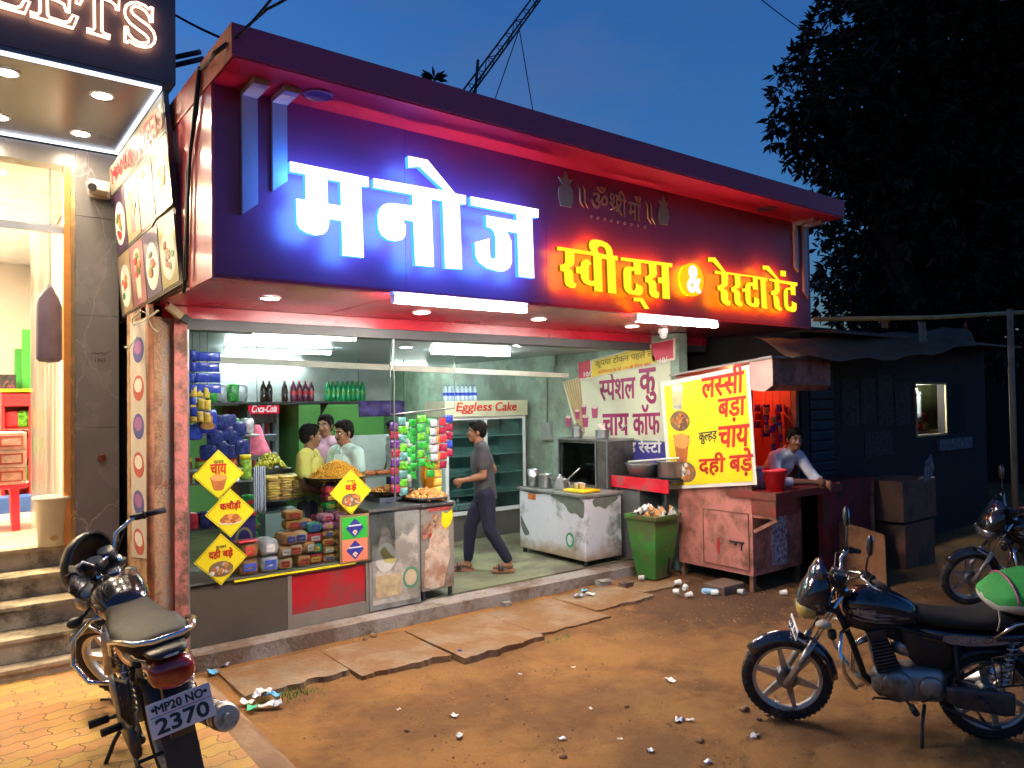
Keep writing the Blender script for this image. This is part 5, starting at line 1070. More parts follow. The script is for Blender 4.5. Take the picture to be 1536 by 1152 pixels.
for i in range(26):
    a, q = r.random() * 6.28, math.sqrt(r.random()) * .19; k = MB(); s = r.uniform(.04, .075)
    k.X = Matrix.Translation((6.32 + q * math.cos(a), 5.70 + q * math.sin(a), .70 + .02 + .07 * (1 - q / .19) + r.uniform(-.03, .03))) @ Quaternion((r.random(), r.random(), r.random(), r.random())).normalized().to_matrix().to_4x4()
    k.sheet((-s, -s, 0), (2 * s, 0, 0), (0, 1.5 * s, 0), 4, 4, lambda u, v: .02 * math.sin(u * 7 + i) + .018 * math.cos(v * 6 + i), .002)
    tag(k.build("crumpled_paper", (WPR, BRW, M("orange_scrap", (.55, .25, .08), .6), SILV)[i % 4]), ("white crumpled paper on the rubbish in the green bin", "pale wrapper on the rubbish in the green bin", "orange scrap on the rubbish in the green bin", "grey crumpled paper on the rubbish in the green bin")[i % 4], "rubbish", "rubbish in the green bin")
# ================================================================== people
def ecyl(p0, p1, r0, r1, F, n=24):
    """Elliptical column solid between two points (r = forward, sideways half width)."""
    def f(k):
        A = [k._v(Vector(p0) + F @ Vector((r0[0] * math.cos(2 * math.pi * i / n), r0[1] * math.sin(2 * math.pi * i / n), 0))) for i in range(n)]
        B = [k._v(Vector(p1) + F @ Vector((r1[0] * math.cos(2 * math.pi * i / n), r1[1] * math.sin(2 * math.pi * i / n), 0))) for i in range(n)]
        for i in range(n): k._f([A[i], A[(i + 1) % n], B[(i + 1) % n], B[i]])
        k._f(A[::-1]); k._f(B)
    return f
SKIN = M("brown_skin", (.25, .115, .06), .55, 0, .08, 20); HAIR = M("black_hair", (.007, .006, .005), .75, 0, .3, 40, bump=.4, bscale=120, spec=.12); EYEW = M("eye_white", (.55, .52, .48), .3, 0, 0); EYED = M("eye_dark", (.015, .01, .008), .2, 0, 0); LIP = M("lip", (.20, .065, .045), .5, 0, 0)
def fabric(n, c, b=.35): return M(n, c, .85, 0, .12, 9, bump=b, bscale=14)
def frame_of(fwd, up=(0, 0, 1)):
    f = Vector(fwd).normalized(); l = Vector(up).cross(f).normalized(); u = f.cross(l)
    return Matrix((f, l, u)).transposed()
def person(lab, loc, rz, J, look=(1, 0, 0), up=(0, 0, 1), shirt=None, trousers=None, sleeve=.55, collar=False, hairlen=1., grip=None, moustache=False, legs=True, longhair=False, group=None, sc=1.0):
    """J: joints in the person's own frame (x forward, y left, z up, metres)."""
    t = thing("person", lab, "person", loc, rz, group); t.scale = (sc, sc, sc)
    V = {k: Vector(v) for k, v in J.items()}; H = V["head"]; F = frame_of(look, up); hp = lambda x, y, z: H + F @ Vector((x, y, z))
    pr = []
    # head: skull, face, jaw, nose, ears, brow
    pr += [ellp(hp(-.012, 0, .028), (.092, .074, .092), F), ellp(hp(.022, 0, -.022), (.066, .058, .086), F), ellp(hp(.048, 0, -.078), (.036, .036, .030), F), cap(hp(.076, 0, .016), hp(.098, 0, -.024), .010, .015), ellp(hp(.07, 0, .032), (.018, .052, .012), F)]
    for s in (-1, 1): pr += [ellp(hp(-.008, .076 * s, -.004), (.018, .012, .032), F), ellp(hp(.056, .036 * s, -.022), (.024, .022, .022), F), cap(hp(.07, .012 * s, -.058), hp(.074, 0, -.058), .010, .011)]
    nk = V["neck"]; pr += [cap(nk - Vector((0, 0, .03)), hp(-.012, 0, -.06), .058, .052)]
    ch, pe = V["chest"], V["pelvis"]; sl, sr = V["shoulder_l"], V["shoulder_r"]; ax = (sl - sr).normalized(); tu = (ch - pe).normalized(); tf = ax.cross(tu).normalized(); TF = Matrix((tf, ax, tu)).transposed()
    torso = [ellp(ch, (.108, .158, .16), TF), ellp((ch + pe) / 2, (.10, .142, .17), TF), ellp(pe, (.10, .145, .11), TF), cap(sl * .93 + sr * .07 - Vector((0, 0, .012)), sr * .93 + sl * .07 - Vector((0, 0, .012)), .062), cap(nk - Vector((0, 0, .01)), (sl + nk) / 2 - Vector((0, 0, .015)), .06, .055), cap(nk - Vector((0, 0, .01)), (sr + nk) / 2 - Vector((0, 0, .015)), .06, .055)]
    pr += torso
    def hand(w, e, side, key):
        """Palm, four jointed fingers of unequal length and a thumb from the side of the palm."""
        d = (w - e).normalized(); g = (grip or {}).get(key, .5); curl_n = Vector((grip or {}).get(key + "_n", (0, 0, -1))); n = (curl_n - d * curl_n.dot(d)).normalized(); sd = d.cross(n) * side
        pal = w + d * .045; out = [ellp(pal, (.048, .040, .017), Matrix((d, d.cross(n), n)).transposed()), cap(w - d * .02, w + d * .02, .025, .026)]
        for i, (L, o) in enumerate(((.068, .028), (.076, .010), (.070, -.009), (.055, -.026))):
            b0 = w + d * .078 + sd * o; a1, a2 = g * .9, g * 2.0
            d1 = d * math.cos(a1) + n * math.sin(a1); d2 = d * math.cos(a2) + n * math.sin(a2); m_ = b0 + d1 * L * .5
            out += [cap(b0 - d * .02, m_, .0095, .009, 8), cap(m_, m_ + d2 * L * .5, .009, .0075, 8)]
        tb = w + d * .03 + sd * .034; td = (d * .7 + sd * .6 + n * .35 * g).normalized(); tm = tb + td * .034
        out += [cap(tb - sd * .012, tm, .0125, .0105, 8), cap(tm, tm + (td * .7 + d * .5 - sd * .2 * g).normalized() * .03, .0105, .0085, 8)]
        return out
    arms = {}
    for s, k in ((1, "l"), (-1, "r")):
        if "elbow_" + k not in V: continue
        a, e, w = V["shoulder_" + k], V["elbow_" + k], V["wrist_" + k]; m1 = e.lerp(w, .3)
        pr += [cap(a, e, .052, .040), cap(e, m1, .040, .040), cap(m1, w, .040, .026)] + hand(w, e, s, k)
        arms[k] = (a, e, w)
    lg = []
    if legs:
        for k in ("l", "r"):
            h, kn, an, to = V["hip_" + k], V["knee_" + k], V["ankle_" + k], V["toe_" + k]; cf = kn.lerp(an, .32)
            pr += [cap(h, kn, .084, .056), cap(kn, cf, .055, .056), cap(cf, an, .056, .036)]
            fd = (to - an); fd.z = 0; fd.normalize(); sole = an.z - .072 if "sole" not in V else V["sole"].z
            pr += [ellp(an + fd * -.015 - Vector((0, 0, .045)), (.040, .034, .034)), cap(an + fd * .01 - Vector((0, 0, .03)), an + fd * .12 - Vector((0, 0, .05)), .034, .024), cap(an + fd * .10 + Vector((0, 0, -.052)), an + fd * .165 + Vector((0, 0, -.056)), .026, .016)]
            lg.append((h, kn, an, fd))
    blob("body", pr, SKIN, t, .0085, 3)
    # shirt
    inf = .016
    sp = [ellp(ch, (.128, .176, .17), TF), ellp((ch + pe) / 2, (.122, .162, .18), TF), ecyl(ch - tu * .06, pe - tu * .11, (.112, .158), (.126, .170), TF), cap(sl * .93 + sr * .07, sr * .93 + sl * .07, .074), cap(nk - Vector((0, 0, .022)), (sl + nk) / 2, .068, .068), cap(nk - Vector((0, 0, .022)), (sr + nk) / 2, .068, .068)]
    for k, (a, e, w) in arms.items():
        if sleeve <= 1: q = a.lerp(e, sleeve + .15); sp += [cap(a, q - (q - a).normalized() * .045, .070, .062)]
        else: q = e.lerp(w, sleeve - 1); sp += [cap(a, e, .070, .056), cap(e, q - (w - e).normalized() * .04, .056, .050)]
    sh = blob("shirt", sp, shirt, t, .012, 3); ruffle(sh, .009, 7, len(lab), (1.2, 1.2, .6))
    if collar:
        k = MB(); c0 = nk + Vector((0, 0, .018)); 
        for s in (-1, 1):
            k.X = Matrix.Translation(c0) @ TF.to_4x4()
            k.prism([(-.062, .0, .012), (-.03, .058 * s, .012), (.035, .056 * s, .0), (.082, .018 * s, -.035), (.086, .050 * s, -.075), (.045, .078 * s, -.03), (-.03, .078 * s, -.015), (-.075, .0, -.012)], (.006, .004 * s, .006))
        k.build("collar", shirt, sh, world=False)
        k = MB(); k.X = TF.to_4x4(); k.X = Matrix.Translation(ch) @ k.X
        k.box((.128, -.012, -.14), (.136, .012, .12)); 
        k.build("placket", shirt, sh, world=False)
    if legs and trousers:
        tp = [ecyl(pe + Vector((0, 0, .06)), pe - Vector((0, 0, .08)), (.112, .152), (.12, .168), Matrix.Identity(3)), ellp(pe - Vector((0, 0, .08)), (.115, .16, .06))]
        for h, kn, an, fd in lg:
            q = kn.lerp(an, .90); tp += [cap(h, kn, .100, .074), cap(kn, kn.lerp(an, .4), .074, .068), cap(kn.lerp(an, .4), q, .068, .054)]
        ruffle(blob("trousers", tp, trousers, t, .013, 3), .009, 8, 3., (1.2, 1.2, .55))
        for h, kn, an, fd in lg:
            k = MB(); yv = Vector((-fd.y, fd.x, 0)); z = an.z - .082
            pts = [(-.075, .0), (-.065, .03), (-.02, .038), (.08, .046), (.15, .044), (.19, .022), (.20, 0), (.19, -.022), (.15, -.044), (.08, -.046), (-.02, -.038), (-.065, -.03)]
            k.prism([an * 1 + fd * (a + .0) + yv * b + Vector((0, 0, -.105)) for a, b in pts], (0, 0, .022)); so = k.build("sandal", M("sandal_sole", (.30, .13, .07), .7), t, world=False)
            k = MB(); 
            for q in range(2): k.tube([an + fd * (.075 + .035 * q) + yv * (.047 * math.cos(a)) + Vector((0, 0, -.088 + .062 * math.sin(a))) for a in [math.pi * i / 8 for i in range(9)]], .012, 6)
            k.build("strap", BLKT, so, world=False)
    # hair: a cap over the skull, shorter at the sides
    hpz = [ellp(hp(-.026, 0, .05), (.096, .080, .088), F), ellp(hp(-.055, 0, .01), (.060, .072, .075), F), ellp(hp(.02, 0, .098), (.062, .060, .034 * hairlen), F)]
    for s in (-1, 1): hpz += [ellp(hp(-.012, .062 * s, .052), (.058, .022, .048), F), ellp(hp(.006, .071 * s, .012), (.012, .008, .03), F)]
    ruffle(blob("hair", hpz, HAIR, t, .008, 2), .006, 42, 1.)
    for s in (-1, 1):
        k = MB(); k.ell(hp(.074, .031 * s, .010), (.010, .015, .0075), 10, 7, F); ey = k.build("eye", EYEW, t, world=False)
        k = MB(); k.ell(hp(.0815, .031 * s, .010), (.005, .0068, .0068), 10, 7, F); k.build("iris", EYED, ey, world=False)
        k = MB(); k.tube([hp(.080, .012 * s, .034), hp(.086, .032 * s, .040), hp(.074, .052 * s, .034)], .0045, 6); k.build("eyebrow", HAIR, t, world=False)
    k = MB(); k.ell(hp(.082, 0, -.053), (.008, .022, .0055), 10, 6, F); k.ell(hp(.081, 0, -.063), (.008, .018, .0055), 10, 6, F); k.build("lips", LIP, t, world=False)
    if moustache:
        k = MB(); k.tube([hp(.074, .026 * 1, -.048), hp(.088, .008, -.041), hp(.088, -.008, -.041), hp(.074, -.026, -.048)], .0055, 6); k.build("moustache", HAIR, t, world=False)
    return t
def stand(**kw):
    J = dict(pelvis=(0, 0, .93), chest=(.0, 0, 1.24), neck=(-.01, 0, 1.43), head=(.02, 0, 1.575), shoulder_l=(-.01, .185, 1.385), shoulder_r=(-.01, -.185, 1.385), elbow_l=(-.03, .24, 1.11), elbow_r=(-.03, -.24, 1.11), wrist_l=(.06, .25, .87), wrist_r=(.06, -.25, .87),
             hip_l=(0, .09, .90), hip_r=(0, -.09, .90), knee_l=(.02, .10, .50), knee_r=(.02, -.10, .50), ankle_l=(-.01, .10, .105), ankle_r=(-.01, -.10, .105), toe_l=(.15, .12, .03), toe_r=(.15, -.12, .03)); J.update(kw); return J
# the man walking out of the shop towards the left (he faces -X in the shop's frame)
WALK = stand(pelvis=(0, 0, .90), chest=(.03, 0, 1.20), neck=(.045, 0, 1.395), head=(.085, 0, 1.535), shoulder_l=(.03, .175, 1.35), shoulder_r=(.03, -.175, 1.35),
             elbow_l=(.03, .215, 1.075), wrist_l=(.25, .20, 1.03), elbow_r=(-.12, -.225, 1.10), wrist_r=(.02, -.26, .90),
             hip_l=(0, .085, .87), hip_r=(0, -.085, .87), knee_r=(.16, -.09, .50), ankle_r=(.20, -.09, .105), toe_r=(.35, -.10, .03), knee_l=(-.04, .09, .48), ankle_l=(-.24, .09, .12), toe_l=(-.08, .10, .03))
mw = px(727, 858, 2, .13)
person("man in grey tee shirt and navy trousers walking across the shop entrance", (mw.x + .02, mw.y, .13), R(149), WALK, look=(1, -.05, -.02), shirt=fabric("grey_tee", (.045, .048, .055)), trousers=fabric("navy_trousers", (.008, .010, .030)), sleeve=.62, grip=dict(l=.9, r=.5, l_n=(0, -1, -.2)), sc=1.0)
# two men talking behind the food trays and a third in pink behind them
def at_head(x, y, Y, hz): 
    p = px(x, y, 1, Y); return (p.x, Y, p.z - hz)
p = px(468, 675, 1, 7.0)
person("moustached man in a yellow polo shirt behind the pan of orange strands", (p.x - .03, 7.0, .13), R(-35), stand(elbow_l=(.10, .30, 1.13), wrist_l=(.31, .12, 1.15), elbow_r=(.02, -.27, 1.12), wrist_r=(.25, -.20, 1.02)), look=(1, .55, -.05), shirt=fabric("yellow_polo", (.55, .50, .12)), trousers=fabric("dark_trousers", (.04, .04, .05)), sleeve=.6, collar=True, grip=dict(l=1., l_n=(0, -1, 0)), moustache=True, sc=.985)
p = px(512, 672, 1, 7.0)
person("man in a pale mint shirt seen side on beside the man in yellow", (p.x + .02, 6.95, .13), R(188), stand(elbow_r=(.05, -.25, 1.12), wrist_r=(.22, -.18, .95)), look=(1, .1, -.12), shirt=fabric("mint_shirt", (.52, .68, .64)), trousers=fabric("dark_trousers", (.04, .04, .05)), sleeve=.55, collar=True, moustache=True, sc=1.0)
p = px(490, 660, 1, 7.9)
person("man in a pink shirt standing behind the two talking men", (p.x, 7.9, .13), R(200), stand(), look=(1, .35, 0), shirt=fabric("pink_shirt", (.58, .34, .44)), trousers=fabric("dark_trousers", (.04, .04, .05)), sleeve=1.5, collar=True, sc=1.03)
p = px(590, 690, 1, 10.8)
person("man in a white shirt at the back table, mostly hidden by the sachet strips", (p.x, 10.8, .13), R(170), stand(), look=(1, 0, -.3), shirt=fabric("white_shirt", (.62, .62, .62)), trousers=fabric("dark_trousers", (.04, .04, .05)), sleeve=1.5, sc=.93)
# ================================================================== motorcycles
def bike(lab, loc, heading, lean, paint, accent, plate_rear=None, plate_front=None, steer=0., mirrors=True, tank_text=None, side_text=None, lamp=None, group=None, visor=True, dome=False, ind=None, sc=.9):
    """Commuter motorcycle in its own frame: x forward, y left, rear axle above the origin, wheels on z = 0; leans on its side stand."""
    t = thing("motorcycle", lab, "motorcycle", loc, heading, group); t.rotation_mode = 'XYZ'
    t.rotation_euler = (0, 0, heading); t.matrix_basis = Matrix.Translation(loc) @ Matrix.Rotation(heading, 4, 'Z') @ Matrix.Rotation(-lean, 4, 'X') @ Matrix.Scale(sc, 4)
    PA = paint; B = lambda k, n, m, p=None: k.build(n, m, p if p is not None else t, world=False)
    WB, WR = 1.235, .302; AX = Vector((WB, 0, WR)); HS = Vector((.905, 0, .90)); fk = (HS - AX).normalized(); PIV = Vector((.93, 0, .85))
    ST = Matrix.Translation(PIV) @ Matrix.Rotation(steer, 4, Vector((HS - AX)).normalized()) @ Matrix.Translation(-PIV)
    ALLOY = M("alloy_wheel", (.48, .47, .45), .38, .75, .12, 12, dirt=(.2, .15, .1), dscale=7, damt=.3); ENG = M("engine_alloy", (.34, .34, .33), .42, .7, .2, 10, dirt=(.10, .085, .065)); SEATM = M("black_vinyl", (.016, .015, .014), .6, 0, .2, 40, bump=.25, bscale=160, spec=.28); FRM = M("black_frame", (.015, .015, .016), .35, .2, .1)
    def wheel(c, w, X, front):
        k = MB(); k.X = X; prof = [(WR - .072, -w * .40), (WR - .05, -w * .5), (WR - .02, -w * .46), (WR - .004, -w * .25), (WR, 0), (WR - .004, w * .25), (WR - .02, w * .46), (WR - .05, w * .5), (WR - .072, w * .40)]
        k.lathe(prof, c, (0, 1, 0), 48, caps=False)
        for i in range(48):   # tread ribs
            a = 2 * math.pi * i / 48; r = WR - .001; e = Vector((math.cos(a), 0, math.sin(a))); tt = Vector((-math.sin(a), 0, math.cos(a)))
            for s in (-1, 1): k.obox(Vector(c) + e * (r - .0065) + Vector((0, s * w * .26, 0)), e * .0045, tt * .008, Vector((0, w * .13, 0)) + tt * .006 * s)
        wh = B(k, "wheel", RUBBER)
        k = MB(); k.X = X; k.lathe([(WR - .066, -w * .38), (WR - .07, -w * .40), (WR - .088, -w * .36), (WR - .098, -w * .12), (WR - .098, w * .12), (WR - .088, w * .36), (WR - .07, w * .40), (WR - .066, w * .38)], c, (0, 1, 0), 48, caps=False)
        k.lathe([(.028, -.05), (.05, -.046), (.056, -.02), (.056, .02), (.05, .046), (.028, .05)], c, (0, 1, 0), 24)
        for i in range(6):
            a = 2 * math.pi * i / 6 + .3; e = Vector((math.cos(a), 0, math.sin(a))); tt = Vector((-math.sin(a), 0, math.cos(a)))
            k.prism([Vector(c) + e * .05 - tt * .026 + Vector((0, -.014, 0)), Vector(c) + e * (WR - .094) - tt * .014 + Vector((0, -.012, 0)), Vector(c) + e * (WR - .094) + tt * .014 + Vector((0, -.012, 0)), Vector(c) + e * .05 + tt * .026 + Vector((0, -.014, 0))], (0, .027, 0))
        B(k, "rim", ALLOY, wh)
        k = MB(); k.X = X; k.lathe([(.02, -.052), (.066, -.05), (.072, -.045), (.072, .03), (.06, .05)], c, (0, 1, 0), 28); B(k, "drum_brake", ENG, wh)
        return wh
    wheel((0, 0, WR), .095, Matrix(), False); wheel(AX, .08, ST, True)
    # fork, mudguard
    for s in (-1, 1):
        k = MB(); k.X = ST; o = Vector((0, .085 * s, 0)); k.cyl(AX + o + Vector((.015, 0, -.02)), AX + o + fk * .34, .024, .022, 14); B(k, "fork_slider", ALLOY)
    for s in (-1, 1):
        k = MB(); k.X = ST; o = Vector((0, .085 * s, 0)); k.cyl(AX + o + fk * .33, HS + o + fk * .10, .0155, n=12); B(k, "fork_tube", CHROME)
    k = MB(); k.X = ST
    for d in (.02, .16): k.obox(HS - fk * .10 + fk * d, (.035, 0, .012), (0, .115, 0), fk * .016, .006)
    B(k, "fork_yoke", FRM)
    def guard(name, c, r, a0, a1, w, drop, m, X, n=16):
        k = MB(); k.X = X; rows = []
        for i in range(n + 1):
            a = R(a0 + (a1 - a0) * i / n); e = Vector((math.cos(a), 0, math.sin(a))); ww = w * (1 - .25 * abs(2 * i / n - 1) ** 3)
            rows.append([(Vector(c) + e * (r - drop * abs(y) ** 2.2) + Vector((0, ww * y, 0)), e) for y in (-1, -.8, -.4, 0, .4, .8, 1)])
        A = [[k._v(p) for p, e in rw] for rw in rows]; Bv = [[k._v(p - e * .008) for p, e in rw] for rw in rows]
        for i in range(n):
            for j in range(6): k._f([A[i][j], A[i][j + 1], A[i + 1][j + 1], A[i + 1][j]], True); k._f([Bv[i][j + 1], Bv[i][j], Bv[i + 1][j], Bv[i + 1][j + 1]], True)
            for j in (0, 6): k._f([A[i][j], A[i + 1][j], Bv[i + 1][j], Bv[i][j]])
        for i in (0, n):
            for j in range(6): k._f([A[i][j], A[i][j + 1], Bv[i][j + 1], Bv[i][j]])
        return B(k, name, m)
    guard("front_mudguard", AX, WR + .035, 38, 178, .062, .055, PA, ST)
    k = MB(); k.X = ST
    for s in (-1, 1): k.tube([AX + Vector((-.02, .065 * s, .34)), AX + fk * .3 + Vector((0, .082 * s, 0))], .009, 6)
    B(k, "mudguard_stay", CHROME)
    guard("rear_mudguard", (0, 0, WR), WR + .05, 35, 172, .085, .05, FRM, Matrix())
    k = MB(); k.prism([(-.34, -.075, .47), (-.40, -.075, .12), (-.40, .075, .12), (-.34, .075, .47)], (-.008, 0, 0)); B(k, "mud_flap", BLACKP)
    # headlamp and bikini fairing
    fy = HS + Vector((.13, 0, .02)) 
    k = MB(); k.X = ST; Ry = Matrix.Rotation(R(-22), 3, 'Y')
    if visor:
        k.loft([(.965, .115, .80, 1.06), (1.01, .140, .755, 1.085, 0, 2.3), (1.07, .135, .75, 1.06, 0, 2.2), (1.12, .112, .765, .99, 0, 2.1), (1.155, .075, .79, .92, 0, 2), (1.165, .02, .83, .87, 0, 2)], 24)
        fr = B(k, "fairing", PA)
        k = MB(); k.X = ST; k.loft([(.985, .10, 1.02, 1.10), (1.0, .118, .985, 1.155, 0, 2.2), (1.03, .105, .98, 1.145, 0, 2.2), (1.075, .075, .97, 1.08, 0, 2.1), (1.10, .03, .97, 1.02, 0, 2)], 20); B(k, "visor", M("smoked_visor", (.02, .025, .05), .08, 0, .05, coat=1.), fr)
    if dome:
        k = MB(); k.X = ST @ Matrix.Translation(HS + Vector((.07, 0, .10))) @ Matrix.Rotation(R(-18), 4, 'Y'); n_, m_ = 24, 10; G = []
        for sh_ in (1., .94):
            rows = []
            for i in range(m_ + 1):
                th = math.pi * .5 * i / m_
                rows.append([k._v((.15 * sh_ * math.cos(th), .185 * sh_ * math.sin(th) * math.cos(2 * math.pi * j / n_), .215 * sh_ * math.sin(th) * math.sin(2 * math.pi * j / n_))) for j in range(n_)])
            for a_, b_ in zip(rows, rows[1:]):
                for j in range(n_): k._f([a_[j], a_[(j + 1) % n_], b_[(j + 1) % n_], b_[j]], True)
            G.append(rows[-1])
        for j in range(n_): k._f([G[0][j], G[0][(j + 1) % n_], G[1][(j + 1) % n_], G[1][j]])
        bmesh.ops.remove_doubles(k.b, verts=k.b.verts, dist=1e-5); B(k, "headlamp_cowl", M("cowl_black", (.02, .02, .02), .3, 0, .15))
    k = MB(); k.X = ST; k.loft([(1.06, .125, .735, .895, 0, 2.4), (1.125, .118, .742, .885, 0, 2.3), (1.155, .098, .757, .868, 0, 2.2), (1.172, .05, .79, .84, 0, 2)], 24); hl = B(k, "headlight", lamp or M("clear_headlight", (.50, .47, .38), .12, .5, .1, coat=1.))
    for s in (-1, 1):
        k = MB(); k.X = ST; k.cyl((1.02, .12 * s, .79), (1.025, .20 * s, .785), .011, n=8); k.ell((1.035, .235 * s, .785), (.05, .04, .03)); B(k, "indicator", ind or BLACKP)
    if plate_front:
        k = MB(); k.X = ST @ Matrix.Translation((1.185, 0, .665)) @ Matrix.Rotation(R(-14), 4, 'Y'); k.box((-.003, -.155, -.035), (.003, .155, .035)); pf = B(k, "number_plate", WHITEP)
        o = k.X if False else (ST @ Matrix.Translation((1.185, 0, .665)) @ Matrix.Rotation(R(-14), 4, 'Y'))
        w = writing("lettering", plate_front, BLKT, pf, (.0035, -.145, -.02), (0, 1, 0), (0, 0, 1), w=.29, h=.04, th=.003, world=False, bold=.01); w.data.transform(o)
    # handlebar, grips, levers, mirrors, meter
    hb = HS + fk * .13; k = MB(); k.X = ST
    bar = [(hb.x - .155, .38, hb.z + .075), (hb.x - .06, .255, hb.z + .125), (hb.x + .01, .14, hb.z + .10), (hb.x + .02, .07, hb.z + .02), (hb.x + .02, -.07, hb.z + .02), (hb.x + .01, -.14, hb.z + .10), (hb.x - .06, -.255, hb.z + .125), (hb.x - .155, -.38, hb.z + .075)]
    k.tube(bar, .0115, 10); B(k, "handlebar", CHROME)
    for s in (-1, 1):
        a = Vector((hb.x - .155, .38 * s, hb.z + .075)); b = Vector((hb.x - .06, .255 * s, hb.z + .125)); d = (a - b).normalized()
        k = MB(); k.X = ST; k.cyl(b + d * .055, a + d * .01, .0175, .0185, 12); k.cyl(b + d * .045, b + d * .055, .026); B(k, "grip", RUBBER)
        k = MB(); k.X = ST; k.obox(b + d * .015, d * .03, Vector((.022, 0, .004)), (0, 0, .02), .006); B(k, "switch_box", BLACKP)
        k = MB(); k.X = ST; f = Vector((.9, -.25 * s, -.15)); k.tube([b + d * .01 + f * .02, b + d * .03 + f * .05, b + d * .13 + f * .062, b + d * .18 + f * .045, b + d * .185 + f * .05], .0065, 6, rs=[.009, .008, .006, .006, .010]); B(k, "lever", M("lever_alloy", (.4, .4, .4), .35, .9) if mirrors else BLACKP)
        if mirrors:
            k = MB(); k.X = ST; q = b + d * .01; k.tube([q, q + Vector((.01, .02 * s, .06)), q + Vector((-.0, .05 * s, .16))], .006, 6); mr = B(k, "mirror", BLACKP)
            k = MB(); k.X = ST; k.ell(q + Vector((-.0, .075 * s, .215)), (.022, .038, .075), 14, 9, Matrix.Rotation(R(-14 * s), 3, 'X')); B(k, "mirror_shell", BLACKP, mr)
            k = MB(); k.X = ST; k.ell(q + Vector((-.012, .075 * s, .215)), (.013, .033, .068), 14, 9, Matrix.Rotation(R(-14 * s), 3, 'X')); B(k, "mirror_glass", M("mirror_glass", (.65, .68, .72), .05, 1., 0), mr)
        k = MB(); k.X = ST; k.tube([b + d * .02, b + Vector((.08, 0, -.03)), hb + Vector((.07, .06 * s, -.06)), HS + Vector((-.0, .05 * s, -.12))], .005, 6); B(k, "cable", BLACKP)
    k = MB(); k.X = ST
    for s in (-1, 1): k.cyl(hb + Vector((.055, .05 * s, -.01)), hb + Vector((.04, .05 * s, .05)), .045, .048, 20)
    k.obox(hb + Vector((.06, 0, 0)), (.04, 0, 0), (0, .10, 0), (-.006, 0, .028), .012); mt = B(k, "meter", BLACKP)
    k = MB(); k.X = ST
    for s in (-1, 1): k.cyl(hb + Vector((.04, .05 * s, .0505)), hb + Vector((.0395, .05 * s, .0525)), .040, n=20)
    B(k, "dial", M("dial_face", (.10, .10, .11), .15, 0, .1, coat=1.), mt)
    # tank, seat, tail
    k = MB(); k.loft([(.875, .045, .80, .875, 0, 2.2), (.85, .085, .765, .925, 0, 2.3), (.78, .125, .735, .965, 0, 2.4), (.68, .142, .725, .975, 0, 2.5), (.58, .138, .725, .955, 0, 2.5), (.48, .115, .73, .905, 0, 2.4), (.42, .09, .74, .865, 0, 2.3)], 28); tk = B(k, "tank", PA)
    k = MB(); k.cyl((.69, 0, .972), (.688, 0, .990), .036, n=20); B(k, "fuel_cap", CHROME, tk)
    for s in (-1, 1):   # coloured flashes on the tank flanks, standing a hair proud
        L = [[(.45, .80), (.60, .775), (.80, .80), (.84, .85), (.70, .845), (.58, .83)]]
        for nm, ll, m, dd in (("flash", L, accent, .003), ("flash", [[(.50, .79), (.66, .755), (.82, .775), (.83, .795), (.66, .775)]], M("grey_flash", (.22, .22, .22), .3, .2), .004)):
            me = outline([smooth_loop(ll[0], 1)], .0)
            bmx = bmesh.new(); bmx.from_mesh(me); bmesh.ops.subdivide_edges(bmx, edges=bmx.edges, cuts=3); bmx.to_mesh(me); bmx.free()
            for v in me.vertices:
                x, z = v.co.x, v.co.y; xs_ = [(.42, .09), (.48, .115), (.58, .138), (.68, .142), (.78, .125), (.85, .085), (.875, .045)]
                w_ = next((w0 + (w1 - w0) * (x - x0) / (x1 - x0) for (x0, w0), (x1, w1) in zip(xs_, xs_[1:]) if x0 <= x <= x1), .09)
                zc, hh = (.85, .125); q = min(.98, abs(z - zc) / hh); w_ *= (1 - q ** 2.4) ** (1 / 2.4)
                v.co = Vector((x, s * (w_ + dd), z))
            link_mesh(nm, me, m, tk, False)
        if tank_text and s == 1: writing("lettering", tank_text, M("silver_lettering", (.55, .55, .55), .3, .6), tk, (.80, .138, .835), (-1, 0, .0), (0, 0, 1), w=.11, h=.03, th=.004, world=False, bold=.02)
    k = MB(); k.loft([(.50, .075, .80, .845, 0, 2.6), (.46, .105, .775, .865, 0, 2.8), (.34, .130, .75, .845, 0, 3), (.20, .145, .75, .835, 0, 3), (.06, .156, .755, .845, 0, 3), (.0, .160, .757, .865, 0, 3), (-.20, .155, .77, .872, 0, 3), (-.34, .130, .785, .878, 0, 3), (-.40, .08, .805, .868, 0, 2.6)], 26); B(k, "seat", SEATM)
    k = MB(); k.loft([(.42, .085, .64, .755, 0, 2.6), (.25, .105, .60, .752, 0, 2.6), (.05, .118, .62, .752, 0, 2.6), (-.20, .115, .68, .766, 0, 2.6), (-.40, .085, .72, .80, 0, 2.5), (-.50, .05, .745, .80, 0, 2.3)], 22); tl = B(k, "side_panel", PA)
    for s in (-1, 1):
        me = outline([smooth_loop([(.30, .66), (.10, .645), (-.18, .70), (-.40, .75), (-.20, .735), (.10, .71), (.28, .72)], 1)], .004)
        for v in me.vertices: v.co = Vector((v.co.x, s * (.112 - .15 * max(0, -v.co.x - .15) + v.co.z) , v.co.y))
        link_mesh("flash", me, accent, tl, False)
        if side_text and s == 1: writing("lettering", side_text, M("silver_lettering", (.55, .55, .55), .3, .6), tl, (.20, .1195, .665), (-1, 0, .12), (0, 0, 1), w=.21, h=.035, th=.004, world=False, slant=-.0, bold=.02)
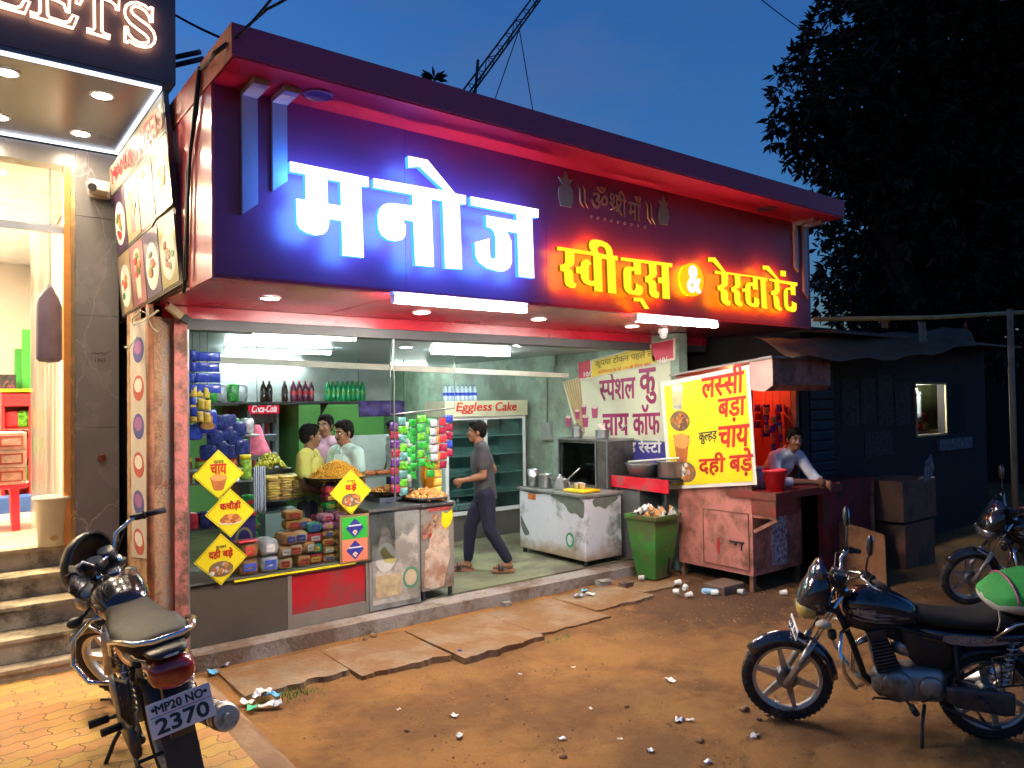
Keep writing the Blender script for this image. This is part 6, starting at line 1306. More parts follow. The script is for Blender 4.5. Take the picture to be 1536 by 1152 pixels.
    k = MB(); k.loft([(-.40, .105, .67, .80, 0, 2.8), (-.48, .098, .655, .797, 0, 2.6), (-.525, .078, .665, .787, 0, 2.4), (-.538, .04, .69, .765, 0, 2.2)], 22); tlt = B(k, "tail_light", M("red_lens", (.28, .012, .008), .15, 0, .15, 30, coat=1.))
    k = MB(); k.loft([(-.36, .095, .795, .835, 0, 3), (-.47, .085, .80, .835, 0, 3), (-.52, .06, .802, .825, 0, 3)], 20); B(k, "tail_cowl", BLACKP)
    k = MB(); k.loft([(-.521, .035, .807, .819, 0, 3), (-.528, .03, .808, .818, 0, 3)], 12); B(k, "reflector", M("clear_reflector", (.55, .56, .58), .1, .4), tlt)
    k = MB(); k.tube([(.02, .165, .73), (-.10, .178, .83), (-.30, .165, .875), (-.44, .125, .885), (-.50, .06, .888), (-.50, -.06, .888), (-.44, -.125, .885), (-.30, -.165, .875), (-.10, -.178, .83), (.02, -.165, .73)], .0125, 10); B(k, "grab_rail", CHROME)
    if ind:
        for s in (-1, 1):
            k = MB(); k.cyl((-.42, .08 * s, .70), (-.425, .17 * s, .695), .010, n=8); k.ell((-.43, .205 * s, .695), (.035, .042, .03)); B(k, "indicator", ind)
    k = MB(); k.prism([(-.42, -.05, .70), (-.50, -.05, .60), (-.47, -.05, .42), (-.36, -.05, .47)], (0, .10, 0)); B(k, "plate_bracket", BLACKP)
    if plate_rear:
        T = Matrix.Translation((-.525, 0, .555)) @ Matrix.Rotation(R(14), 4, 'Y'); k = MB(); k.X = T; k.box((-.003, -.135, -.075), (.003, .135, .075), .002); pr_ = B(k, "number_plate", WHITEP)
        for s_, z, h, w in ((plate_rear[0], .025, .036, .20), (plate_rear[1], -.060, .062, .22)):
            q = writing("lettering", s_, BLKT, pr_, (-.0035, w / 2, z), (0, -1, 0), (0, 0, 1), w=w, h=h, th=.003, world=False, bold=.03); q.data.transform(T)
        for y in (-.11, .11):
            k = MB(); k.X = T; k.cyl((-.003, y, .045), (-.008, y, .045), .008, n=10); B(k, "bolt", BLKT, pr_)
        k = MB(); k.X = T; k.box((-.0034, -.125, .012), (-.0045, .125, .016)); B(k, "stripe", M("pink_stripe", (.5, .12, .2), .5), pr_)
    # frame and engine
    k = MB()
    k.tube([HS - fk * .05, (.82, 0, .60), (.74, 0, .36), (.62, 0, .25)], .022, 10)
    for s in (-1, 1): k.tube([(.86, .02 * s, .80), (.50, .075 * s, .72), (.22, .10 * s, .66), (-.30, .10 * s, .74)], .015, 8); k.tube([(.22, .10 * s, .66), (.20, .10 * s, .40), (.16, .10 * s, .32)], .015, 8); k.tube([(.20, .10 * s, .42), (-.18, .11 * s, .70)], .012, 8)
    B(k, "frame", FRM)
    k = MB(); k.loft([(.26, .08, .26, .44, 0, 3.5), (.30, .105, .235, .47, 0, 3.5), (.52, .11, .225, .46, 0, 3.5), (.66, .09, .24, .42, 0, 3), (.70, .05, .28, .38, 0, 2.5)], 22); en = B(k, "engine", ENG)
    for s in (-1, 1):
        k = MB(); k.lathe([(.102, 0), (.10, .022), (.085, .036), (.02, .040)], (.56, .10 * s, .345), (0, s, 0), 28); k.lathe([(.075, 0), (.072, .018), (.055, .026), (.01, .028)], (.36, .102 * s, .35), (0, s, 0), 24); B(k, "engine_cover", ENG, en)
    k = MB(); c0, c1 = Vector((.60, 0, .43)), Vector((.67, 0, .66)); d = (c1 - c0).normalized(); e1 = Vector((d.z, 0, -d.x))
    for i in range(9): k.obox(c0 + d * (.012 + .023 * i), e1 * (.075 - .002 * i), (0, .082, 0), d * .0065)
    k.obox((c0 + c1) / 2, e1 * .055, (0, .062, 0), d * .115); k.obox(c1 + d * .01, e1 * .06, (0, .07, 0), d * .028, .01); B(k, "cylinder_fins", M("black_engine", (.05, .05, .05), .5, .4, .2), en)
    k = MB(); k.loft([(.16, .06, .46, .70, 0, 3), (.24, .085, .44, .74, 0, 3), (.44, .085, .47, .745, 0, 3), (.52, .05, .56, .74, 0, 3)], 16); B(k, "airbox", BLACKP)
    k = MB(); k.loft([(.50, .045, .60, .75, 0, 3), (.70, .05, .66, .77, 0, 3), (.86, .04, .70, .80, 0, 3)], 14); B(k, "frame_cover", BLACKP)
    k = MB(); k.loft([(.34, .05, .52, .62), (.40, .065, .50, .64), (.52, .06, .52, .63), (.57, .03, .54, .60)], 14); B(k, "carburettor", ENG, en)
    k = MB(); k.tube([(.70, -.05, .60), (.79, -.07, .54), (.80, -.09, .36), (.70, -.13, .245), (.45, -.15, .23), (.20, -.16, .26)], .021, 12); B(k, "exhaust_pipe", CHROME)
    k = MB(); k.cyl((.22, -.165, .262), (.10, -.178, .285), .026, .05, 20); k.cyl((.10, -.178, .285), (-.42, -.20, .40), .056, .066, 24); k.cyl((-.42, -.20, .40), (-.435, -.201, .403), .066, .055, 24); k.cyl((-.43, -.201, .402), (-.47, -.203, .41), .022, n=14); ex = B(k, "muffler", M("muffler_steel", (.50, .47, .42), .38, .9, .15, 8, dirt=(.2, .13, .08)))
    k = MB(); k.cyl((-.02, -.19, .312), (-.10, -.192, .329), .064, n=24); B(k, "heat_band", CHROME, ex); k = MB(); k.cyl((-.33, -.197, .38), (-.36, -.198, .386), .067, n=24); B(k, "heat_band", CHROME, ex)
    k = MB()
    for s in (-1, 1): k.tube([(.22, .10 * s, .33), (.0, .115 * s, .30), (-.07, .115 * s, .30)], .019, 8)
    B(k, "swingarm", FRM)
    k = MB(); k.loft([(-.10, .022, .235, .375, .145, 3.5), (-.05, .026, .225, .385, .145, 3.5), (.22, .024, .255, .395, .145, 3.5), (.28, .02, .29, .38, .145, 3)], 16); B(k, "chain_cover", M("chain_cover_black", (.07, .07, .07), .4, .3, .2, dirt=(.13, .10, .07)))
    for s in (-1, 1):
        k = MB(); a, b = Vector((-.01, .135 * s, .32)), Vector((-.10, .135 * s, .70)); dd = b - a
        k.cyl(a, a + dd * .4, .024, n=14); k.cyl(a, b, .010, n=8); sh_ = B(k, "shock_absorber", M("shock_grey", (.22, .22, .22), .4, .6))
        k = MB(); k.tube([a + dd * (.28 + .66 * i / 64) + Vector((.032 * math.cos(i * .75), .032 * math.sin(i * .75), 0)) for i in range(65)], .0048, 6); B(k, "spring", CHROME, sh_)
    # leg guard, foot pegs, stands, saree guard
    k = MB()
    for s in (-1, 1): k.tube([(.84, .03 * s, .70), (.90, .13 * s, .69), (.925, .235 * s, .60), (.90, .265 * s, .47), (.83, .21 * s, .36), (.76, .05 * s, .31)], .0135, 10)
    B(k, "leg_guard", CHROME)
    k = MB()
    for s in (-1, 1):
        k = MB(); k.tube([(.50, .08 * s, .24), (.49, .20 * s, .25)], .010, 8); B(k, "peg_mount", IRON); k = MB(); k.tube([(.16, .12 * s, .33), (.10, .17 * s, .34)], .010, 8); B(k, "peg_mount", IRON)
    k = MB(); k.tube([(.58, .12, .26), (.70, .135, .27), (.72, .18, .28)], .007, 6); B(k, "pedal", IRON); k = MB(); k.tube([(.42, .125, .26), (.36, .14, .30), (.34, .17, .31)], .007, 6); B(k, "pedal", IRON)
    for s in (-1, 1):
        k = MB(); k.cyl((.49, .18 * s, .25), (.487, .275 * s, .253), .021, n=12); B(k, "foot_peg", RUBBER)
        k = MB(); k.cyl((.105, .165 * s, .34), (.09, .26 * s, .345), .019, n=12); B(k, "foot_peg", RUBBER)
    # side stand: foot meets the ground under the lean
    a = Vector((.40, .11, .24)); yb = .27; zb = yb * math.tan(lean) * 1.0
    k = MB(); k.tube([a, (.43, .18, .14), (.455, yb, -zb + .012)], .012, 8); k.obox((.455, yb, -zb + .008), (.035, 0, 0), (0, .022, 0), (0, 0, .006)); B(k, "side_stand", IRON)
    k = MB(); k.tube([(.30, .12, .24), (.02, .14, .14), (-.03, .13, .14)], .012, 8); k.tube([(.30, -.12, .24), (.02, -.14, .14), (-.03, -.13, .14)], .012, 8); k.tube([(.05, .14, .148), (.05, -.14, .148)], .010, 8); B(k, "centre_stand", IRON)
    k = MB()
    for i in range(5): k.tube([(-.02 - .075 * i, .165, .62 + .02 * i), (-.02 - .065 * i, .172, .42 + .015 * i)], .005, 6)
    k.tube([(.03, .165, .60), (-.36, .165, .70), (-.33, .17, .48), (.0, .17, .42), (.03, .165, .60)], .007, 6); B(k, "saree_guard", IRON)
    k = MB(); k.lathe([(.03, 0), (.035, .01), (.035, .035), (.025, .045)], (.93, .085, .66), (1, .2, 0), 16); B(k, "horn", BLACKP)
    return t
BLUEBLK = M("dark_blue_gloss", (.010, .013, .024), .14, 0, .1, 3, coat=1., dirt=(.05, .042, .035), dscale=5, damt=.2)
BLACKG = M("black_gloss", (.012, .012, .013), .16, 0, .1, 3, coat=1., dirt=(.06, .045, .03), dscale=5, damt=.22)
SILF = M("silver_flash", (.30, .30, .29), .3, .4, .1); ORF = M("orange_red_flash", (.60, .10, .015), .3, .1, .3, 9)
AMBL = M("amber_headlight", (.52, .40, .10), .12, .3, .15, coat=1.)
# near right: nose to the left, leaning on its side stand towards the viewer
hd = R(127.2)
rear = Vector((4.884, 1.825, 0)); IVO = M('pale_indicator', (.45, .38, .26), .25, 0, .1, coat=.5)
bike("black commuter motorcycle with silver flashes and an amber headlight, a sack tied on its seat", (rear.x, rear.y, gz(rear.x, rear.y) - .004), hd, R(5), BLUEBLK, SILF, plate_front="MP20  4301", steer=R(3), ind=IVO, tank_text="Hero", side_text="HF Deluxe", lamp=AMBL)
# near left: seen from behind on the pavers
bl = Vector((.93, 4.08, .10))
bike("worn motorcycle with orange tank flashes seen from behind on the pavers, plate 2370", bl, R(90), R(9), BLACKG, ORF, plate_rear=("MP20 NO", "2370"), steer=R(40), mirrors=False, visor=False, dome=True, sc=1.0)
# far right, half hidden behind the sack
h3 = R(138); f3 = px(1452, 905, 2, 0.); r3 = Vector((f3.x, f3.y, 0)) - Vector((math.cos(h3), math.sin(h3), 0)) * 1.11
bike("second black motorcycle behind the one carrying the sack", (r3.x, r3.y, -.01), h3, R(9), BLACKG, SILF, steer=R(4), lamp=M("dark_headlight", (.2, .2, .2), .12, .5, .1, coat=1.))
# green sack on the seat of the near bike
T = Matrix.Translation(rear) @ Matrix.Rotation(hd, 4, 'Z') @ Matrix.Rotation(-R(5), 4, 'X') @ Matrix.Scale(.9, 4)
GS = M("green_sack", (.02, .30, .04), .75, 0, .15, 8, bump=.3, bscale=30); WS = M("white_sack", (.55, .52, .44), .6, 0, .15, 8, bump=.3, bscale=30)
sk_ = thing("sack", "bulging green and white printed sack lying across the seat of the black motorcycle", "sack", T @ Vector((-.12, 0, .87)))
k = MB(); k.X = T @ Matrix.Translation((-.24, .02, .93)) @ Matrix.Rotation(R(4), 4, 'Z')
def sack_half(k, up):
    pass
k.loft([(.29, .03, -.01, .03, 0, 2.2), (.26, .17, -.05, .06, 0, 2.6), (.15, .25, -.065, .13, 0, 2.6), (0, .28, -.07, .17, 0, 2.6), (-.15, .27, -.07, .175, 0, 2.6), (-.28, .20, -.06, .12, 0, 2.6), (-.32, .05, -.02, .03, 0, 2.2)], 30)
o = k.build("cloth", GS, sk_); o.data.materials.append(WS); o.data.materials.append(M("pink_band", (.5, .06, .2), .5))
inv = (T @ Matrix.Translation((-.24, .02, .93)) @ Matrix.Rotation(R(4), 4, 'Z')).inverted() @ wmat(sk_)
for p in o.data.polygons:
    c = inv @ p.center; p.material_index = 1 if c.z < .012 else 0
w_ = writing("lettering", "प्रणति", WS, sk_, (.13, .285, .045), (-1, 0, 0), (0, -.25, 1), w=.18, h=.07, th=.006, world=False, bold=.02); w_.data.transform(wmat(sk_).inverted() @ T @ Matrix.Translation((-.24, .02, .93)) @ Matrix.Rotation(R(4), 4, 'Z'))
k = MB(); k.X = T @ Matrix.Translation((-.24, .02, .93)); k.tube([(.16, .26 * math.cos(a), .035 + .11 * math.sin(a)) for a in [math.pi * i / 10 for i in range(11)]], .006, 6); k.build("band", M("pink_band", (.5, .06, .2), .5), sk_)
k = MB(); k.X = T @ Matrix.Translation((-.24, .02, .93)); k.tube([(.25, .20, -.02), (.24, .19, -.09), (.25, .18, -.16)], .005, 6); k.build("tie", M("pale_string", (.5, .45, .35), .7), sk_)
# ================================================================== pink kiosk with the yellow board
KP = M("faded_pink_paint", (.52, .20, .15), .65, 0, .14, 3, bump=.15, bscale=25, dirt=(.20, .085, .045), dscale=2.6, damt=.6)
KR = M("red_inside", (.50, .05, .025), .6, 0, .15, 5)
kx0, kx1, ky0, ky1 = 6.665, 7.575, 4.64, 5.62
ko = thing("kiosk", "worn pink tin kiosk on legs with a jutting canopy and a counter shelf", "kiosk", (7.12, 5.13, 0))
k = MB(); k.box((kx0, ky0, .15), (kx1, ky1, .96)); k.build("base_cabinet", KP, ko)
for x, y in ((kx0 + .02, ky0 + .02), (kx1 - .06, ky0 + .02), (kx0 + .02, ky1 - .06), (kx1 - .06, ky1 - .06)): box("leg", (x, y, -.03), (x + .045, y + .045, .149), M("rusty_leg", (.20, .09, .05), .8, .1, .3), ko)
box("side_wall", (kx0, ky0 + .06, .961), (kx0 + .03, ky1, 2.26), KP, ko); box("side_wall", (kx1 - .03, ky0 + .06, .961), (kx1, ky1, 2.26), KP, ko)
box("back_wall", (kx0 + .031, ky1 - .03, .961), (kx1 - .031, ky1, 2.26), KR, ko)
box("lining", (kx0 + .031, ky0 + .08, 1.06), (kx0 + .037, ky1 - .031, 2.25), KR, ko); box("lining", (kx1 - .037, ky0 + .08, 1.06), (kx1 - .031, ky1 - .031, 2.25), KR, ko)
for x in (kx0, kx1 - .055): box("post", (x, ky0, .961), (x + .055, ky0 + .058, 2.26), M("brown_post", (.22, .11, .07), .7, 0, .2), ko)
k = MB(); k.prism([(kx0 - .05, ky0 - .3, 2.40), (kx0 - .05, ky1 + .05, 2.262), (kx0 - .05, ky1 + .05, 2.285), (kx0 - .05, ky0 - .3, 2.425)], (kx1 - kx0 + .25, 0, 0)); k.build("roof", M("tin_roof", (.25, .22, .2), .5, .5, .2), ko)
k = MB(); k.prism([(kx0 - .02, ky0 - .02, 2.395), (kx0 - .02, ky0 - .02, 2.09), (kx0 - .02, ky0 - .19, 2.07), (kx0 - .02, ky0 - .25, 2.13), (kx0 - .02, ky0 - .25, 2.398)], (1.16, 0, 0)); k.build("canopy", KP, ko)
k = MB(); k.prism([(kx0 - .03, ky0 - .295, 2.405), (kx0 - .03, ky0 - .03, 2.40), (kx0 - .03, ky0 - .02, 2.085), (kx0 - .03, ky0 - .19, 2.062), (kx0 - .03, ky0 - .295, 2.125)], (.008, 0, 0)); k.build("canopy_end", M("pale_pink_tin", (.55, .33, .28), .5, 0, .1), ko)
k = MB(); k.box((kx0 - .03, ky0 - .30, .962), (kx1 + .34, ky0 + .30, 1.035)); k.box((kx0 - .02, ky0 - .29, .80), (kx0 + .36, ky0 - .005, .961)); k.build("counter", M("dark_red_counter", (.26, .035, .03), .45, 0, .2, 4, dirt=(.15, .05, .03), dscale=3), ko)
k = MB(); k.box((kx0 - .005, ky0 - .28, .765), (kx0 + .03, ky0 - .01, .799)); k.obox((kx0 + .012, ky0 - .15, .69), (0, .135, -.075), (.016, 0, 0), (0, .008, .016)); k.build("bracket", KP, ko)
# door on the left side with frame, latch and a red stain
k = MB(); k.box((kx0 - .008, ky0 + .05, .21), (kx0 - .0005, ky0 + .62, .78)); dr = k.build("door", KP, ko)
k = MB()
for y in (ky0 + .042, ky0 + .622): k.box((kx0 - .012, y, .20), (kx0 - .0005, y + .008, .79))
for z in (.196, .786): k.box((kx0 - .012, ky0 + .042, z), (kx0 - .0005, ky0 + .63, z + .008))
k.build("trim", M("rust_edge", (.22, .10, .06), .8), dr)
k = MB(); k.box((kx0 - .022, ky0 + .10, .475), (kx0 - .009, ky0 + .28, .49)); k.cyl((kx0 - .02, ky0 + .13, .49), (kx0 - .02, ky0 + .13, .40), .006, n=6); k.cyl((kx0 - .02, ky0 + .2, .485), (kx0 - .02, ky0 + .2, .45), .012, n=8); k.build("latch", IRON, dr)
decal("stain", [smooth_loop([(-(ky0 + .43), .52), (-(ky0 + .40), .45), (-(ky0 + .41), .34), (-(ky0 + .43), .31), (-(ky0 + .455), .40)])], M("red_stain", (.45, .03, .03), .6), dr, (kx0 - .0085, 0, 0), (0, -1, 0), (0, 0, 1), .003)
# torn notice on the front
NOTE = M("printed_notice", (.36, .33, .36), .8, 0, .9, 24)
decal("notice", [[(7.0, .22), (7.27, .20), (7.28, .75), (7.22, .78), (6.99, .74)]], NOTE, ko, (0, ky0 - .001, 0), (1, 0, 0), (0, 0, 1), .003)
# red bulb inside and goods on the back wall
k = MB(); k.ell((7.1, 5.15, 2.12), (.035, .035, .045)); t = k.build("light_bulb", glow("red_bulb", (1, .25, .09), 230)); tag(t, "glowing red bulb hanging inside the pink kiosk", "bulb")
k = MB(); k.cyl((7.1, 5.15, 2.165), (7.1, 5.15, 2.34), .006, n=6); k.build("cord", BLKT, t)
for zz in (1.86, 1.62): tag(box("wall_shelf", (kx0 + .04, ky1 - .16, zz), (kx1 - .04, ky1 - .031, zz + .015), KR), "upper red shelf on the back wall of the kiosk" if zz > 1.8 else "lower red shelf on the back wall of the kiosk", "shelf")
for i in range(5): strip(7.46 - .03 * (i % 2), 4.82 + .14 * i, 1.93, (3, 4, 3, 4, 2)[i], .11, .095, [PURW, BLUW] if i % 2 else [PURW, MARW], "purple and orange sachet strip hanging in the red lit kiosk", "sachet strips in the red lit kiosk")
for i in range(3): strip(7.40 - .05 * i, 4.76 + .06 * i, 1.70 + .1 * i, 3 + 2 * (i == 1), .075, .10, [M("orange_wrap", (.6, .22, .04), .3, 0, .4, 22), PURW], "short sachet strip hung just inside the kiosk opening", "short strips inside the kiosk opening", cord=2.255)
# red bucket with wrapped cups
bk = thing("bucket", "bright red plastic bucket on the kiosk counter", "bucket", (6.82, 4.47, 1.036))
k = MB(); k.lathe([(.085, 0), (.115, .20), (.128, .205), (.130, .225), (.118, .225), (.110, .20), (.08, .01)], (6.82, 4.47, 1.036), n=28); k.build("body", M("red_plastic", (.68, .02, .035), .35), bk)
k = MB(); k.tube([(6.82 + .128 * math.cos(a), 4.47 + .04, 1.25 - .06 * math.sin(a)) for a in [math.pi * i / 10 for i in range(11)]], .005, 6); k.build("handle", STEEL, bk)
jar = thing("jar", "clear plastic jar of sweets beside the red bucket", "jar", (6.95, 4.72, 1.036)); k = MB(); k.lathe([(.06, 0), (.065, .02), (.065, .17), (.045, .20)], (6.93, 4.74, 1.036), n=18); k.build("body", M("milky_jar", (.50, .48, .46), .2, 0, .4, 25), jar); k = MB(); k.cyl((6.93, 4.74, 1.236), (6.93, 4.74, 1.27), .05); k.build("lid", WPR, jar)
# the yellow board
YB = [px(x, y, 0, kx0 - .03) for x, y in ((1003, 734), (1136, 727), (1124, 547), (991, 574))]
yb = thing("menu_banner", "large bright yellow menu banner hung on the left side of the pink kiosk", "banner", (kx0 - .03, 5.1, 1.2))
k = MB(); k.prism(YB, (-.006, 0, 0)); k.build("cloth", M("white_hem", (.7, .69, .6), .6, 0, .06), yb)
o0 = YB[0] + Vector((-.007, 0, 0)); ub, vb = YB[1] - YB[0], YB[3] - YB[0]
def on(u, v): return YB[0].lerp(YB[1], u).lerp(YB[3].lerp(YB[2], u), v)
k = MB(); k.prism([on(u, v) + Vector((-.0065, 0, 0)) for u, v in ((.045, .03), (.965, .03), (.965, .965), (.045, .955))], (-.003, 0, 0)); k.build("print", YEL, yb)
def yt(s, m, a, b, h, bold=.03):
    p, q = [px(980 + x / 5.486, 530 + y / 5.486, 0, kx0 - .0405) for x, y in (a, b)]; d = q - p
    writing("lettering", s, m, yb, p, d, (0, -.06, 1), w=d.length, h=h, th=.004, bold=bold)
yt("लस्सी", REDT, (398, 372), (738, 318), .31); yt("बड़ा", REDT, (532, 572), (752, 548), .25); yt("चाय", REDT, (535, 775), (782, 758), .22); yt("कुल्हड़", BLKT, (375, 752), (520, 735), .13, .02); yt("दही", REDT, (375, 1008), (585, 998), .24); yt("बड़े", REDT, (625, 1012), (812, 1002), .285)
def ypic(x, y, loops, m, d, sm=0): decal("picture", loops, m, yb, px(980 + x / 5.486, 530 + y / 5.486, 0, kx0 - .0405), (0, -1, 0), (0, 0, 1), d, sm=sm)
ypic(198, 360, [[(-.085, .145), (-.06, -.15), (.06, -.15), (.085, .145)]], M("lassi_glass", (.58, .56, .30), .3, 0, .15), .002); ypic(198, 290, [circ(0, 0, .083, .045)], M("froth", (.66, .65, .55), .5), .003); ypic(198, 440, [circ(0, 0, .055, .02)], M("glass_foot", (.40, .42, .40), .3), .003)
def ybowl(x, y, ms, seed):
    ypic(x, y, [circ(0, 0, .14, .115)], M("bowl_rim_print", (.2, .12, .06), .5), .002); r = random.Random(seed)
    for i in range(22):
        a, q = r.random() * 6.28, math.sqrt(r.random()) * .8; ypic(x, y, [circ(.13 * q * math.cos(a), .10 * q * math.sin(a), r.uniform(.02, .045), r.uniform(.015, .03), 10, r.random() * 3)], ms[i % len(ms)], .003 + .0003 * i)
ybowl(218, 557, [FRIED, CLAY, M("dark_fried_print", (.16, .07, .03), .6)], 2); ybowl(268, 978, [SILV, WPR, FRIED, CLAY], 8)
ypic(232, 770, [[(-.115, .13), (-.07, -.17), (-.03, -.185), (.03, -.185), (.07, -.17), (.115, .13)]], CLAY, .002); ypic(232, 722, [circ(0, 0, .115, .085)], TEA, .003)
# small brick step and rubble at the kiosk foot
t = box("stone_block", (6.28, 4.72, -.03), (6.62, 4.98, .09), M("wet_stone", (.14, .09, .06), .6, 0, .3, 6, bump=.4), bev=.012); tag(t, "dark stone block on the ground left of the kiosk leg", "block")
# the man leaning on the kiosk counter
LEAN = stand(pelvis=(-.18, 0, .86), chest=(.06, .0, 1.10), neck=(.19, .01, 1.255), head=(.265, .02, 1.385), shoulder_l=(.15, .185, 1.20), shoulder_r=(.17, -.175, 1.20), elbow_l=(.30, .27, .955), elbow_r=(.30, -.28, .955), wrist_l=(.53, .20, .935), wrist_r=(.50, .06, .95), hip_l=(-.18, .09, .83), hip_r=(-.18, -.09, .83), knee_l=(-.10, .10, .45), knee_r=(-.14, -.10, .45), ankle_l=(-.2, .10, .105), ankle_r=(-.24, -.10, .105), toe_l=(-.05, .11, .03), toe_r=(-.08, -.11, .03))
person("young man in a pale shirt leaning with folded hands on the kiosk counter", (7.34, 4.80, .155), R(-102), LEAN, look=(1, -.32, -.10), shirt=fabric("pale_grey_shirt", (.70, .67, .68)), trousers=fabric("dark_trousers", (.04, .04, .05)), sleeve=1.45, collar=True, grip=dict(l=1.0, r=.8, l_n=(0, -1, -.2), r_n=(.1, 1, -.2)), hairlen=1.3)

# ================================================================== dark stalls beyond
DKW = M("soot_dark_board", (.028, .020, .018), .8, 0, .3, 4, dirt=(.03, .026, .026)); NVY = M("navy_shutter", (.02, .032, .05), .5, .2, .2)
bt = thing("stall", "dark closed stall with a small lit window and pasted notices", "stall", (10.2, 6, 0))
wa, wb = px(1374, 653, 1, 4.9), px(1416, 577, 1, 4.9)
fx0, fx1 = 8.05, 13.4
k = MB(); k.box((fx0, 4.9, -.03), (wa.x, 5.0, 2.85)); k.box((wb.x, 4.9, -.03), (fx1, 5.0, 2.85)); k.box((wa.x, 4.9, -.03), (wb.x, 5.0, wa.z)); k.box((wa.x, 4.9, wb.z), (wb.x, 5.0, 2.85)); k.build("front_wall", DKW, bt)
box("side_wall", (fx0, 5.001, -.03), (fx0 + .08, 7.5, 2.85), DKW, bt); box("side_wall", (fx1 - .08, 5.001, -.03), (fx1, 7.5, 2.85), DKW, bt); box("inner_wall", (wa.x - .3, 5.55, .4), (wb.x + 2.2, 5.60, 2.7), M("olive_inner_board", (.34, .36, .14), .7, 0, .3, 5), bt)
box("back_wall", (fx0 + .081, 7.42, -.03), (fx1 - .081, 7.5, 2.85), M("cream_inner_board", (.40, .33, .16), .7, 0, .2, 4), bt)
k = MB(); k.prism([(fx0 - .1, 4.4, 2.72), (fx0 - .1, 7.7, 3.05), (fx0 - .1, 7.7, 3.08), (fx0 - .1, 4.4, 2.75)], (fx1 - fx0 + .2, 0, 0)); k.build("roof", M("rust_tin", (.12, .08, .06), .6, .3, .3), bt)
k = MB(); k.box((wa.x - .03, 4.875, wa.z - .03), (wa.x, 4.899, wb.z + .03)); k.box((wb.x, 4.875, wa.z - .03), (wb.x + .03, 4.899, wb.z + .03)); k.box((wa.x + .0005, 4.876, wa.z - .03), (wb.x - .0005, 4.899, wa.z)); k.box((wa.x + .0005, 4.876, wb.z), (wb.x - .0005, 4.899, wb.z + .03)); k.build("window_frame", M("lit_frame_wood", (.42, .30, .14), .6), bt)
k = MB(); k.box((wb.x + .05, 4.88, wa.z), (wb.x + .65, 4.899, wb.z)); k.build("shutter", M("dark_glass_shutter", (.03, .045, .045), .15, 0, .1), bt)
k = MB(); k.box((wb.x - .3, 4.86, wa.z - .26), (wb.x + .85, 4.899, wa.z - .09)); k.build("signboard", M("dim_grey_sign", (.16, .15, .16), .7, 0, .6, 14), bt)
k = MB()
for i in range(16): k.box((8.22, 4.885, .35 + .125 * i), (8.75, 4.899, .46 + .125 * i), .012)
k.build("roller_shutter", NVY, bt)
for i, (x, z, w, h) in enumerate(((8.95, 1.62, .42, .62), (9.42, 1.64, .40, .60), (9.86, 1.60, .44, .70), (10.34, 1.58, .44, .62), (9.5, 1.20, .75, .35))):
    k = MB(); k.prism([(x, 4.897, z), (x + w, 4.897, z + .01), (x + w - .01, 4.897, z + h), (x + .01, 4.897, z + h - .015)], (0, -.004, 0)); k.build("notice", M("old_notice", (.05, .045, .042), .8, 0, .7, 20), bt)
k = MB(); k.ell((wa.x + .30, 5.04, wb.z - .08), (.035, .035, .05)); t = k.build("light_bulb", glow("white_bulb", (.92, 1, .95), 1000)); tag(t, "bare white bulb in the small window of the dark stall", "bulb"); k = MB(); k.cyl((wa.x + .30, 5.04, wb.z - .03), (wa.x + .30, 5.04, 2.8), .006, n=6); k.build("cord", BLKT, t)
k = MB(); k.box((wa.x + .95, 5.40, wb.z - .26), (wa.x + 1.22, 5.43, wb.z - .05)); tag(k.build("lamp_panel", glow("green_white_panel", (.70, 1, .45), 2.0)), "pale green lit panel in the small window", "lamp")
k = MB(); k.sheet((wa.x + .42, 5.12, wb.z - .52), (.24, 0, 0), (.02, 0, .42), 8, 6, lambda u, v: .02 * math.sin(u * 9), .006); tag(k.build("carrier_bag", M("grey_bag", (.16, .17, .16), .5, 0, .2)), "grey carrier bag hanging in the small window", "bag")
for i in range(6): tag(packet(.2, .16, .13, (YELW, REDW, GOLDW, GRNW)[i % 4], "packet", c=(wa.x + .72 + .2 * (i % 3), 5.32, wa.z + .02 + .14 * (i // 3))), "packet on the shelf behind the small window", "packet", "packets behind the small window")
tag(box("wall_shelf", (wa.x + .4, 5.2, wa.z - .01), (wb.x + 1.1, 5.5, wa.z + .019), WOOD), "shelf behind the small lit window", "shelf")
# red counter, wooden cabinet, leaning board
t = thing("counter", "dark red wooden counter running out from the kiosk", "counter", (8.3, 4.5, 0)); box("front", (7.60, 4.40, -.02), (8.75, 4.46, 1.02), M("dark_red_board", (.20, .015, .02), .6, 0, .2, 3, dirt=(.08, .02, .02)), t); box("top", (7.92, 4.38, 1.022), (8.75, 4.85, 1.05), M("dark_red_board", (.2, .015, .02), .6), t); box("post", (8.62, 4.37, -.02), (8.66, 4.399, 1.0), KP, t)
t = thing("wooden_cabinet", "brown wooden cabinet with a drawer gap in front of the dark stall", "cabinet", (9.2, 4.3, 0)); BR = M("brown_cabinet_wood", (.22, .10, .05), .7, 0, .3, 3, dirt=(.10, .06, .04)); box("lower", (8.87, 4.12, -.02), (9.62, 4.6, .50), BR, t); box("upper", (8.80, 4.10, .53), (9.64, 4.62, 1.0), BR, t); box("inner", (8.9, 4.15, .501), (9.6, 4.58, .529), BLACKP, t)
decal("scrap", [[(9.3, .95), (9.38, 1.2), (9.55, 1.28), (9.62, 1.1), (9.5, .98)]], M("torn_white_scrap", (.2, .19, .18), .8, 0, .5, 15), t, (0, 4.099, .0), (1, 0, 0), (0, 0, 1), .003)
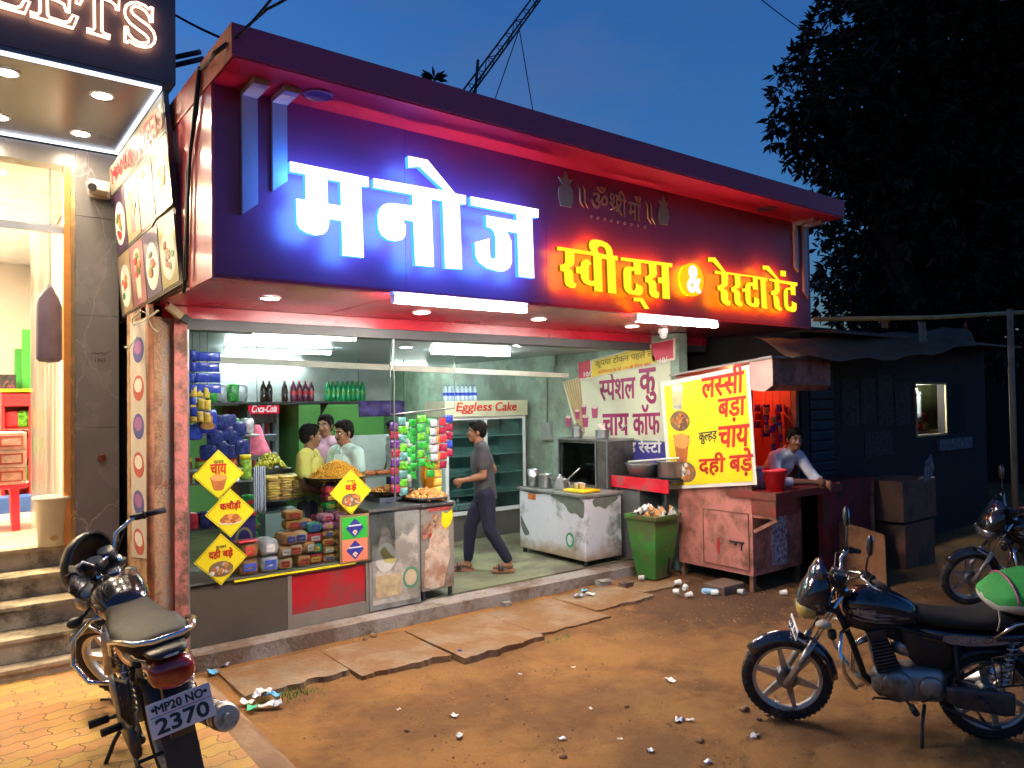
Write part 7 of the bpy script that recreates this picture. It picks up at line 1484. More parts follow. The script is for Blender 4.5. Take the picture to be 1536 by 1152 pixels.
k = MB(); k.prism([(7.80, 4.34, -.02), (7.87, 3.86, -.02), (7.93, 3.90, .52), (7.88, 4.10, .58), (7.86, 4.36, .62)], (.03, .005, 0)); tag(k.build("wooden_board", M("orange_brown_ply", (.36, .16, .055), .75, 0, .25, 3, dirt=(.2, .09, .04))), "orange brown plywood board leaning in front of the dark red counter", "board")
# awning on bamboo
pl0, pl1 = px(1524, 800, 1, 3.9), px(1515, 480, 1, 3.9)
px_ = px(1523, 790, 2, 0.)
t = thing("bamboo_pole", "upright bamboo pole holding the awning at the far right", "pole", (10.6, 3.55, 0))
pb_, pt_ = px(1526, 842, 2, 0), None
q = px(1515, 470, 1, pb_.y); k = MB(); k.tube([(pb_.x, pb_.y, -.05), (pb_.x, pb_.y, (q.z) * .5), (q.x, pb_.y, q.z + .05)], .035, 10); k.build("pole", M("old_bamboo", (.17, .14, .09), .7, 0, .3, 6), t)
a, b = px(1222, 479, 1, 4.6), px(1560, 467, 1, pb_.y)
k = MB(); k.tube([a, a.lerp(b, .5) + Vector((0, 0, -.03)), b], .028, 10); tag(k.build("bamboo_beam", M("yellow_bamboo", (.40, .30, .10), .6, 0, .25, 6)), "long bamboo beam from the sign's corner out to the upright pole", "beam")
def tarp(name, P, m, lab, n=14, sag=.12):
    k = MB(); A, B_, C_, D_ = [Vector(p) for p in P]; rows = []
    for sd in (0, .006):
        rows.append([[k._v(A.lerp(B_, u / n).lerp(D_.lerp(C_, u / n), v / 6) + Vector((0, 0, -sag * math.sin(math.pi * u / n) * (.4 + .6 * v / 6) + .025 * math.sin(u * 1.7 + v) - sd))) for u in range(n + 1)] for v in range(7)])
    for G, f in ((rows[0], 1), (rows[1], -1)):
        for v in range(6):
            for u in range(n):
                q = [G[v][u], G[v][u + 1], G[v + 1][u + 1], G[v + 1][u]]; k._f(q if f > 0 else q[::-1], True)
    for u in range(n):
        for v in (0, 6): k._f([rows[0][v][u], rows[0][v][u + 1], rows[1][v][u + 1], rows[1][v][u]])
    for v in range(6):
        for u in (0, n): k._f([rows[0][v][u], rows[0][v + 1][u], rows[1][v + 1][u], rows[1][v][u]])
    return tag(k.build(name, m), lab, "awning")
tarp("tarpaulin", [px(1130, 505, 1, 4.75), px(1450, 490, 1, 4.35), px(1465, 515, 1, 3.9), px(1190, 535, 1, 4.3)], M("grey_brown_tarp", (.11, .07, .035), .7, 0, .25, 4), "grey brown tarpaulin sagging under the bamboo beam", sag=.10)
k = MB(); c = px(1378, 500, 1, 4.15); k.sheet((c.x - .06, 4.12, c.z - .12), (.16, 0, 0), (.02, .0, .26), 6, 6, lambda u, v: .03 * math.sin(u * 8 + v * 3), .006); tag(k.build("rag", M("grey_rag", (.27, .22, .17), .9)), "knotted grey rag hanging from the bamboo beam", "rag")
k = MB(); c = px(1325, 485, 1, 4.3); k.sheet((c.x - .08, 4.28, c.z - .06), (.16, 0, 0), (.0, .0, .10), 6, 4, lambda u, v: .03 * math.sin(u * 11 + v * 3), .005); tag(k.build("rag", M("orange_rag", (.42, .17, .07), .9)), "small orange cloth tied to the bamboo beam", "rag")
k = MB(); c = px(1445, 490, 1, 4.0); k.prism([c, c + Vector((.14, 0, -.02)), c + Vector((.10, 0, .09))], (0, .006, 0)); tag(k.build("rag", M("red_rag", (.4, .04, .03), .9)), "red scrap at the end of the tarpaulin", "rag")
# a dark shed far behind, closing the view
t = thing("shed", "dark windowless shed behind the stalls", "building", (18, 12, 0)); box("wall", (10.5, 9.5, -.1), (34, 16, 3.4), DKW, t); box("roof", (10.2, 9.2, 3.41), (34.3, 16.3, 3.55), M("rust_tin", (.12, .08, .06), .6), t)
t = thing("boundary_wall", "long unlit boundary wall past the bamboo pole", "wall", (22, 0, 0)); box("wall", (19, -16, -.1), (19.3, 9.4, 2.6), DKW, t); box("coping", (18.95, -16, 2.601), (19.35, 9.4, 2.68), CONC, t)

# ================================================================== trees
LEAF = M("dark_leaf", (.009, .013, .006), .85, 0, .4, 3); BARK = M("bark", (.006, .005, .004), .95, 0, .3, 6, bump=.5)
def tree(lab, base, lobes, n, leaf, seed, group=None):
    r = random.Random(seed); t = thing("tree", lab, "tree", base, 0, group); b0 = Vector(base)
    k = MB(); fork = b0 + Vector((0, 0, 2.6)); k.tube([b0 + Vector((0, 0, -.3)), b0 + Vector((.1, .05, 1.3)), fork], .3, 12, rs=[.42, .34, .28])
    tips = []
    for c, rad in lobes:
        c = Vector(c); m1 = fork.lerp(c, .5) + Vector((r.uniform(-.3, .3), r.uniform(-.3, .3), r.uniform(0, .4))); k.tube([fork, m1, c], .12, 8, rs=[.17, .11, .05])
        for i in range(int(10 * rad)):
            d = Vector((r.gauss(0, 1), r.gauss(0, 1), r.gauss(0, .8))).normalized(); e = c + d * rad * r.uniform(.55, .98); k.tube([m1.lerp(c, r.uniform(.5, 1)), c.lerp(e, .6) + Vector((0, 0, .1)), e], .03, 5, rs=[.045, .028, .01]); tips.append((e, d))
    k.build("trunk", BARK, t)
    k = MB(); tot = sum(rd ** 2 for _, rd in lobes)
    for c, rad in lobes:
        c = Vector(c)
        for i in range(int(n * rad ** 2 / tot / 9)):
            d = Vector((r.gauss(0, 1), r.gauss(0, 1), r.gauss(0, .9))).normalized(); p = c + d * rad * (r.random() ** .38) * r.uniform(.85, 1.08)
            for j in range(9):   # a spray of drooping leaves round a twig end
                ld = (d * .4 + Vector((r.gauss(0, .7), r.gauss(0, .7), r.gauss(-.35, .5)))).normalized(); sd = ld.cross(Vector((r.gauss(0, 1), r.gauss(0, 1), r.gauss(0, 1)))).normalized(); L = leaf * r.uniform(.7, 1.25); s = p + ld * r.uniform(.0, .06)
                v = [k._v(s), k._v(s + ld * L * .45 + sd * L * .17), k._v(s + ld * L), k._v(s + ld * L * .45 - sd * L * .17)]; k._f(v)
    k.build("crown", LEAF, t, fix=False)
    return t
def P_(x, y, D):
    d = CR @ Vector(((x - 768) / FOC, -(y - 576) / FOC, -1)); return Vector((0, 0, CAM_Z)) + d * D
T1 = P_(1420, 560, 13.5); T1.z = 0
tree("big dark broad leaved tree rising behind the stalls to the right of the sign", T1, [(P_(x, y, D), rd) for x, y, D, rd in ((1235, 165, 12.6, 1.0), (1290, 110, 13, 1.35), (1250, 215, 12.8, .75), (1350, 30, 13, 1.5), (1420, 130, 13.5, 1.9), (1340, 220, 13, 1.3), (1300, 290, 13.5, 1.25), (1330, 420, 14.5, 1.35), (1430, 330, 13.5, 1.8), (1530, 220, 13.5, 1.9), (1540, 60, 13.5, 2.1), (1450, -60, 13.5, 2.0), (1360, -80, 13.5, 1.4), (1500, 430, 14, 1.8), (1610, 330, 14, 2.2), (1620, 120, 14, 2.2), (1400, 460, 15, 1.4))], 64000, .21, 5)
tree("unseen tree added beyond the right edge, its crown shading the stalls", (13, -2.6, 0), [((12, 1, 9.4), 2.3), ((14, 3.5, 11.5), 2.6), ((10, 4, 11.5), 2.4), ((16, 0, 10.5), 2.6), ((9.5, 1.2, 10.8), 2.3), ((12.5, -2.5, 10), 2.5)], 12000, .24, 15)  # out of view, added to keep sky light off the stalls
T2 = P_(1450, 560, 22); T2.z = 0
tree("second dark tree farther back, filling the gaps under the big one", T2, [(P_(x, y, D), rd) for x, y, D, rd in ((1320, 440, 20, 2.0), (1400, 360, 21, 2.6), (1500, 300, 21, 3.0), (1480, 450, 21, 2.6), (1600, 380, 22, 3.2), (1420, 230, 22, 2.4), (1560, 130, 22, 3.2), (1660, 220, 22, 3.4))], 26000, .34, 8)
# ================================================================== roof things and wires
ms = thing("lattice_mast", "leaning lattice mast with guy wires on the roof of the sweet shop", "mast", (4.6, 6.6, 4.15))
mp = [px(700, 140, 1, 6.6), px(812, -12, 1, 6.6)]; dirm = (mp[1] - mp[0]).normalized(); b0 = mp[0] - dirm * ((mp[0].z - 4.15) / dirm.z); top = mp[1] + dirm * .6
ofs = [Vector((-.045, 0, .03)), Vector((.055, .03, -.03)), Vector((.0, -.07, .0))]; k = MB()
for o_ in ofs: k.cyl(b0 + o_, top + o_ * .8, .011, n=6)
L = (top - b0).length
for i in range(int(L / .22)):
    p = b0 + dirm * (.22 * i + .05); q = b0 + dirm * (.22 * (i + 1) + .05)
    for j in range(3): k.cyl(p + ofs[j], p + ofs[(j + 1) % 3], .005, n=5); 
    k.cyl(p + ofs[i % 3], q + ofs[(i + 1) % 3], .005, n=5)
k.build("lattice", M("dark_mast", (.05, .045, .05), .6), ms)
g0 = px(779, 44, 1, 6.6)
for i, (x, y) in enumerate(((742, 150), (799, 165))):
    e = px(x, y, 1, 6.8); d = (e - g0); e2 = g0 + d * ((4.15 - g0.z) / d.z); k = MB(); k.cyl(g0, e2, .006, n=5); k.build("guy_wire", BLKT, ms)
a = px(704, 140, 1, 6.5); k = MB(); k.cyl((a.x - .06, 6.5, 4.15), px(717, 90, 1, 6.5), .018, n=6); k.build("stay", IRON, ms)
rp = px(652, 118, 1, 6.3); t = thing("roof_plant", "small weed growing on the edge of the shop roof", "plant", (rp.x, 6.3, 4.15)); k = MB(); r = random.Random(2); k.cyl((rp.x, 6.3, 4.15), rp, .012, n=5)
for i in range(26):
    ld = Vector((r.gauss(0, 1), r.gauss(0, .6), r.uniform(-.1, .7))).normalized(); sd = ld.cross(Vector((0, 1, .3))).normalized(); v = [k._v(q) for q in (rp, rp + ld * .07 + sd * .02, rp + ld * .15, rp + ld * .07 - sd * .02)]; k._f(v)
k.build("leaves", LEAF, t, fix=False)
def wire(lab, pts, r=.009, m=None):
    k = MB(); P = [Vector(p) for p in pts]; Q = []
    for a, b in zip(P, P[1:]):
        for i in range(8): u = i / 8; Q.append(a.lerp(b, u) - Vector((0, 0, .10 * (b - a).length / 6 * 4 * u * (1 - u))))
    Q.append(P[-1]); k.tube(Q, r, 6); return tag(k.build("overhead_wire", m or M("cable_black", (.015, .015, .018), .6, 0, 0)), lab, "wire")
wire("overhead wire running from the top of the view into the big tree", [px(1138, -4, 1, 7.), px(1262, 80, 1, 7.6)])
wire("overhead wire between the neon header and the shop roof", [px(262, 22, 1, 7.0), px(345, 62, 1, 6.4)], .012)
wire("pair of twisted wires passing over the roof corner, outer one", [px(440, -8, 1, 4.05), px(400, 14, 1, 4.12), px(322, 78, 1, 4.35), px(296, 108, 1, 4.9)], .008)
wire("pair of twisted wires passing over the roof corner, inner one", [px(412, -8, 1, 4.02), px(372, 40, 1, 4.1), px(322, 82, 1, 4.38), px(294, 112, 1, 5.0)], .008)
for i, (a, b) in enumerate((((262, 86), (300, 78)), ((262, 98), (305, 88)))):
    k = MB(); k.cyl(px(*a, 1, 6.4), px(*b, 1, 6.2), .022, n=8); tag(k.build("pipe_rail", M("grey_rail", (.12, .12, .14), .5)), "upper grey rail between the two roofs" if i == 0 else "lower grey rail between the two roofs", "rail")
for i, P in enumerate(([(300, 100), (295, 165), (288, 210), (281, 260), (279, 350), (276, 440)], [(298, 110), (290, 185), (285, 230), (282, 300), (280, 420)])):
    k = MB(); k.tube([px(x, y, 0, 1.262 - .008 * i) for x, y in P], .011, 6); tag(k.build("wiring", M("cable_black", (.015, .015, .018), .6, 0, 0)), "thick black cable running down the pink flank of the sign" if i == 0 else "thinner cable beside the thick black one on the pink flank", "cable")
# ================================================================== the tilted food poster between the shops
Q = [Vector(p) for p in ((1.215, 7.09, 2.76), (1.27, 5.29, 2.83), (1.20, 5.52, 4.20), (1.115, 7.1, 4.05))]
fp = thing("poster_board", "tall framed board of food pictures with red shop lettering, hung between the two shops", "poster board", (1.22, 6.2, 2.8))
nq = (Q[1] - Q[0]).cross(Q[3] - Q[0]).normalized()      # faces the forecourt of the neighbour
k = MB(); k.prism([q - nq * .004 for q in Q], -nq * .035); k.build("frame", M("dark_board_frame", (.10, .09, .08), .4, .4), fp)
k = MB(); k.prism([Q[0].lerp(Q[2], .012), Q[1].lerp(Q[3], .012), Q[2].lerp(Q[0], .012), Q[3].lerp(Q[1], .012)], -nq * .0035); k.build("print", M("cream_print", (.38, .35, .26), .30, 0, .06, 3), fp)
U, Vv = Q[1] - Q[0], Q[3] - Q[0]
def fd(name, loops, m, d, sm=0): decal(name, loops, m, fp, Q[0] + nq * .001, U, Vv, d, sm=sm)
for s_, u_, w_ in (("MANOJ", .06, .38), ("SWEETS", .50, .44)): writing("lettering", s_, M("red_poster_print", (.60, .04, .05), .4), fp, Q[0] + U * u_ + Vv * .84 + nq * .001, U, Vv, w=U.length * w_, h=.16, th=.004, bold=.015)
DKL = M("dark_divider", (.05, .045, .05), .4)
fd("divider", [[(.02, .80), (.98, .80), (.98, .81), (.02, .81)]], DKL, .003); fd("divider", [[(.02, .40), (.66, .40), (.75, .43), (.98, .43), (.98, .445), (.74, .445), (.65, .415), (.02, .415)]], DKL, .003)
CL = [M("panel_%s" % n, tuple(.6 * v for v in c), .35, 0, .15, 9) for n, c in (("plum", (.10, .04, .12)), ("cream", (.62, .55, .30)), ("pink", (.62, .20, .22)), ("yellow", (.66, .60, .22)), ("peach", (.60, .42, .24)), ("rose", (.62, .26, .30)), ("violet", (.16, .11, .24)), ("lemon", (.66, .58, .20)))]
for i in range(8):
    r_, c_ = divmod(i, 4); x0, z0 = .03 + .24 * c_, .42 if r_ == 0 else .02; h = .37
    fd("panel", [[(x0, z0), (x0 + .225, z0), (x0 + .225, z0 + h), (x0, z0 + h)]], CL[i], .0032)
    cx, cz = x0 + .112, z0 + h * .45; rr = random.Random(i + 3)
    if i in (1, 2, 5):
        fd("glass_picture", [[(cx - .055, cz + .14), (cx - .03, cz - .13), (cx + .03, cz - .13), (cx + .055, cz + .14)]], M("pink_shake_print", (.66, .16, .22), .35, 0, .3, 12) if i != 5 else M("pale_shake_print", (.66, .60, .42), .35, 0, .2, 12), .004); fd("glass_picture", [circ(cx, cz + .14, .055, .03)], M("cream_top_print", (.70, .62, .48), .4), .005)
    else:
        fd("plate_picture", [circ(cx, cz, .095, .135)], WPR, .004)
    for q in range(9):
        a, g = rr.random() * 6.28, rr.random(); fd("food_picture", [circ(cx + .06 * g * math.cos(a), cz + .085 * g * math.sin(a) + (.05 if i in (1, 2, 5) else 0), rr.uniform(.012, .03), rr.uniform(.015, .035), 9, a)], [CLAY, FRIED, M("red_fruit_print", (.5, .03, .04), .35), M("green_leaf_print", (.06, .25, .05), .4), M("choc_print", (.08, .035, .02), .35)][(q + i) % 5], .0056 + .0003 * q)
# narrow strip of bowls down the side wall
ps = thing("poster_strip", "narrow pale strip of bowl pictures down the side of the ochre pillar", "poster", (1.216, 6.4, .9))
a = [px(x, y, 0, 1.2185) for x, y in ((199, 835), (221, 838), (219, 478), (196, 484))]
k = MB(); k.prism([Vector((1.2185, p.y, p.z)) for p in a], (-.005, 0, 0)); k.build("print", M("pale_strip_print", (.58, .52, .46), .5, 0, .08), ps)
for i, z in enumerate((.95, 1.25, 1.55, 1.85, 2.15, 2.45)):
    o = (1.2130, (a[0].y + a[1].y) / 2, z); decal("picture", [circ(0, 0, .20, .10)], [M("red_bowl_print", (.50, .10, .08), .5), M("blue_bowl_print", (.08, .09, .32), .5)][i % 2], ps, o, (0, -1, 0), (0, 0, 1), .002); decal("picture", [circ(0, .02, .14, .055)], [WPR, M("violet_food_print", (.36, .14, .36), .5)][i % 2], ps, o, (0, -1, 0), (0, 0, 1), .003)
# bent cables and plug under the poster board
for i, P in enumerate(([(238, 465), (215, 482), (200, 488), (198, 478), (212, 466), (222, 472), (220, 462)], [(222, 462), (222, 480), (228, 492), (236, 498)], [(205, 505), (193, 522), (186, 521), (196, 520)])):
    k = MB(); k.tube([px(x, y, 1, 6.02) for x, y in P], .008, 6); tag(k.build("cable", M("cream_cable", (.52, .46, .30), .5, 0, .05)), ("looped cream cable under the food poster board", "short cream cable hanging over the ochre pillar", "thin cream cable bent to a triangle beside the marble pillar")[i], "cable")
c = px(262, 467, 1, 6.03); t = thing("plug_adapter", "pale plug adapter with a black plug hanging under the red soffit", "plug", c); k = MB(); k.obox(c, (.05, 0, -.04), (0, .025, 0), (.018, 0, .022), .006); k.build("adapter", M("cream_plug", (.5, .4, .22), .5), t); k = MB(); k.obox(c + Vector((.075, 0, -.055)), (.03, 0, -.018), (0, .02, 0), (.016, 0, .026), .006); k.build("plug", BLACKP, t)
k = MB(); k.tube([c + Vector((-.04, 0, .03)), c + Vector((-.06, .02, .07)), (c.x - .02, 6.06, 2.77)], .006, 6); k.build("cord", M("cream_cable", (.52, .46, .30), .5), t)
# flood lamp camera on the marble, bell push, scribble
c = px(150, 285, 1, 7.13); t = thing("wall_camera", "pale box camera fixed high on the grey marble pillar", "camera", c)
k = MB(); k.obox(c, (.075, 0, 0), (0, .03, 0), (0, 0, .075), .008); k.build("plate", M("cream_plastic", (.55, .47, .38), .5), t); k = MB(); k.obox(c + Vector((-.03, -.11, -.01)), (.065, -.02, -.012), (.012, .09, .0), (0, .01, .045), .012); k.build("body", M("cream_plastic", (.55, .47, .38), .5), t); k = MB(); k.cyl(c + Vector((-.075, -.18, -.03)), c + Vector((-.09, -.20, -.035)), .032, n=14); k.build("lens", BLACKP, t)
c = px(153, 687, 1, 7.148); t = thing("bell_push", "small brown bell push on the grey marble pillar", "bell push", c); k = MB(); k.lathe([(.036, 0), (.034, .014), (.022, .02), (.02, .012), (.012, .012), (.011, .022)], c, (0, -1, 0), 18); k.build("button", M("brown_bakelite", (.20, .06, .03), .35), t)
k = MB()
for x0, y0, x1, y1 in ((137, 531, 142, 528), (142, 528, 146, 531), (146, 531, 152, 528), (152, 528, 157, 531), (157, 530, 164, 527), (143, 536, 143, 543), (147, 537, 148, 543), (148, 538, 152, 542), (153, 537, 153, 543), (156, 536, 157, 542)): k.cyl(px(x0, y0, 1, 7.149), px(x1, y1, 1, 7.149), .0028, n=5)
k.build("scribble", IRON, ls)
# ================================================================== inside the neighbour
FL = .8725
def fl(x, y): p = px(x, y, 2, FL); return p
RP = M("red_plastic_table", (.62, .02, .05), .35, 0, .06)
p0 = fl(22, 797); tx, ty = p0.x - .42, p0.y - .02
tb = thing("plastic_table", "red plastic table stacked with pink cartons inside the neighbouring shop", "table", (tx, ty, FL))
zt = px(20, 728, 1, ty).z; k = MB(); k.box((tx - .45, ty, zt - .035), (tx + .52, ty + .62, zt), .012); k.build("table_top", RP, tb)
for x, y in ((tx + .42, ty + .02), (tx + .44, ty + .56), (tx - .42, ty + .02), (tx - .42, ty + .56), (tx + .02, ty + .03)):
    if y < 0: continue
    k = MB(); k.prism([(x - .035, y, zt - .036), (x + .035, y, zt - .036), (x + .045, y, FL + .0005), (x - .02, y, FL + .0005)], (0, .045, 0)); k.build("leg", RP, tb)
PC = M("pink_carton", (.74, .46, .38), .6, 0, .22, 22); PC2 = M("pale_pink_carton", (.76, .58, .50), .6, 0, .2, 25)
for a in range(4):
    for b in range(2):
        for c_ in range(3):
            x, y, z = tx - .42 + a * .235, ty + .02 + b * .28, zt + .0008 + c_ * .162
            k = MB(); k.box((x, y, z), (x + .228, y + .27, z + .158), .006); o = tag(k.build("sweet_carton", PC if (a + b + c_) % 2 else PC2), "pale printed sweet carton in the block on the red table" if not (a + b + c_) % 2 else "deeper pink sweet carton in the block on the red table", "carton", "pink sweet cartons on the red table")
            if b == 0: decal("picture", [[(.02, .03), (.20, .03), (.20, .13), (.02, .13)], [(.035, .045), (.185, .045), (.185, .115), (.035, .115)]], M("red_line_print", (.50, .10, .08), .6), o, (x, y - .0005, z), (1, 0, 0), (0, 0, 1), .002)
k = MB(); k.sheet((tx - .44, ty - .015, zt + .02), (.97, 0, 0), (0, 0, .50), 10, 6, lambda u, v: .008 * math.sin(u * 25 + v * 4), .002); tag(k.build("plastic_wrap", clear("clear_wrap", (.97, .93, .92), .05)), "clear plastic film round the block of pink cartons", "plastic film")
c = fl(79, 817); t = thing("waste_bin", "cream plastic bin beside the red table", "bin", c); h_ = px(79, 744, 1, c.y).z - FL; k = MB(); k.lathe([(.105, 0), (.13, h_ * .93), (.145, h_ * .94), (.147, h_), (.135, h_), (.12, h_ * .9), (.10, .01)], c, n=26); k.build("body", M("cream_bin", (.66, .60, .50), .45, 0, .06), t)
decal("sticker", [circ(0, 0, .03, .02)], M("gold_sticker", (.5, .32, .1), .5), t, (c.x, c.y - .116, FL + .07), (1, 0, 0), (0, 0, 1), .003)
def fitb(x0, x1, y0, y1, Y): a, b = px(x0, y1, 1, Y), px(x1, y0, 1, Y); return a, b
a, b = fitb(2, 48, 588, 720, 10.2); t = thing("display_rack", "red snack rack with a yellow top inside the neighbouring shop", "rack", (a.x, 10.2, FL)); RK = M("red_rack", (.55, .02, .03), .4, 0, .08)
box("side_panel", (a.x, 10.2, FL), (a.x + .03, 10.6, b.z), RK, t); box("side_panel", (b.x - .03, 10.2, FL), (b.x, 10.6, b.z), RK, t); box("back_panel", (a.x + .031, 10.57, FL), (b.x - .031, 10.6, b.z), RK, t); box("header", (a.x, 10.17, b.z - .16), (b.x, 10.199, b.z - .02), RK, t); box("top", (a.x - .01, 10.16, b.z + .001), (b.x + .01, 10.62, b.z + .035), YEL, t)
for i in range(3):
    z = FL + .25 + i * .32; box("shelf", (a.x + .031, 10.2, z), (b.x - .031, 10.569, z + .02), RK, t)
    for j in range(3): tag(packet(.15, .1, .2, (YELW, GRNW, REDW, GY[0])[(i + j) % 4], "chips_bag", c=(a.x + .10 + .125 * j, 10.32, z + .021)), "bright chips bag on the red rack in the neighbouring shop", "snack bag", "chips bags on the red rack")
a, b = fitb(-30, 24, 562, 740, 11.6); t = thing("drinks_fridge", "drinks fridge with a dark header beside the red rack in the neighbouring shop", "fridge", (a.x, 11.6, FL)); box("body", (a.x, 11.6, FL), (b.x, 12.2, b.z), M("fridge_grey", (.16, .17, .19), .4), t); box("header", (a.x, 11.57, b.z - .3), (b.x, 11.599, b.z), M("black_header", (.03, .03, .035), .3), t)
writing("lettering", "Coca-Cola", glow("lit_red_script", (1, .25, .2), 1.), t, (a.x + .06, 11.569, b.z - .24), (1, 0, 0), (0, 0, 1), w=b.x - a.x - .1, h=.16, th=.004, slant=.25, bold=.02); box("pane", (a.x + .04, 11.585, FL + .15), (b.x - .04, 11.599, b.z - .33), glow("lit_fridge_glass", (.6, .75, .9), .8), t)
for i in range(6):
    k = MB(); x = a.x + .09 + i * (b.x - a.x - .18) / 5
    for z in (.3, .62, .95): k.cyl((x, 11.575, FL + z), (x, 11.575, FL + z + .22), .032, n=8)
    k.build("bottle_column", (REDW, M("orange_drink", (.7, .25, .02), .3), BK)[i % 3], t)
for i, (x0, x1, y0) in enumerate(((33, 46, 494), (22, 33, 523))):
    a, b = fitb(x0, x1, y0, 742, 11.9 + .4 * i); tag(box("cabinet_panel", (a.x, 11.9 + .4 * i, FL), (b.x, 12.0 + .4 * i, b.z), M("bright_green_panel", (.05, .38, .05), .4)), "taller bright green panel standing behind the red rack" if i == 0 else "shorter bright green panel behind the fridge", "panel")
c = fl(40, 768); tag(box("crate", (c.x - .28, c.y, FL), (c.x + .2, c.y + .3, FL + .17), M("blue_crate", (.03, .10, .38), .5), bev=.01), "blue plastic crate under the red table", "crate")
k = MB(); a, b = px(46, 335, 1, 7.45), px(86, 700, 1, 7.45); n = 7
cu = thing("strip_curtain", "clear plastic strip curtain hanging inside the orange door frame", "curtain", (a.x, 7.45, FL))
for i in range(n):
    k = MB(); x = a.x + (b.x - a.x) * i / n; k.sheet((x, 7.45 + .015 * (i % 2), FL + .06), ((b.x - a.x) / n + .02, 0, 0), (0, 0, a.z - FL - .06), 3, 8, lambda u, v: .012 * math.sin(v * 6 + i), .003); k.build("strip", M("milky_plastic", (.85, .80, .72), .2, 0, .02, 3, alpha=.38), cu)
a = px(86, 345, 1, 7.44); k = MB(); k.box((px(44, 345, 1, 7.44).x, 7.43, a.z + .01), (.785, 7.47, a.z + .05)); k.build("rail", STEEL, cu)
c = px(75, 490, 1, 7.40); k = MB(); k.X = Matrix.Translation(c); k.loft([(-.10, .012, -.28, .20, 0, 5), (-.08, .022, -.30, .26, 0, 5), (.0, .03, -.31, .38, 0, 5), (.07, .022, -.30, .24, 0, 5), (.09, .012, -.28, .18, 0, 5)], 16); tag(k.build("hanging_bag", M("grey_violet_bag", (.16, .14, .19), .35, 0, .2, 6)), "dark grey bag hanging inside the neighbour's door", "bag")
k = MB(); k.cyl(c + Vector((0, 0, .36)), (c.x, 7.40, 4.049), .004, n=5); tag(k.build("cord", BLKT), "cord holding the dark grey bag inside the neighbour's door", "cord")
# ================================================================== small things on the ground
def gp_(x, y): p = px(x, y, 2, 0.); p.z = gz(p.x, p.y); return p
SL = {}
def rest(x, y, up=0.):
    p = gp_(x, y); p.z = max(p.z, 0.012 if (1.62 < p.x < 6.5 and 5.0 < p.y < 5.8) else -1) + up; return p
# paper cups lying about near the kiosk and the bin
for i, (x, y, rz, lying) in enumerate(((1010, 893, .4, 1), (1026, 889, 2., 1), (1067, 893, 1., 1), (1107, 890, .2, 1), (1103, 886, 2.2, 0), (1095, 884, 2.7, 1), (1012, 880, 1.2, 1), (1170, 890, .9, 1), (958, 872, .5, 1), (1029, 896, 1.4, 1))):
    p = rest(x, y, .03 if lying else .001); o = cup(p, "", None, rz, R(88) if lying else 0); tag(o, "used paper cup lying on the dirt by the kiosk and bin" if lying else "used paper cup left standing on the dirt by the kiosk", "cup", "paper cups dropped near the kiosk")
p = rest(345, 1003, .035); o = cup(p, "", None, .6, R(60), M("pink_cup", (.62, .42, .40), .5, 0, .1)); o.scale = (1.35, 1.35, 1.35); tag(o, "pinkish paper cup tipped over near the muffler of the left motorcycle", "cup")
def scrap(x, y, s, m, lab, grp=None, seed=0, up=.012, nm="paper_scrap", cat="litter"):
    p = rest(x, y, up); r = random.Random(seed); k = MB(); k.X = Matrix.Translation(p) @ Matrix.Rotation(r.random() * 6, 4, 'Z')
    f1, f2 = r.uniform(5, 9), r.uniform(4, 8); k.sheet((-s, -s * .6, 0), (2 * s, 0, 0), (0, 1.2 * s, 0), 6, 5, lambda u, v: .18 * s * math.sin(u * f1 + seed) + .16 * s * math.cos(v * f2 + u * 2), .0015); return tag(k.build(nm, m), lab, cat, grp)
for i, (x, y, s) in enumerate(((681, 1071, .035), (689, 1101, .04), (843, 1104, .035), (1005, 1021, .055), (706, 985, .03), (1019, 1079, .05), (886, 1061, .02), (1035, 1080, .03), (975, 1124, .035), (930, 1106, .02), (1132, 1103, .04), (1062, 1143, .03), (598, 1062, .02), (780, 1010, .02), (1165, 1050, .03), (860, 1000, .02))):
    scrap(x, y, s * .78, [WPR, BRW, SLVW][i % 3], ["crumpled white paper scrap on the open dirt", "pale crumpled wrapper on the open dirt", "shiny wrapper scrap on the open dirt"][i % 3], "scraps scattered on the dirt", i)
for i, (x, y) in enumerate(((370, 1058), (385, 1052), (398, 1062), (410, 1050), (378, 1066), (395, 1045), (416, 1058))):
    scrap(x, y, .05, [WPR, SLVW, BRW, M("sky_blue_film", (.12, .40, .60), .3), M("green_film", (.05, .45, .22), .3)][i % 5], "crumpled plastic in the rubbish heap below the broken slab", "rubbish heap by the kerb", 20 + i, .03, "plastic_scrap")
for i, (x, y) in enumerate(((868, 897), (885, 895), (877, 889), (1085, 888), (1060, 890), (320, 1012), (335, 1000))):
    scrap(x, y, .05, [SLVW, WPR, M("sky_blue_film", (.12, .40, .60), .3)][i % 3], "thin plastic film dropped in front of the plinth" if i < 5 else "plastic scrap beside the pink cup", "plastic film by the plinth" if i < 5 else "scraps beside the pink cup", 40 + i, .02, "plastic_scrap")
p = rest(1068, 891, .03); k = MB(); k.X = Matrix.Translation(p) @ Matrix.Rotation(.5, 4, 'Z') @ Matrix.Rotation(R(90), 4, 'X'); k.lathe([(.025, -.10), (.031, -.09), (.031, .05), (.012, .09), (.012, .10)], n=14); tag(k.build("plastic_bottle", M("blue_clear_bottle", (.25, .45, .62), .12, 0, .1)), "crushed clear bottle with a blue band lying by the kiosk", "bottle")
for i, (x, y, m, l) in enumerate(((376, 1114, REDW, "tiny red wrapper on the dirt"), (320, 1132, PURW, "tiny purple wrapper on the dirt"), (690, 980, BLUW, "small blue wrapper at the edge of the slabs"))): scrap(x, y, .018, m, l, None, 60 + i)
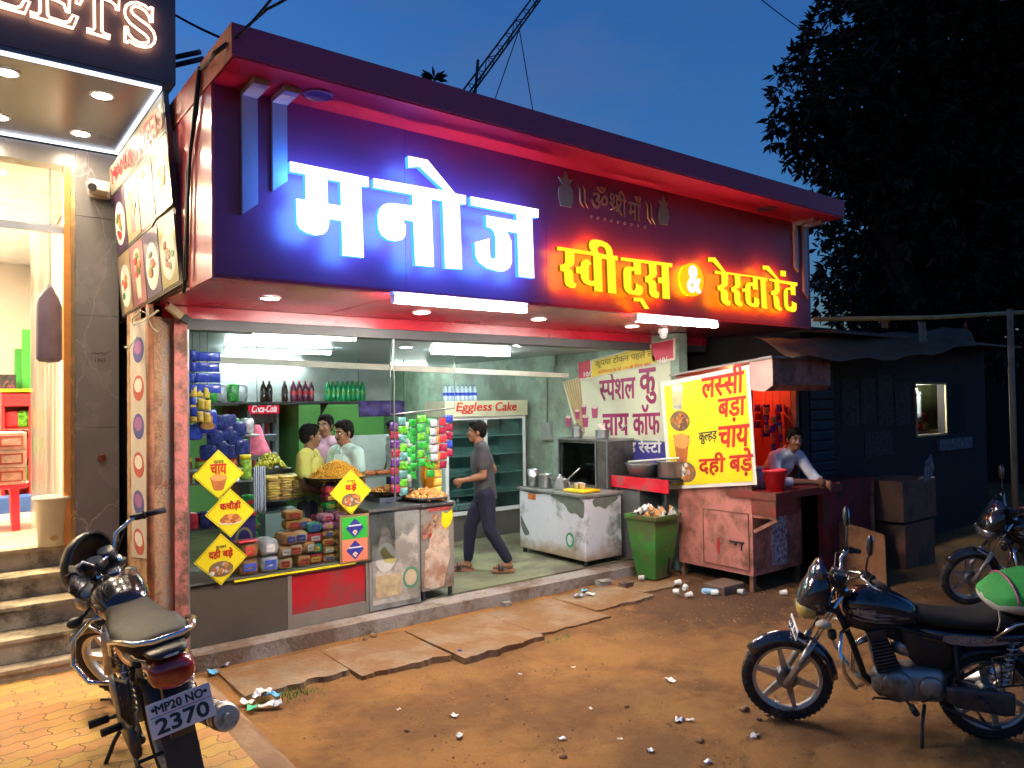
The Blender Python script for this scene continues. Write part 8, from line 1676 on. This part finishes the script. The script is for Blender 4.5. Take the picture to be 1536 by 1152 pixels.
# stones
STO = M("stone_brown", (.22, .12, .06), .9, 0, .3, 12)
for i, (x, y, s) in enumerate(((1117, 1062, .035), (1138, 1075, .025), (1150, 1068, .02), (940, 1058, .02), (760, 1045, .018), (610, 1090, .02), (845, 1130, .025), (1050, 1110, .03), (560, 955, .035), (548, 960, .025))):
    p = rest(x, y, s * .3); k = MB(); k.ell(p, (s, s * .8, s * .6), 9, 6, Matrix.Rotation(i, 3, 'Z')); 
    for v in k.b.verts: v.co += Vector((random.uniform(-1, 1), random.uniform(-1, 1), random.uniform(-1, 1))) * s * .12
    tag(k.build("stone", STO), "loose brown stone on the dirt between the shop and the motorcycles", "stone", "loose stones on the dirt")
# loose grit, far too many bits to count
k = MB(); r = random.Random(12)
for i in range(5200):
    x, y = r.uniform(1.7, 8.8), r.uniform(1.3, 5.4)
    if y < 2.2 and x > 7: continue
    s = .004 + .012 * r.random() ** 3.5; z = gz(x, y); e = [Vector((r.uniform(-1, 1), r.uniform(-1, 1), r.uniform(.2, 1))).normalized() * s * r.uniform(.7, 1.2) for _ in range(4)]
    a, b, c, d = [k._v(Vector((x, y, z)) + q) for q in (Vector((s, 0, -.2 * s)), Vector((-.6 * s, .8 * s, -.2 * s)), Vector((-.6 * s, -.8 * s, -.2 * s)), Vector((r.uniform(-.3, .3) * s, r.uniform(-.3, .3) * s, s * r.uniform(.6, 1))))]
    k._f((a, b, d)); k._f((b, c, d)); k._f((c, a, d))
o = k.build("gravel", M("grit", (.27, .14, .065), .95, 0, .45, 3)); o["kind"] = "stuff"
# tufts of grass at the slab edges
k = MB()
for cx, cy, n, sp in ((*px(438, 1040, 2, 0)[:2], 160, .12), (*px(840, 958, 2, 0)[:2], 40, .08), (*px(470, 1012, 2, 0)[:2], 30, .08)):
    for i in range(n):
        x, y = cx + r.gauss(0, sp), cy + r.gauss(0, sp * .5); h = r.uniform(.02, .06); a = r.random() * 6.28; z = gz(x, y) - .005; l = Vector((math.cos(a), math.sin(a), 0)); s = Vector((-l.y, l.x, 0)) * .004
        b0 = Vector((x, y, z)); v = [k._v(q) for q in (b0 - s, b0 + s, b0 + l * h * .5 + Vector((0, 0, h)))]; k._f(v)
o = k.build("grass", M("grass_green", (.09, .19, .02), .7, 0, .3, 8), fix=False); o["kind"] = "stuff"
# drain hole pipe in the plinth and broken lumps at its end
c = px(559, 954, 1, 5.915); k = MB(); k.cyl((c.x, 5.9, c.z), (c.x, 5.99, c.z), .035, n=16); tag(k.build("drain_pipe", BLACKP), "black drain pipe end in the face of the plinth", "pipe")
for i, (x, y, s) in enumerate(((835, 888, .06), (760, 908, .05), (940, 880, .07), (905, 878, .08))):
    p = rest(x, y, s * .2); k = MB(); k.box((p.x - s, p.y - s * .7, p.z - s * .5), (p.x + s, p.y + s * .7, p.z + s * .5), s * .18)
    for v in k.b.verts: v.co += Vector((random.uniform(-1, 1), random.uniform(-1, 1), random.uniform(-1, 1))) * s * .14
    tag(k.build("concrete_lump", CONC), "broken concrete lump along the foot of the plinth", "rubble", "concrete lumps along the plinth")
